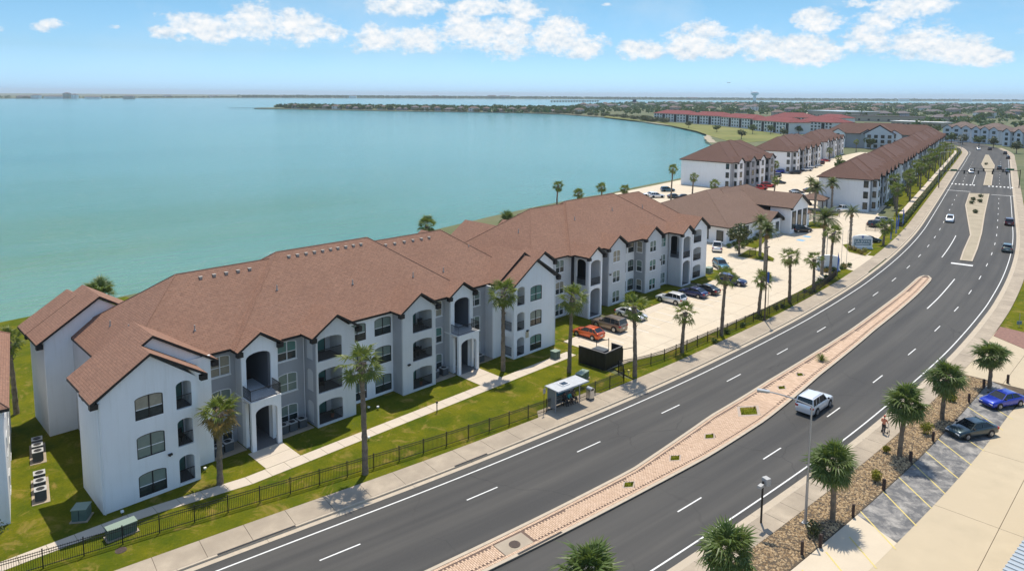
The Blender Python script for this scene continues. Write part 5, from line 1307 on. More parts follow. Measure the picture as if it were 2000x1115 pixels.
# bus shelter
s = s_at(39.4); x, y = rp(s, 4.15); a = rdir(s)
sh = thing('bus_shelter', 'bus shelter with pale flat roof and solar panel', 'bus shelter', (x, y, .016), a)
MB().box(-2.2, 2.2, -1.05, .85, 2.36, 2.44).box(-2.24, 2.24, -1.09, -1.05, 2.30, 2.46).box(-2.24, 2.24, .85, .89, 2.30, 2.46).build('roof', [pm('shelterroof', (.55, .57, .59), .4, (.45, .46, .47), 2)], sh)
MB().box(-.95, .05, -.45, .35, 2.444, 2.53).build('solar_frame', ['wframe'], sh); MB().box(-.85, -.05, -.37, .27, 2.53, 2.545).build('solar_panel', ['carglass'], sh)
for px, py in ((-1.95, -.45), (-1.95, .7), (1.75, .7), (0, .7), (1.75, -.2)): MB().box(px - .04, px + .04, py - .04, py + .04, 0, 2.36).build('post', ['galv'], sh)
pm('shglass', (.33, .36, .36), .15, (.28, .31, .32), 2)
for a0, a1 in ((-1.88, -.06), (.06, 1.70)):
    MB().box(a0, a1, .69, .71, .25, 2.1).build('pane', ['shglass'], sh)
MB().box(-1.965, -1.945, -.40, .65, .25, 2.2).build('side_pane', [pm('shside', (.20, .22, .24), .25)], sh)
MB().box(-1.6, 1.6, .1, .5, .42, .47).box(-1.3, -1.22, .2, .4, 0, .42).box(1.22, 1.3, .2, .4, 0, .42).box(-.04, .04, .2, .4, 0, .42).build('bench', ['galv'], sh)
MB().box(-1.4, .5, .655, .685, 1.0, 1.7).build('poster', [pm('poster', (.03, .12, .22), .5, (.02, .2, .25), 3)], sh)
bs_ = thing('bus_stop_sign', 'thin bus stop post at the left end of the shelter', 'sign post', rp(s_at(36.4), 4.3) + (0,), a)
MB().tube((0, 0, 0), (0, 0, 2.7), .03, .03, 6).build('pole', ['brownpole'], bs_); MB().box(-.16, .16, -.02, -.032, 2.1, 2.65).build('plate', ['galv'], bs_)
tb = thing('litter_bin', 'steel litter bin with domed lid beside the bus shelter', 'litter bin', rp(s_at(42.6), 3.75) + (.016,), a)
MB().box(-.30, .30, -.30, .30, .04, .95).build('body', ['steel'], tb)
mb = MB(); n = 10; arc = [(-.33 * math.cos(math.pi * k / n), .95 + .33 * math.sin(math.pi * k / n)) for k in range(n + 1)]
for (x0, z0), (x1, z1) in zip(arc, arc[1:]): mb.face([(x0, -.33, z0), (x1, -.33, z1), (x1, .33, z1), (x0, .33, z0)][::-1])
mb.face([(p[0], -.33, p[1]) for p in arc][::-1]); mb.face([(p[0], .33, p[1]) for p in arc]); mb.build('lid', ['steel'], tb)
MB().box(-.2, .2, -.342, -.332, .97, 1.15).build('opening', ['dark'], tb); MB().box(-.34, .34, -.34, .34, 0, .05).build('base', ['dark'], tb)
# bin enclosure and its skip
en = thing('bin_enclosure', 'black walled bin enclosure at the end of the lot', 'enclosure', (50.1, -9.35, 0), R(2))
for a_, b_ in (((0, 0), (3.6, 0)), ((0, 3.9), (0, .1)), ((3.6, .1), (3.6, 1.6))):
    L = math.dist(a_, b_); ang = math.atan2(b_[1] - a_[1], b_[0] - a_[0]); pn = int(L / .62)
    for k in range(pn): MB().box(L * k / pn + .008, L * (k + 1) / pn - .008, 0, .10, 0, 2.05).build('board', ['black'], en, loc=(a_[0], a_[1], 0), rz=ang)
    MB().box(0, L, -.02, .12, 2.05, 2.10).build('cap_rail', [pm('caprail', (.16, .15, .15), .6)], en, loc=(a_[0], a_[1], 0), rz=ang)
for k, ang in enumerate((15, 100)):
    MB().box(0, 1.9, -.03, .03, .2, .26).box(0, 1.9, -.03, .03, 1.6, 1.66).box(0, .06, -.03, .03, .1, 1.8).box(1.84, 1.9, -.03, .03, .1, 1.8).build('gate_leaf', ['rail'], en, loc=(3.6, .0 if k == 0 else 3.9, 0), rz=R(-20 + k * 0))
dp = thing('dumpster', 'steel dumpster with black lid inside the enclosure', 'dumpster', (51.95, -6.9, 0), R(2))
MB().box(-1.05, 1.05, -.8, .8, .1, 1.35).build('body', [pm('dumpblue', (.05, .12, .19), .6, (.08, .08, .08), 3)], dp); MB().box(-1.1, -.02, -.85, .85, 1.36, 1.43).build('lid', ['black'], dp); MB().box(.02, 1.1, -.85, .85, 1.36, 1.43).build('lid', [pm('lidgrey', (.10, .11, .12), .35)], dp)
gm = thing('gas_meter', 'yellow gas meter post by the fence corner', 'meter', (50.6, -12.35, 0)); MB().tube((0, 0, 0), (0, 0, .8), .04, .04, 6).box(-.12, .12, -.1, .1, .5, .85).build('body', ['yellow'], gm); MB().tube((.12, 0, .3), (.35, 0, .3), .03, .03, 6).build('pipe', ['yellow'], gm)
# transformers and air conditioners
def cabinet(p, w_, d_, h, rz, label):
    o = thing('transformer_box', label, 'transformer', (p[0], p[1], 0), rz, 'green utility cabinets'); MB().box(-w_ / 2, w_ / 2, -d_ / 2, d_ / 2, .08, h).build('body', ['transf'], o)
    MB().box(-w_ / 2 - .04, w_ / 2 + .04, -d_ / 2 - .04, d_ / 2 + .04, h, h + .06).build('lid', ['transtop'], o); MB().box(-w_ / 2 - .12, w_ / 2 + .12, -d_ / 2 - .12, d_ / 2 + .12, -.1, .08).build('pad', ['walk'], o)
    MB().box(-.02, .02, -d_ / 2 - .012, -d_ / 2 - .001, .15, h - .05).build('door_seam', ['dark'], o); return o
cabinet((-1.3, .7), 1.0, 1.0, .95, R(-35), 'green transformer at the corner of the nearest wing')
cabinet((.2, -3.55), 1.9, .75, .8, 0, 'long green cabinet on the garden path by the fence')
cabinet((46.2, -9.1), 1.7, .8, .85, R(10), 'green cabinet on the lawn near the bin enclosure')
cabinet((49.0, -2.6), .9, .8, .9, 0, 'small dark cabinet beside the end of the garden path')
cabinet((100.51, 5.63), 1.4, 1.0, 1.0, 0, 'green transformer on the corner lawn of the second building')
cabinet((125.69, 21.19), 1.2, 1.0, 1.0, 0, 'green cabinet against the clubhouse wall')
def ac(p, rz, label, top=True, z=.03, grp='air conditioners'):
    o = thing('air_conditioner', label, 'air conditioner', (p[0], p[1], z), rz, grp)
    mb = MB(); mb.box(-.38, .38, -.38, .38, .05, .82)
    for k in range(9): mb.box(-.40, .40, -.40, .40, .12 + k * .075, .145 + k * .075)
    mb.build('body', ['ac'], o); MB().box(-.42, .42, -.42, .42, .82, .87).build('top_plate', ['actop'], o)
    MB().prism([(math.cos(t) * .30, math.sin(t) * .30) for t in np.linspace(0, 6.2832, 15)[:-1]], .87, .878, 0).build('fan_grille', ['dark'], o)
    mb = MB()
    for k in range(4): mb.box(-.27, .27, -.012, .012, .879, .889)
    mb.build('fan_hub', ['actop'], o); return o
def along(u, v): c, s2 = math.cos(R(-10.1)), math.sin(R(-10.1)); return (-4.87 + c * u - s2 * v, 3.14 + s2 * u + c * v)
for k, (u, v) in enumerate(((1.5, 12.9), (1.5, 11.6), (1.5, 10.3), (1.5, 5.9), (1.5, 4.5), (1.5, 3.0))):
    ac(along(u, v), R(-10.1), '%s air conditioner beside the left building, counted from the back' % ordn(k + 1), grp='air conditioners by the left building')
for k, (v0, v1) in enumerate(((9.5, 13.7), (2.2, 6.6))):
    P_ = [along(.9, v0), along(2.1, v0), along(2.1, v1), along(.9, v1)]; struct(MB().prism(P_, GZ, .03, 0).build('equipment_pad', ['walk']), ('rear', 'front')[k] + ' concrete pad for the air conditioners')
for k, (u, v, lb) in enumerate(((9.9, 2.9, 'left of the first stair, under the grey window'), (10.9, 3.1, 'left of the first stair, next to the portico pier'), (16.0, 2.6, 'right of the first stair, nearest the portico'), (16.9, 2.6, 'right of the first stair, middle of three'), (17.9, 2.6, 'right of the first stair, beside the balcony wall'), (34.5, 2.9, 'left of the second stair, farther one'), (35.9, 2.9, 'left of the second stair, nearer the portico'), (41.6, 3.0, 'right of the second stair'))):
    ac((u, v), 0, 'air conditioner ' + lb)
for k, (u, v) in enumerate(((1.0, -1.0), (29.2, -4.1), (24.6, 1.2), (25.3, .6), (8.0, .9), (21.0, -4.2))):
    o = thing('path_light' if k != 2 and k != 3 else 'flood_spike', '%s small garden light on the lawn of the first building, from the left' % ordn(k + 1), 'garden light', (u, v, 0), 0, 'garden lights')
    if k == 1: MB().tube((0, 0, 0), (0, 0, 1.0), .05, .05, 8).tube((0, 0, 1.0), (0, 0, 1.15), .11, .11, 8).build('body', ['black'], o); MB().tube((0, 0, .92), (0, 0, 1.0), .09, .09, 8).build('lens', ['lampwhite'], o)
    else: MB().tube((0, 0, 0), (0, 0, .3), .03, .03, 6).build('stake', ['black'], o); MB().box(-.1, .1, -.1, .1, .25, .38).build('lens', ['lampwhite'], o)
# bollard posts by the stalls
for k, p in enumerate(((35.12, -40.03), (40.70, -40.32), (46.31, -40.77), (52.85, -40.93), (58.49, -41.27), (70.80, -41.52), (76.46, -41.72), (79.93, -43.34), (74.55, -45.18), (33.38, -39.43))):
    o = thing('timber_bollard', '%s timber bollard along the parking stalls, from the bottom of the picture' % ordn(k + 1), 'bollard', (p[0], p[1], 0), k * .4, 'timber bollards by the stalls'); MB().box(-.10, .10, -.10, .10, -.1, .95).box(-.085, .085, -.085, .085, .95, .99).build('post', ['wood'], o)
# low sign wall and small signs at the right edge
lw = thing('low_wall', 'low dark sign wall at the right edge past the palms', 'wall', rp(s_at(103), -27.4) + (0,), rdir(s_at(103)) + R(12))
MB().box(-.35, .35, -.35, .35, 0, 1.5).build('pillar', ['wood'], lw); MB().box(-.42, .42, -.42, .42, 1.5, 1.6).build('pillar_cap', ['walk'], lw); MB().box(.36, 6, -.2, .2, 0, .9).build('wall', [pm('slate', (.10, .11, .13), .8)], lw)
for nm, s_, d_, c_, lb in (('sign_post', 103.5, -23.0, 'flagblue', 'blue small sign on the outer verge'), ('sign_post', 104.6, -24.4, 'redcap', 'red small sign on the outer verge')):
    o = thing(nm, lb, 'sign', rp(s_at(s_), d_) + (0,), R(-45)); MB().tube((0, 0, 0), (0, 0, 2.0), .04, .04, 6).build('post', ['wood' if c_ != 'flagblue' else 'galv'], o); MB().box(-.35, .35, -.02, .02, .4 if c_ == 'flagblue' else 1.5, .9 if c_ == 'flagblue' else 1.95).build('plate', ['signblue' if c_ == 'flagblue' else 'redcap'], o)
for k in range(6): shrub(rp(s_at(101.5) + k * 1.4, -25.6 - .5 * (k % 2)), .6, '%s shrub before the low sign wall' % ordn(k + 1), 'leaf', 140 + k, 200, .12, group='shrubs by the low wall')
# corner of a ribbed metal roof at the bottom right
mr = thing('ribbed_canopy', 'corner of a ribbed metal canopy at the bottom right', 'canopy')
q0 = (33.47, -51.38); A_ = Vector((33.93, -50.72)); B_ = Vector((40.29, -51.17)); t_ = (B_ - A_).normalized(); n_ = Vector((t_.y, -t_.x))
ang = math.atan2(t_.y, t_.x)
mr.location = (A_.x - t_.x * 6, A_.y - t_.y * 6, 4); mr.rotation_euler = (0, 0, ang)
MB().box(0, 30, -8, 0, -.16, 0).build('deck', ['metalroof'], mr)
for k in range(60): MB().box(.2 + k * .5, .32 + k * .5, -8, .02, 0.002, .06).build('rib', ['metalroof'], mr)
for k in range(4): MB().box(1 + k * 8, 1.2 + k * 8, -1.2, -1, -4, -.16).build('post', ['galv'], mr)
# traffic signals at the cross street
for k, (p, hh, arm, lb) in enumerate((((270.1, 10.5), 6.1, (13.5, -18.5), 'traffic signal pole with mast arm over the western lanes'), ((292, -9.5), 6.1, (-4, 14), 'traffic signal pole with green street sign at the right edge'))):
    o = thing('traffic_signal', lb, 'traffic light', (p[0], p[1], 0)); MB().tube((0, 0, 0), (0, 0, hh + .4), .16, .12, 8).build('pole', ['black'], o); MB().tube((0, 0, hh), (arm[0], arm[1], hh + .2), .11, .06, 6).build('mast_arm', ['black'], o)
    for j in range(4): t = .35 + .2 * j; MB().box(-.2, .2, -.2, .2, -1.0, .25).build('signal_head', ['black'], o, loc=(arm[0] * t, arm[1] * t, hh + .1))
    MB().box(-1.1, 1.1, -.03, .03, -.35, .35).build('street_sign', [pm('signgreen', (.01, .16, .06), .5)], o, loc=(arm[0] * .2, arm[1] * .2, hh + .3), rz=math.atan2(arm[1], arm[0]))
for k in range(9):
    s = s_at(288) + k * 24
    lamp_post(rp(s, 4.4), 11.5, '%s tall street light past the cross street, from the nearest' % ordn(k + 1), (1.6, -2.4, .3), 'galv', .1)

# ------------------------------------------------------------------ vehicles
# heading +X, origin on the ground at the middle
KINDS_ = {
 'saloon': dict(L=4.75, W=1.82, belt=[(-2.37, .62), (-2.33, .86), (-2.15, .98), (-1.55, 1.02), (-.6, .98), (.6, .95), (1.0, .93), (1.5, .87), (2.05, .77), (2.3, .66), (2.37, .50)], gh=(-1.85, -1.05, .28, 1.10), zr=1.45, bw=.80, rw=.60, wb=(-1.38, 1.42), wr=.33),
 'hatch': dict(L=4.3, W=1.80, belt=[(-2.15, .60), (-2.12, .95), (-1.95, 1.05), (-1.3, 1.04), (0, 1.0), (.75, .97), (1.3, .92), (1.85, .82), (2.1, .68), (2.15, .52)], gh=(-2.02, -1.35, .15, .95), zr=1.52, bw=.80, rw=.62, wb=(-1.28, 1.32), wr=.33),
 'crossover': dict(L=4.7, W=1.88, belt=[(-2.35, .62), (-2.33, 1.02), (-2.2, 1.12), (-1.3, 1.12), (0, 1.08), (.85, 1.06), (1.4, 1.01), (2.0, .93), (2.28, .78), (2.35, .56)], gh=(-2.26, -1.95, .10, .98), zr=1.72, bw=.84, rw=.68, wb=(-1.38, 1.40), wr=.37),
 'suv': dict(L=5.0, W=1.96, belt=[(-2.5, .62), (-2.48, 1.08), (-2.4, 1.18), (-1.3, 1.18), (0, 1.16), (.8, 1.14), (1.3, 1.12), (2.1, 1.08), (2.42, .95), (2.5, .60)], gh=(-2.42, -2.2, .15, .90), zr=1.88, bw=.90, rw=.76, wb=(-1.5, 1.5), wr=.41),
 'pickup': dict(L=5.6, W=1.98, belt=[(-2.8, .62), (-2.78, 1.08), (-2.7, 1.12), (-.75, 1.12), (0, 1.12), (1.05, 1.12), (1.5, 1.10), (2.4, 1.04), (2.72, .90), (2.8, .60)], gh=(-.80, -.60, .55, 1.15), zr=1.84, bw=.88, rw=.72, wb=(-1.75, 1.85), wr=.40),
}
def car_parts(kind):
    if ('car', kind) in CACHE: return CACHE['car', kind]
    d = KINDS_[kind]; hwid = d['W'] / 2; mb = MB(); secs = []
    nB = len(d['belt'])
    for k, (x, zb) in enumerate(d['belt']):
        e = abs(x) / (d['L'] / 2); w_ = hwid * (1 - .10 * max(0, e - .72) / .28 - (.05 if k in (0, nB - 1) else 0)); zl = .24 + (.10 if k in (0, nB - 1) else 0)
        sec = [(w_ * .90, zl), (w_ * .99, zl + .14), (w_, (zl + zb) * .55), (w_ * .985, zb - .12), (w_ * .93, zb - .03), (w_ * .70, zb + .015), (0, zb + .03)]
        full = sec + [(-a, b) for a, b in sec[-2::-1]]; secs.append((x, full))
    n = len(secs[0][1])
    for x, s_ in secs: mb.V += [(x, a, b) for a, b in s_]
    for k in range(len(secs) - 1):
        for j in range(n - 1):
            a = k * n + j; mb.F.append((a, a + n, a + n + 1, a + 1)); mb.M.append(0)
        mb.F.append((k * n, k * n + n - 1, (k + 1) * n + n - 1, (k + 1) * n)); mb.M.append(1)
    mb.F.append(tuple(range(n))); mb.M.append(0); mb.F.append(tuple((len(secs) - 1) * n + j for j in range(n))[::-1]); mb.M.append(0)
    body = mb
    b0_, r0_, r1_, b1_ = d['gh']; zr = d['zr']; bw, rw = d['bw'], d['rw']
    zb0 = float(np.interp(b0_, [p[0] for p in d['belt']], [p[1] for p in d['belt']])); zb1 = float(np.interp(b1_, [p[0] for p in d['belt']], [p[1] for p in d['belt']])); zbm = max(zb0, zb1)
    g = MB(); bot = [(b0_, -bw, zb0 - .03), (b1_, -bw, zb1 - .03), (b1_, bw, zb1 - .03), (b0_, bw, zb0 - .03)]; top = [(r0_, -rw, zr - .05), (r1_, -rw, zr - .05), (r1_, rw, zr - .05), (r0_, rw, zr - .05)]
    names = ['side_window', 'windscreen', 'side_window', 'rear_window']; gl = []
    for k in range(4):
        j = (k + 1) % 4; q = MB(); q.face([bot[k], bot[j], top[j], top[k]]); gl.append((names[k], q.mesh(names[k], ['carglass'])))
    rf = MB(); N_ = 7; prof = []
    for k in range(N_):
        t = k / (N_ - 1); prof.append(t)
    for a_, b_ in zip(prof, prof[1:]):
        xa = r0_ - .03 + (r1_ - r0_ + .06) * a_; xb = r0_ - .03 + (r1_ - r0_ + .06) * b_; za = zr - .05 + .05 * math.sin(math.pi * a_) ** .5 if 0 < a_ < 1 else zr - .05; zb_ = zr - .05 + .05 * math.sin(math.pi * b_) ** .5 if 0 < b_ < 1 else zr - .05
        w0 = rw + .02
        rf.face([(xa, -w0, za - .03), (xb, -w0, zb_ - .03), (xb, -w0 * .8, zb_ + .015), (xa, -w0 * .8, za + .015)]); rf.face([(xa, -w0 * .8, za + .015), (xb, -w0 * .8, zb_ + .015), (xb, w0 * .8, zb_ + .015), (xa, w0 * .8, za + .015)]); rf.face([(xa, w0 * .8, za + .015), (xb, w0 * .8, zb_ + .015), (xb, w0, zb_ - .03), (xa, w0, za - .03)])
    # pillars in body colour
    for sg in (-1, 1):
        for (xb_, zb_, xt, wd) in ((b0_ + .02, zb0, r0_ + .02, .07), (b1_ - .02, zb1, r1_ - .02, .045)):
            rf.tube((xb_, sg * (bw - .005), zb_ - .05), (xt, sg * (rw), zr - .05), wd, wd * .8, 4)
        xm = (b0_ + b1_) / 2 - .08; rf.tube((xm, sg * (bw + .0), zbm - .06), (xm - .02, sg * rw, zr - .06), .04, .035, 4)
        if b1_ - b0_ > 2.95: xq = b0_ + .78; rf.tube((xq, sg * bw, zbm - .06), (xq + .1, sg * rw, zr - .06), .035, .03, 4)
        rf.tube((b0_ + .05, sg * bw, zb0 - .02), (b1_ - .05, sg * bw, zb1 - .02), .03, .03, 4)
    if kind == 'suv':
        for sg in (-1, 1): rf.tube((r0_ + .2, sg * rw * .85, zr + .05), (r1_ - .2, sg * rw * .85, zr + .05), .025, .025, 4)
    if kind == 'pickup':
        pass
    ty = MB(); ty.tube((0, -.12, 0), (0, .12, 0), d['wr'], d['wr'], 16); ty = ty.mesh('wheel', ['tyre']); rm = MB(); rm.tube((0, -.128, 0), (0, .128, 0), d['wr'] * .62, d['wr'] * .62, 12)
    for k in range(5): a = k * 1.2566; rm.tube((0, -.132, 0), (math.cos(a) * d['wr'] * .58, -.132, math.sin(a) * d['wr'] * .58), .04, .04, 4)
    rm = rm.mesh('rim', ['rim'])
    CACHE['car', kind] = (body, gl, rf, ty, rm, d); return CACHE['car', kind]
def car(kind, col, p, ang, label, far=False, z=-.02, cat=None, group='cars parked around the apartments'):
    body, gl, rf, ty, rm, d = car_parts(kind)
    nm = {'saloon': 'saloon_car', 'hatch': 'hatchback_car', 'crossover': 'crossover_car', 'suv': 'suv', 'pickup': 'pickup_truck'}[kind]
    o = thing(nm, label, cat or ('pickup truck' if kind == 'pickup' else 'car'), (p[0], p[1], z), R(ang), group)
    kb = ('cb', kind, col)
    if kb not in CACHE: CACHE[kb] = (body.mesh('body', ['paint_' + col, 'dark'], True), rf.mesh('roof_panel', ['paint_' + col], False))
    inst('body', CACHE[kb][0], o); inst('roof_panel', CACHE[kb][1], o)
    for n_, me in gl: inst(n_, me, o)
    hw_ = d['W'] / 2
    for wx in d['wb']:
        for sg in (-1, 1):
            wv_ = inst('wheel', ty, o, (wx, sg * (hw_ - .10), d['wr']), 0 if sg < 0 else math.pi)
            if not far: inst('rim', rm, wv_)
    if 'arch' + kind not in CACHE: CACHE['arch' + kind] = MB().tube((0, -.04, 0), (0, .04, 0), d['wr'] + .07, d['wr'] + .07, 16).mesh('wheel_arch', ['dark'])
    for wx in d['wb']:
        for sg in (-1, 1): inst('wheel_arch', CACHE['arch' + kind], o, (wx, sg * (hw_ - .036), d['wr'] + .02))
    key = ('lamps', kind)
    if key not in CACHE:
        L2 = d['L'] / 2; zf = d['belt'][-2][1] - .10; zr_ = d['belt'][2][1] - .22
        CACHE[key] = ([MB().box(L2 - .30, L2 - .015, sg * hw_ * .62 - .2, sg * hw_ * .62 + .2, zf - .09, zf + .05).mesh('headlight', ['lampwhite']) for sg in (-1, 1)], [MB().box(-L2 + .005, -L2 + .22, sg * hw_ * .78 - .16, sg * hw_ * .78 + .14 * 1, zr_ - .1, zr_ + .1).mesh('tail_light', ['lampred']) for sg in (-1, 1)], MB().box(-L2 - .012, -L2 + .1, -.26, .26, .60, .73).mesh('number_plate', ['plate']), [MB().box(.72, .92, sg * (hw_ + .08) - .08, sg * (hw_ + .08) + .08, d['belt'][4][1] + .02, d['belt'][4][1] + .16).mesh('mirror', ['black']) for sg in (-1, 1)])
    for me in CACHE[key][0]: inst('headlight', me, o)
    for me in CACHE[key][1]: inst('tail_light', me, o)
    if not far:
        inst('number_plate', CACHE[key][2], o)
        for me in CACHE[key][3]: inst('mirror', me, o)
    if kind == 'pickup':
        if 'bedp' not in CACHE: CACHE['bedp'] = MB().box(-2.66, -.9, -.78, .78, 1.125, 1.16).mesh('bed', ['dark'])
        inst('bed', CACHE['bedp'], o)
    return o
def off(p, du, dv=0): return (p[0] + du, p[1] + dv)
car('hatch', 'orange', off((57.05, -0.65), .95, .1), 92, 'orange hatchback nearest the bin enclosure')
car('suv', 'tan', off((61.67, -0.45), 1.0), 90, 'tan SUV with roof rails beside the orange hatchback')
car('saloon', 'white', off((67.93, 0.27), .95), -90, 'white saloon facing the road beside the tan SUV')
car('crossover', 'white', off((78.72, 0.38), .95), 90, 'white crossover parked alone past the white saloon')
car('saloon', 'navy', off((84.46, -0.14), .95), 90, 'navy saloon right of the white crossover')
car('saloon', 'black', off((87.26, -0.55), 1.2), 90, 'black saloon right of the navy saloon')
car('crossover', 'navy', off((95.60, -1.10), .95), -80, 'dark blue crossover facing the road, last in the front row')
car('crossover', 'teal', (105.32, 5.79), -130, 'teal crossover by the corner lawn of the second building')
car('pickup', 'white', (119.33, 14.27), 28, 'white pickup by the clubhouse side wall')
car('crossover', 'black', (151.99, 10.21), -35, 'dark open-top car in the clubhouse forecourt')
car('saloon', 'darkteal', (151.34, -5.35), -38, 'black saloon behind the entrance sign')
car('crossover', 'black', (172.53, -0.09), -30, 'dark crossover by the palm behind the gate', True)
car('crossover', 'silver', (179.26, 0.35), -30, 'silver crossover beyond the gate', True)
car('pickup', 'white', (190.60, 14.80), -35, 'white pickup against the blank white end wall')
car('pickup', 'red', (216.74, 51.97), -38, 'red pickup before the bayside block', True)
car('suv', 'red', (225.75, 52.89), -38, 'red SUV behind the red pickup', True)
car('crossover', 'white', (210.63, 35.90), -45, 'white crossover in the middle of the far lot', True)
car('saloon', 'black', (217.57, 39.18), -45, 'dark saloon beside the white crossover of the far lot', True)
car('saloon', 'black', (224.86, 37.57), -45, 'black saloon half hidden by the dark palm', True)
for k, (p, c_, kd) in enumerate((((178.21, 61.14), 'darkteal', 'saloon'), ((179.03, 58.89), 'black', 'saloon'), ((189.95, 71.23), 'teal', 'crossover'), ((176.32, 69.01), 'white', 'saloon'), ((174.98, 65.63), 'white', 'crossover'), ((258.63, 65.28), 'grey', 'crossover'), ((238.82, 54.68), 'darkteal', 'saloon'), ((274.32, 71.11), 'bright', 'crossover'), ((287.00, 67.79), 'black', 'saloon'), ((291.64, 66.40), 'white', 'crossover'), ((306.70, 70.27), 'white', 'saloon'), ((326.64, 74.69), 'maroon', 'crossover'), ((342.50, 77.93), 'red', 'saloon'), ((275.68, 64.72), 'black', 'crossover'))):
    car(kd, c_, p, (-40, 130)[k % 2], '%s %s of the far lots, counted from the bay side' % (ordn(k + 1), {'darkteal': 'dark car', 'black': 'black car', 'teal': 'teal car', 'white': 'white car', 'grey': 'grey car', 'bright': 'blue car', 'maroon': 'maroon car', 'red': 'red car'}[c_]), True, group='cars of the far lots')
def road_car(kind, col, p, label, back=False, far=False):
    s = s_at(p[0]); return car(kind, col, p, math.degrees(rdir(s)) + (180 if back else 0), label, far, RZ, group='cars on the road')
road_car('suv', 'white', (57.9, -30.5), 'white SUV driving away in the near lanes of the boulevard')
road_car('crossover', 'white', (195.21, -10.56), 'white crossover coming towards the cross median', True)
road_car('suv', 'maroon', (201.38, -22.36), 'dark red SUV driving away by the right kerb')
road_car('crossover', 'green', (163.73, -28.55), 'grey green crossover driving away on the outer curve')
for k, (p, c_, bk) in enumerate((((337.30, 14.76), 'white', True), ((364.84, 9.72), 'black', False), ((354.28, 4.98), 'silver', False), ((435.91, 18.89), 'black', False), ((471.61, 26.60), 'black', False), ((502.30, 39.98), 'black', False), ((496.68, 44.76), 'white', True), ((567.42, 70.44), 'black', True))):
    road_car('crossover', c_, p, '%s %s beyond the crosswalk, counted from the near end' % (ordn(k + 1), {'white': 'white car', 'black': 'black car', 'silver': 'silver car'}[c_]), bk, True)
for k in range(9):
    car('crossover', ('black', 'navy', 'black', 'grey', 'black', 'silver', 'black', 'navy', 'white')[k], rp(s_at(470) + k * 5.2, -34 - .1 * k), math.degrees(rdir(s_at(470))) + 80, '%s car of the row before the pale blue apartments' % ordn(k + 1), True, group='cars before the pale blue apartments')
car('saloon', 'bright', (72.74, -44.11), 152, 'bright blue saloon in the stall by the ragged sabal palm', z=-.004)
car('saloon', 'darkteal', (62.74, -43.46), 150, 'dark teal saloon in the sealed stall', z=-.004)

# ------------------------------------------------------------------ people
def skin_person(name, label, loc, rz, J, E_, rad, mats, extra=()):
    o = thing(name, label, 'person', loc, rz)
    me = bpy.data.meshes.new('body'); me.from_pydata(J, E_, []); me.update()
    b = bpy.data.objects.new('body', me); COL.objects.link(b); b.parent = o
    md = b.modifiers.new('skin', 'SKIN'); ss = b.modifiers.new('sub', 'SUBSURF'); ss.levels = 2; ss.render_levels = 2
    for v, r_ in zip(me.skin_vertices[0].data, rad): v.radius = (r_[0], r_[1]) if isinstance(r_, tuple) else (r_, r_); v.use_root = False
    me.skin_vertices[0].data[0].use_root = True
    mt = bpy.data.materials.new(name + '_cloth'); mt.use_nodes = True; K = NT(mt.node_tree); bs2 = mt.node_tree.nodes['Principled BSDF']; bs2.inputs['Roughness'].default_value = .85
    sp_ = K.n('ShaderNodeSeparateXYZ'); K.l(K.n('ShaderNodeTexCoord').outputs['Object'], sp_.inputs[0])
    rp_ = K.n('ShaderNodeValToRGB'); rp_.color_ramp.interpolation = 'CONSTANT'; K.l(K.math('DIVIDE', sp_.outputs[2], 2.0), rp_.inputs[0])
    el_ = rp_.color_ramp.elements
    while len(el_) < len(mats): el_.new(.5)
    for q, (z_, c_) in zip(el_, mats): q.position = z_ / 2.0; q.color = c_ + (1,)
    K.l(rp_.outputs[0], bs2.inputs['Base Color']); me.materials.append(mt)
    return o
def head(o, c, hair='darkcloth', cap=None, rz=0):
    mb = MB(); n = 10; rows = 7
    for i in range(rows + 1):
        ph = math.pi * i / rows
        for j in range(n): a = 2 * math.pi * j / n; mb.V.append((math.cos(a) * math.sin(ph) * (.095 + (.012 if math.cos(a) > .8 and 3 <= i <= 4 else 0)), math.sin(a) * math.sin(ph) * .078, .12 * math.cos(ph)))
    for i in range(rows):
        for j in range(n): a = i * n + j; b = i * n + (j + 1) % n; mb.F.append((a, a + n, b + n, b)); mb.M.append(0)
    mb.box(.085, .118, -.014, .014, -.03, .015, 0)
    for sg in (-1, 1): mb.box(.078, .09, sg * .032 - .012, sg * .032 + .012, .012, .026, 1); mb.box(-.012, .018, sg * .080 - .008, sg * .080 + .008, -.025, .03, 0)
    mb.box(.075, .09, -.022, .022, -.064, -.055, 1)
    mb.build('head', ['skin', 'dark'], o, True, loc=c, rz=rz)
    h_ = MB(); n = 10
    for i in range(5):
        ph = math.pi * .5 * i / 4
        for j in range(n): a = 2 * math.pi * j / n; h_.V.append((-.012 + math.cos(a) * math.sin(ph) * .104, math.sin(a) * math.sin(ph) * .088, .03 + .105 * math.cos(ph)))
    for i in range(4):
        for j in range(n): a = i * n + j; b = i * n + (j + 1) % n; h_.F.append((a, a + n, b + n, b)); h_.M.append(0)
    if cap: h_.box(.06, .19, -.065, .065, .045, .058)
    h_.build('cap' if cap else 'hair', [cap or hair], o, True, loc=c, rz=rz)
def hand(o, c, d, rz=0):
    mb = MB(); mb.box(-.02, .07, -.04, .04, -.018, .018)
    for k in range(4): L = (.055, .065, .062, .048)[k]; y_ = -.031 + k * .0205; mb.tube((.07, y_, 0), (.07 + L * .6, y_, -.02), .010, .009, 5); mb.tube((.07 + L * .6, y_, -.02), (.07 + L * .75, y_, -.055), .009, .008, 5)
    mb.tube((.01, .04, 0), (.045, .068, -.015), .012, .010, 5); mb.tube((.045, .068, -.015), (.08, .06, -.035), .010, .008, 5)
    mb.build('hand', ['skin'], o, loc=c, rz=rz)
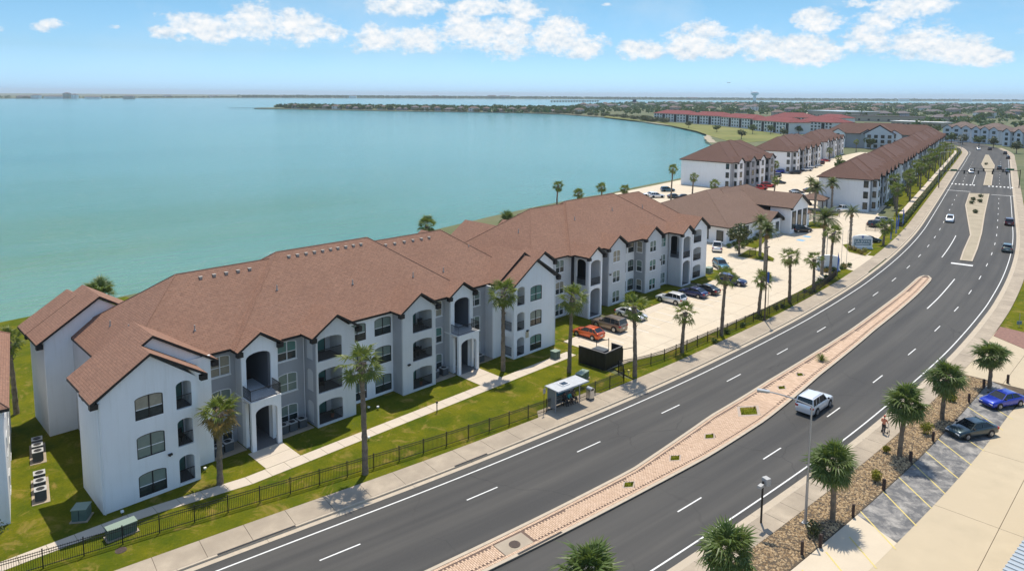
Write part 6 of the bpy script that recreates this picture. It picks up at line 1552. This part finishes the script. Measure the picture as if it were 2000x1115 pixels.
# walker on the pavement, seen from behind, pushing a walking frame; heading +X
J = [(0, 0, .95), (0, 0, 1.12), (.01, 0, 1.36), (.02, 0, 1.47), (.04, 0, 1.56), (.02, .19, 1.42), (.08, .26, 1.17), (.32, .23, 1.02), (.02, -.19, 1.42), (.08, -.26, 1.17), (.32, -.23, 1.02), (.0, .10, .90), (.12, .11, .50), (.06, .11, .09), (.20, .12, .04), (0, -.10, .90), (-.02, -.11, .50), (-.20, -.11, .12), (-.09, -.12, .05)]
E_ = [(0, 1), (1, 2), (2, 3), (3, 4), (2, 5), (5, 6), (6, 7), (2, 8), (8, 9), (9, 10), (0, 11), (11, 12), (12, 13), (13, 14), (0, 15), (15, 16), (16, 17), (17, 18)]
RD = [(.155, .12), (.15, .11), (.17, .11), .075, .055, .075, .055, .038, .075, .055, .038, .105, .078, .052, .045, .105, .078, .052, .045]
wp = rp(s_at(57.6), -19.95)
pr = skin_person('person', 'person in an orange shirt and red cap pushing a walking frame along the pavement', (wp[0], wp[1], .015), rdir(s_at(57.5)), J, E_, RD, [(0, (.02, .02, .022)), (.11, (.05, .05, .06)), (.52, (.03, .03, .035)), (.97, (.70, .26, .15)), (1.50, (.42, .26, .18))])
head(pr, (.06, 0, 1.68), cap='redcap'); hand(pr, (.33, .23, 1.0), 1); hand(pr, (.33, -.23, 1.0), 1)
wf = thing('walking_frame', 'grey wheeled walking frame in front of the person', 'walking frame', (wp[0] + .4 * math.cos(rdir(s_at(57.5))), wp[1] + .4 * math.sin(rdir(s_at(57.5))), .015), rdir(s_at(57.5)))
mb = MB()
for sg in (-1, 1): mb.path([(-.02, sg * .24, 1.0), (.12, sg * .25, .95), (.30, sg * .27, .10)], .016, 6); mb.path([(.10, sg * .25, .9), (-.15, sg * .27, .1)], .014, 6)
mb.path([(.16, -.25, .7), (.16, .25, .7)], .014, 6); mb.build('frame', ['galv'], wf)
for px_ in (.30, -.15):
    for sg in (-1, 1): MB().tube((px_, sg * .27 - .02, .1), (px_, sg * .27 + .02, .1), .1, .1, 12).build('wheel', ['tyre'], wf)
MB().box(0, .22, -.2, .2, .45, .5).build('seat', ['dark'], wf)
# two people sitting in the shelter, facing the road
JS = [(0, 0, .56), (-.02, 0, .74), (.0, 0, .96), (.02, 0, 1.06), (.03, 0, 1.14), (.0, .18, 1.02), (.08, .23, .80), (.30, .16, .66), (.0, -.18, 1.02), (.08, -.23, .80), (.30, -.16, .66), (.05, .09, .54), (.42, .11, .53), (.44, .11, .12), (.58, .12, .05), (.05, -.09, .54), (.42, -.11, .53), (.40, -.11, .12), (.54, -.12, .05)]
ca, sa = math.cos(a), math.sin(a); shr = rdir(s_at(39.4))
for k, (lx, nm, mats_, hr) in enumerate(((-.05, 'person in dark clothes sitting on the shelter bench beside a teal top', [(0, (.02, .02, .022)), (.10, (.02, .02, .025)), (.62, (.025, .02, .02)), (1.08, (.30, .18, .12))], 'darkcloth'), (.62, 'person in a teal top sitting at the middle of the shelter bench', [(0, (.02, .02, .022)), (.10, (.10, .06, .04)), (.62, (.02, .30, .28)), (1.08, (.30, .18, .12))], 'darkcloth'), (1.28, 'person in brown clothes leaning forward at the right end of the shelter bench', [(0, (.02, .02, .022)), (.10, (.02, .02, .02)), (.62, (.18, .11, .06)), (1.08, (.30, .18, .12))], 'darkcloth'))):
    bx_ = sh.location.x + math.cos(shr) * lx - math.sin(shr) * .22; by_ = sh.location.y + math.sin(shr) * lx + math.cos(shr) * .22
    q = skin_person('person', nm, (bx_, by_, .016), shr - math.pi / 2, JS, E_, RD, mats_); head(q, (.06, 0, 1.26), hr); hand(q, (.30, .16, .66), 1); hand(q, (.30, -.16, .66), 1)

# ------------------------------------------------------------------ farther apartment blocks
pm('palewall', (.62, .66, .70), .85, (.56, .60, .64), .5); pm('pinkgrey', (.36, .30, .29), .9); pm('tanwall', (.42, .37, .30), .9); pm('bluegrey', (.26, .30, .35), .9); pm('whitewall', (.72, .72, .71), .9)
def wfar(w_, h, st='b'):
    key = ('wfar', w_, h, st)
    if key not in CACHE:
        mb = MB(); plate(mb, [(-w_ / 2, 0), (w_ / 2, 0), (w_ / 2, h), (-w_ / 2, h)], [[(-w_ / 2 + .12, .12), (w_ / 2 - .12, .12), (w_ / 2 - .12, h - .12), (-w_ / 2 + .12, h - .12)]], .14, -.08, 0)
        CACHE[key] = (mb.mesh('window', ['trim' if st == 'b' else 'wframe']), MB().box(-w_ / 2 + .1, w_ / 2 - .1, -.035, .0, .1, h - .1).mesh('pane', ['glassdark']))
    return CACHE[key]
def fwin(root, x, y, z, rz=0.0, w_=1.5, h=1.8, st='b'):
    a, b = wfar(w_, h, st); o = inst('window', a, root, (x, y, z), rz); inst('pane', b, o)
def block(p, ang, L, D, label, nb=5, det=True, rmat='shinglefar', wall='white', wall2='grey', ez=9.1, pitch=.62, name='apartment_building', fl=3, endwin=True, group='distant apartment blocks', first='g'):
    o = thing(name, label, 'building', (p[0], p[1], 0), ang, group); FH = ez / fl
    MB().box(0, L, 1.6, D, -.3, ez - .1).build('wall', [wall], o)
    MB().box(.01, L - .01, 1.52, 1.6, -.3, ez - .12).build('recess_wall', [wall2], o)
    hip(o, -.5, L + .5, .9, D + .6, ez, pitch, (rmat, 'trim'))
    hip(o, L * .18, L * .82, .3, D + 1.2, ez - .02, pitch, (rmat, 'trim'))
    bw = L / (nb * 2 + 1)
    for k in range(nb):
        x0 = bw * (1 + 2 * k) - (bw * .35 if k == 0 else 0); x1 = x0 + bw * 1.15; q = MB(); q.box(x0, x1, 0, 1.5, -.3, ez - .14); xm = (x0 + x1) / 2
        q.face([(x0, .002, ez - .14), (x1, .002, ez - .14), (xm, .002, ez + (x1 - x0) / 2 * .55)])
        q.build('bay', [(wall if k % 2 == 0 else wall2) if k else wall], o)
        gable(o, xm, (x1 - x0) / 2 + .35, -.4, 4.5, ez, .62, (rmat, 'trim'))
        for f in range(fl):
            if det: fwin(o, x0 + (x1 - x0) * .5, -.01, f * FH + .7, 0, 1.7, 1.9); fwin(o, x1 + bw * .42, 1.5, f * FH + .7, 0, 1.5, 1.9); fwin(o, x0 - .01, .8, f * FH + .7, -math.pi / 2, .9, 1.8)
            else: fwin(o, xm, -.01, f * FH + .7, 0, 1.8, 2.0)
    if endwin:
        for f in range(fl): fwin(o, -.01, 2.6, f * FH + .7, -math.pi / 2, 1.2, 1.9)
    return o
for k, (u0, v0, a_, lb) in enumerate(((211.5, 58.5, 2.0, 'bayside apartment block nearest the clubhouse'), (277, 65.5, 9.5, 'second bayside apartment block with gabled bays'), (352, 82, 9.5, 'third bayside apartment block'))):
    block((u0, v0), R(a_), (37, 52, 52)[k], (20.5, 18, 16)[k], lb, nb=(4, 5, 5)[k], det=k < 2)
for k in range(5):
    s = s_at(197.5) + k * 57; p = rp(s, 13.6)
    block(p, rdir(s + 25), 52, 15.0, '%s apartment block of the roadside row, counted from the near end' % ordn(k + 1), det=k < 1)
f4 = block((452, 122), R(-81), 66, 20, 'long apartment block closing the far end of the lot with a wide gable', nb=4, det=False)
gable(f4, 33, 9, -2.0, 12, 9.3, .62, ('shinglefar', 'trim')); q = MB(); q.box(25, 41, -1.6, 1, 0, 9.1); q.face([(25, -1.6, 9.1), (41, -1.6, 9.1), (33, -1.6, 14.1)]); q.build('centre_bay', ['palewall'], f4)
for f in range(3):
    for j in range(4): fwin(f4, 27.3 + j * 3.8, -1.62, f * 3 + .6, 0, 2.0, 2.0)
# clubhouse
cb = thing('clubhouse', 'low white clubhouse with large brown hipped roof and tall gable', 'building')
MB().box(125.4, 160, 15.4, 40, -.2, 4.0).build('wall', ['white'], cb)
hip(cb, 124.2, 161.5, 14.2, 41, 4.0, .42, ('shingleclub', 'trim')); hip(cb, 134, 166, 17.5, 36, 4.4, .55, ('shingleclub', 'trim'))
q = MB(); q.box(147.5, 157, 11.0, 16, -.2, 6.2); q.face([(147.5, 11.0, 6.2), (157, 11.0, 6.2), (152.25, 11.0, 8.9)]); q.build('front_wing', ['white'], cb)
gable(cb, 152.25, 5.5, 10.3, 28, 6.2, .52, ('shingleclub', 'trim'))
q = MB(); q.box(140.5, 147, 13.2, 16, -.2, 3.6); q.build('side_wing', ['white'], cb); gable(cb, 143.8, 3.9, 12.4, 20, 3.6, .5, ('shingleclub', 'trim'))
MB().box(157.2, 162, 12.5, 18, -.2, 3.4).build('porch', ['white'], cb); hip(cb, 156.6, 163, 11.8, 19, 3.4, .5, ('shingleclub', 'trim'))
for x in (149.2, 152.25, 155.3): fwin(cb, x, 10.99, 1.0, 0, 2.0, 4.2)
for x in (127.6, 131.0, 134.4): fwin(cb, x, 15.39, .6, 0, 1.9, 2.4)
for y in (17.0, 20.5): fwin(cb, 125.39, y, .6, -math.pi / 2, 1.6, 2.3)
fwin(cb, 142, 13.19, .6, 0, 1.5, 2.3); fwin(cb, 145.3, 13.19, .6, 0, 1.5, 2.3)
def pavilion(p, w_, d_, h, label, rz=0, mat='shingleclub'):
    o = thing('pavilion', label, 'pavilion', (p[0], p[1], 0), rz)
    for x in (-w_ / 2, w_ / 2):
        for y in (-d_ / 2, d_ / 2): MB().box(x - .12, x + .12, y - .12, y + .12, -.1, h).build('post', ['wood'], o)
    hip(o, -w_ / 2 - .6, w_ / 2 + .6, -d_ / 2 - .6, d_ / 2 + .6, h + .24, .42, (mat, 'trim')); MB().box(-w_ / 2, w_ / 2, -d_ / 2, d_ / 2, -.12, .02).build('floor', ['path'], o); return o
pavilion((148.6, 64.0), 4.6, 4.2, 2.7, 'bayside gazebo roof beside the row of four palms'); pavilion((109.7, 58.0), 4.6, 4.2, 2.9, 'bayside gazebo roof left of the second building ridge')
pavilion((188.14, 21.96), 6, 6, 3.0, 'brown roofed mail pavilion before the white end wall', R(10))
# red roofed apartments across the lawn
def block2(A, B, D, ez, label, rmat, wall, fl, ncol, pitch=.36, name='apartment_building', group='red roofed apartments', dark=True):
    A = Vector(A); B = Vector(B); L = (B - A).length; ang = math.atan2(B.y - A.y, B.x - A.x)
    o = thing(name, label, 'building', (A.x, A.y, 0), ang, group); MB().box(0, L, 0, D, -.5, ez).build('wall', [wall], o); FH = ez / fl; cw = L / ncol
    for c_ in range(ncol):
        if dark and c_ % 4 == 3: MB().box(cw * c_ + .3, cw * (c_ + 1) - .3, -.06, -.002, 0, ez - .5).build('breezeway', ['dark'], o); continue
        for f in range(fl): fwin(o, cw * (c_ + .5), -.01, FH * f + .8, 0, min(2.4, cw * .5), FH * .6)
    hip(o, -.9, L + .9, -.9, D + .9, ez + .25, pitch, (rmat, 'trim')); return o
for k, (A, B, D_, lb) in enumerate((((755.79, 452.08), (732.96, 388.07), 22, 'red roofed apartment range farthest along the bay'), ((719.02, 379.74), (699.81, 325.67), 22, 'second red roofed range from the bay end'), ((685.66, 320.45), (646.20, 264.97), 20, 'red roofed range with the pale umbrella in front'), ((616.51, 250.40), (581.75, 200.97), 20, 'red roofed range closest to the brown roofs'), ((769.93, 307.07), (767.57, 259.21), 26, 'red roofed range behind the nearer red ranges'), ((661.03, 228.07), (639.72, 186.46), 24, 'red hipped roof just behind the bayside blocks'), ((801.03, 267.03), (782.84, 232.14), 20, 'rearmost red roof before the grey warehouse'))):
    block2(A, B, D_, 9.5 if k < 4 else 8.5, lb, 'redroof', 'whitewall', 3, 12 if k < 4 else 10)
for k, (A, B) in enumerate((((584.71, 85.22), (580.50, 66.64)), ((574.63, 64.45), (564.20, 46.30)), ((553.23, 42.84), (532.68, 19.51)))):
    o = block2(A, B, 16, 9.6, '%s pale blue apartment building at the far bend of the road' % ordn(k + 1), 'brownroof', 'palewall', 3, 9, .5, group='pale blue apartments', dark=False); L = (Vector(A) - Vector(B)).length
    for j in range(3):
        xm = L * (.17 + .33 * j); q = MB(); q.box(xm - 3.2, xm + 3.2, -1.6, 0, 0, 9.6); q.face([(xm - 3.2, -1.6, 9.6), (xm + 3.2, -1.6, 9.6), (xm, -1.6, 12)]); q.build('gabled_bay', ['palewall'], o); gable(o, xm, 3.7, -2.0, 6, 9.8, .6, ('brownroof', 'trim'))
        for f in range(3): fwin(o, xm, -1.61, f * 3.2 + .7, 0, 2.4, 1.9)
# lawn across the bay with its sand court and umbrella
struct(MB().prism([(819.25, 580.01), (691.10, 400.05), (564.34, 279.25), (489.21, 219.62), (436.04, 172.90), (479.85, 171.58), (536.60, 181.25), (600.81, 228.08), (681.92, 323.24), (725.63, 432.06), (882.19, 628.23)], GZ - .05, GZ + .12, 0).build('park_lawn', [pm('parkgrass', (.17, .175, .035), .95, (.24, .22, .07), .06, (.13, .15, .03), .02)]), 'sunlit lawn before the red roofed apartments')
struct(MB().prism([(694.55, 306.08), (703.34, 291.86), (680.61, 279.63), (671.75, 292.06)], GZ, GZ + .2, 0).build('sand_court', ['sand']), 'pale sand court on the lawn')
um = thing('parasol', 'pink parasol on the lawn before the red roofed range', 'parasol', (702.07, 308.18) + (0,)); MB().tube((0, 0, 0), (0, 0, 3.2), .06, .06, 6).build('pole', ['galv'], um); MB().tube((0, 0, 2.6), (0, 0, 4.0), 3.4, .05, 8).build('canopy', [pm('pink', (.55, .12, .14), .8)], um)
# mangroves and bushes along the curve of the bay
MGM = []
for k in range(4):
    r = random.Random(k); lumps = [(r.uniform(-3, 3), r.uniform(-2, 2), r.uniform(.9, 2.6), r.uniform(1.2, 2.2), .8) for _ in range(9)]; t_ = leaf_blob('foliage', 'mangrove', lumps, 700, .34, 200 + k); MGM.append(t_.data); bpy.data.objects.remove(t_)
mgs = MB().path([(0, 0, -.3), (.2, .1, 1.6)], [.14, .06], 5).mesh('stem', ['bark'])
SBL = [0.0]
for a_, b_ in zip(SB, SB[1:]): SBL.append(SBL[-1] + math.dist(a_, b_))
rr = random.Random(5)
for k in range(60):
    t = (.32 + .68 * (k + rr.uniform(0, .9)) / 60) * SBL[-1]; x = float(np.interp(t, SBL, [p[0] for p in SB])); y = float(np.interp(t, SBL, [p[1] for p in SB])); d_ = rr.uniform(4, 16); s_ = rr.uniform(1.0, 2.1)
    o = thing('mangrove_bush', '%s olive bush along the curve of the bay, counted from the near end' % ordn(k + 1) if k < 60 else 'small olive bush at the far end of the bay shore', 'bush', (x + d_ * .75, y - d_ * .6, GZ), rr.uniform(0, 6), 'bushes along the bay shore'); o.scale = (s_, s_, s_ * .95); inst('foliage', MGM[k % 4], o); inst('stem', mgs, o)

for k, (p, h_, c_) in enumerate((((140.14, 17.12), 4.6, 2.0), ((292.50, 76.98), 6, 3), ((246.46, 62.56), 5, 2.4), ((290.02, 51.87), 6, 3), ((448.09, 91.44), 7, 3.6), ((556.59, 220.99), 8, 4.5), ((481.53, 193.05), 7, 4.2), ((569.13, 211.01), 8, 4), ((533.29, 183.93), 7, 4), ((589.00, 195.20), 7, 4), ((543.55, 63.59), 7, 4), ((534.74, 52.26), 7, 4), ((525.36, 42.48), 7, 4), ((549.53, 71.69), 8, 4.5), ((481.34, 22.88), 7, 4), ((723.62, 205.51), 9, 5), ((725.06, 130.48), 8, 5), ((689.40, 115.30), 8, 5), ((613.55, 316.64), 7, 4), ((562.88, 257.87), 6, 4))):
    tree(p, h_, c_, '%s of the leafy trees scattered among the farther buildings, from the nearest' % ordn(k + 1), 'leaf' if k % 2 else 'mangrove', 300 + k, 500, .5, 'leafy trees among the farther buildings')
# ------------------------------------------------------------------ far woods, houses, landmarks
def wood(name, label, P, rad, nl, size, mat='leaffar', seed=1, flat=.75):
    r = np.random.default_rng(seed); n = len(P); P = np.array(P); rad = np.array(rad)
    idx = np.repeat(np.arange(n), nl); m_ = len(idx); d = r.normal(size=(m_, 3)); d /= np.linalg.norm(d, axis=1)[:, None]; d[:, 2] = np.abs(d[:, 2]) * .9 - .15
    q = P[idx] + d * (rad[idx] * r.uniform(.5, 1.05, m_))[:, None] * np.array([1, 1, flat]); q[:, 2] += rad[idx] * .55
    a = r.normal(size=(m_, 3)); a /= np.linalg.norm(a, axis=1)[:, None]; b = np.cross(a, r.normal(size=(m_, 3))); b /= np.linalg.norm(b, axis=1)[:, None]; s_ = (size * rad[idx] * r.uniform(.6, 1.3, m_))[:, None]
    V = np.stack([q - a * s_, q + b * s_ * .7, q + a * s_, q - b * s_ * .7], 1).reshape(-1, 3)
    me = bpy.data.meshes.new(name); me.vertices.add(len(V)); me.vertices.foreach_set('co', V.astype(np.float32).ravel()); me.loops.add(len(V)); me.loops.foreach_set('vertex_index', np.arange(len(V), dtype=np.int32)); me.polygons.add(m_); me.polygons.foreach_set('loop_start', np.arange(0, len(V), 4, dtype=np.int32)); me.update(calc_edges=True); me.materials.append(MATS[mat])
    o = inst(name, me); o['kind'] = 'stuff'; o['label'] = label; return o
def c2w(X, Y): return (-14.074 + X * math.cos(HEAD) + Y * math.sin(HEAD), -57.558 - X * math.sin(HEAD) + Y * math.cos(HEAD))
r = np.random.default_rng(12)
def scatter(n, fx, fy, r0, r1, z=GZ, test=None):
    P = []; Rd = []
    while len(P) < n:
        X, Y = fx(), fy()
        if callable(test) and not test(X, Y): continue
        u_, v_ = c2w(X, Y); rd_ = r.uniform(r0, r1); P.append((u_, v_, z)); Rd.append(rd_)
    return P, Rd
def pen():
    t = r.random(); X = -500 + 640 * t; yb = 1475 - 255 * t; return X, yb + 22 + r.random() * (90 + 240 * t)
P = []; Rd = []
for k in range(900):
    X, Y = pen(); u_, v_ = c2w(X, Y); P.append((u_, v_, GZ)); Rd.append(r.uniform(4, 8.5))
wood('peninsula_woods', 'dark trees crowded on the low peninsula', P, Rd, 46, .30, seed=2)
def roof_region(X, Y): return not (X > 60 and Y < 1000 and X < 420) or Y > 1060
P = []; Rd = []
def suburb(X, Y): return (Y > 1150 or X > 420 + (Y - 700) * .2) and Y > 620 and Y < 2500 + X * .5 and X > -60 + max(0, Y - 1250) * .35
for k in range(4600):
    while True:
        X = r.uniform(-50, 2300); Y = 640 + 2400 * r.random() ** .85
        if suburb(X, Y): break
    u_, v_ = c2w(X, Y); P.append((u_, v_, GZ)); Rd.append(r.uniform(4, 9))
wood('suburb_woods', 'street trees between the distant houses', P, Rd, 30, .34, seed=3)
P = []; Rd = []
def farshore(X, Y): return True
FS = [(-7000, 2500), (-4000, 2800), (-2300, 3150), (-2000, 4000), (-1740, 4750), (-900, 5200), (0, 5450), (1200, 5500), (2600, 5600), (5000, 6500)]
for k in range(5200):
    t = r.random() * (len(FS) - 1); i = int(t); f_ = t - i; X = FS[i][0] + (FS[i + 1][0] - FS[i][0]) * f_; Y = FS[i][1] + (FS[i + 1][1] - FS[i][1]) * f_; Y += 40 + 1500 * r.random() ** 2.0
    if X < -1800 and r.random() < .72: continue
    u_, v_ = c2w(X, Y); P.append((u_, v_, -.4)); Rd.append(r.uniform(7, 15) if X > -1800 else r.uniform(4, 8))
wood('horizon_woods', 'long line of trees on the horizon', P, Rd, 16, .5, seed=4)
# houses
HM = {}
def house(X, Y, L, D, h, rz, label, wall, roof, group, nwin=3, z=GZ):
    key = (round(L), round(D), round(h), wall, roof, nwin); u_, v_ = c2w(X, Y)
    o = thing('house', label, 'house', (u_, v_, z), rz, group)
    if key not in HM:
        rt = thing('house', 'x', 'house'); hip(rt, -L / 2 - .6, L / 2 + .6, -D / 2 - .6, D / 2 + .6, h, .5, (roof, 'trim')); ro = [c for c in rt.children][0]; me = ro.data
        for c in list(ro.children): bpy.data.objects.remove(c)
        bpy.data.objects.remove(ro); bpy.data.objects.remove(rt)
        HM[key] = (MB().box(-L / 2, L / 2, -D / 2, D / 2, -.3, h - .1).mesh('wall', [wall]), me)
    inst('wall', HM[key][0], o); inst('roof', HM[key][1], o)
    a, b = wfar(2.0, 1.8, 'w')
    for f in range(max(1, int(h // 3))):
        for k in range(nwin):
            for sg in (-1, 1): q = inst('window', a, o, ((k - (nwin - 1) / 2) * L / nwin, sg * (D / 2 + .01), f * 3 + .9), 0 if sg < 0 else math.pi); inst('pane', b, q)
    return o
WALLS = ['tanwall', 'whitewall', 'bluegrey', 'pinkgrey']; ROOFS = ['greyroof', 'brownroof', 'brownroof', 'greyroof']
WN = {'tanwall': 'tan', 'whitewall': 'white', 'bluegrey': 'blue grey', 'pinkgrey': 'dusky pink'}
for k in range(26):
    t = (k + .5) / 26; X = -490 + 620 * t; Y = 1490 - 255 * t + (14 if k % 3 else 30); w_ = WALLS[k % 4]
    house(X, Y, (14, 18, 11, 22)[k % 4], 10, (6.2, 3.4, 6.2, 6.5)[(k * 3) % 4], -HEAD + .3 * math.sin(k), '%s waterfront house on the peninsula from the tip, %s walls' % (ordn(k + 1), WN[w_]), w_, ROOFS[(k * 5) % 4], 'houses on the peninsula', 2)
k = 0
for row in range(9):
    Y0 = 760 + row * 175 + row * row * 6
    for j in range(15):
        X = 330 + Y0 * .08 + j * (38 + Y0 * .034) + 14 * math.sin(j * 3 + row)
        if row > 3: X -= 280 + row * 25
        Y = Y0 + 26 * math.sin(j * 2.1 + row)
        if not suburb(X, Y) or X > Y * .73: continue
        if 400 < X < 520 and Y < 900: continue
        w_ = WALLS[(k * 3 + row) % 4]; house(X, Y, (22, 28, 19, 30)[k % 4], 14, (6.5, 6.5, 6.0, 9.0)[(k + row) % 4], -HEAD + (.0, .25, -.2)[k % 3], '%s house of the %s street beyond the apartments, %s walls' % (ordn(j + 1), ordn(row + 1), WN[w_]), w_, ROOFS[k % 4], 'houses beyond the apartments', 3); k += 1
for k, (px_, w_, h_) in enumerate(((50, 60, 9), (75, 40, 14), (110, 90, 9), (135, 30, 24), (150, 26, 18), (185, 70, 8), (255, 50, 12), (330, 60, 10), (420, 70, 9), (560, 80, 12), (690, 50, 16), (850, 60, 18), (960, 70, 22), (985, 90, 20), (1205, 70, 14), (1350, 90, 16), (1760, 80, 16), (1880, 90, 16))):
    Y = 3330 if px_ < 260 else (5050 if px_ < 700 else 5650); X = (px_ - 1000) / 1380 * Y
    house(X, Y, w_, 18, h_, -HEAD, '%s tiny pale building on the horizon from the left' % ordn(k + 1), 'whitewall' if k % 3 else 'tanwall', 'greyroof', 'buildings on the horizon', 2, -.4)
# big low roofs beyond the red apartments
for k, (A, B, D_, h_, mt_, lb) in enumerate((((1153.25, 420.55), (1092.06, 341.52), 60, 9, 'metalroof', 'large grey metal roofed hall behind the red roofs'), ((976.77, 296.42), (974.25, 175.07), 14, 7, 'greyroof', 'long low grey building behind the far apartment block'), ((846.70, 200.06), (836.24, 147.03), 20, 5, 'whitewall', 'flat white topped building behind the far gable'))):
    A = Vector(A); B = Vector(B); L = (B - A).length; o = thing('low_building', lb, 'building', (A.x, A.y, 0), math.atan2(B.y - A.y, B.x - A.x)); MB().box(0, L, 0, D_, -.3, h_).build('wall', ['tanwall'], o); MB().box(-.6, L + .6, -.6, D_ + .6, h_, h_ + .7).build('roof', [mt_], o)
    for j in range(10): fwin(o, L * (j + .5) / 10, -.01, 1.0, 0, 2.6, 2.4)
wtw = thing('water_tower', 'tall water tower with wide bowl on the horizon', 'water tower', c2w((1470 - 1000) / 1380 * 3300, 3300) + (-.4,))
wtw.scale = (1.35, 1.35, 1.35); MB().tube((0, 0, 0), (0, 0, 26), 5.5, 4.5, 16).build('stem', ['whitewall'], wtw, True); MB().tube((0, 0, 25), (0, 0, 30), 4.5, 13, 20).tube((0, 0, 30), (0, 0, 36), 13, 13, 20).tube((0, 0, 36), (0, 0, 39), 13, 5, 20).build('bowl', ['palewall'], wtw, True)
crn = thing('tower_crane', 'thin crane standing behind the water tower', 'crane', c2w((1468 - 1000) / 1380 * 3330, 3330) + (-.4,), .4)
q = MB(); q.tube((0, 0, 30), (-20, 14, 62), .7, .4, 5); q.tube((0, 0, 0), (0, 0, 34), 1.0, 1.0, 5); q.build('boom', ['galv'], crn); MB().box(-3, 3, -2, 2, 30, 34).build('cab', ['whitewall'], crn)
bb = thing('billboard', 'dark square billboard on a pole before the far water', 'billboard', c2w((1237 - 1000) / 1380 * 1900, 1900) + (GZ,), -HEAD); MB().tube((0, 0, 0), (0, 0, 14), .6, .5, 8).build('pole', ['dark'], bb); MB().box(-5, 5, -.4, .4, 14, 21).build('board', [pm('billb', (.02, .05, .12), .6)], bb)
jt = thing('jetty', 'long thin wooden jetty off the tip of the peninsula', 'jetty', c2w(-590, 1478) + (0,), -HEAD + .05)
MB().box(0, 78, -1, 1, .3, .6).build('deck', ['wood'], jt)
for k in range(14): MB().tube((k * 6, 0, -3), (k * 6, 0, 2.2), .3, .3, 6).build('pile', ['wood'], jt)
br_ = thing('causeway_bridge', 'low causeway bridge crossing the far water', 'bridge', c2w(180, 3300) + (0,), -HEAD + .9)
MB().box(0, 420, -6, 6, 4, 5.5).build('deck', ['walk'], br_)
for k in range(18): MB().box(k * 24 + 2, k * 24 + 4, -5, 5, -3, 4).build('pier', ['walk'], br_)
pln = thing('aeroplane', 'tiny aeroplane in the sky left of the water tower', 'aeroplane', c2w((1419 - 1000) / 1380 * 900, 900) + (32 + (187 - 161.5) / 1380 * 900,), -HEAD)
q = MB(); q.tube((-2.2, 0, 0), (2.4, 0, 0), .35, .22, 8); q.build('fuselage', ['wframe'], pln); MB().box(-.5, .5, -3, 3, .2, .3).build('wing', ['wframe'], pln); MB().box(-2.3, -1.8, -.08, .08, .2, 1.1).build('tail_fin', ['wframe'], pln)
# utility poles among the far houses
for k in range(14):
    X = 150 + k * 75; Y = 1500 + 60 * math.sin(k * 1.7); u_, v_ = c2w(X, Y); o = thing('utility_pole', '%s tall pole among the distant houses, from the left' % ordn(k + 1), 'pole', (u_, v_, GZ), -HEAD, 'distant poles'); MB().tube((0, 0, 0), (0, 0, 22), .35, .25, 6).build('shaft', ['wood'], o); MB().box(-2, 2, -.15, .15, 20, 20.4).build('crossarm', ['wood'], o)
# ------------------------------------------------------------------ sea air
hz = bpy.data.materials.new('sea_air'); hz.use_nodes = True; ht = hz.node_tree; ht.nodes.clear()
pv = ht.nodes.new('ShaderNodeVolumePrincipled'); ou = ht.nodes.new('ShaderNodeOutputMaterial'); ht.links.new(pv.outputs[0], ou.inputs['Volume'])
pv.inputs['Color'].default_value = (.84, .94, 1.0, 1); pv.inputs['Density'].default_value = 8.5e-5; pv.inputs['Anisotropy'].default_value = .0
MATS['sea_air'] = hz
o = MB().box(-13600, 13600, -13600, 13600, -4, 68).build('haze', ['sea_air']); o['kind'] = 'stuff'; o['label'] = 'thin bluish sea air over the bay'
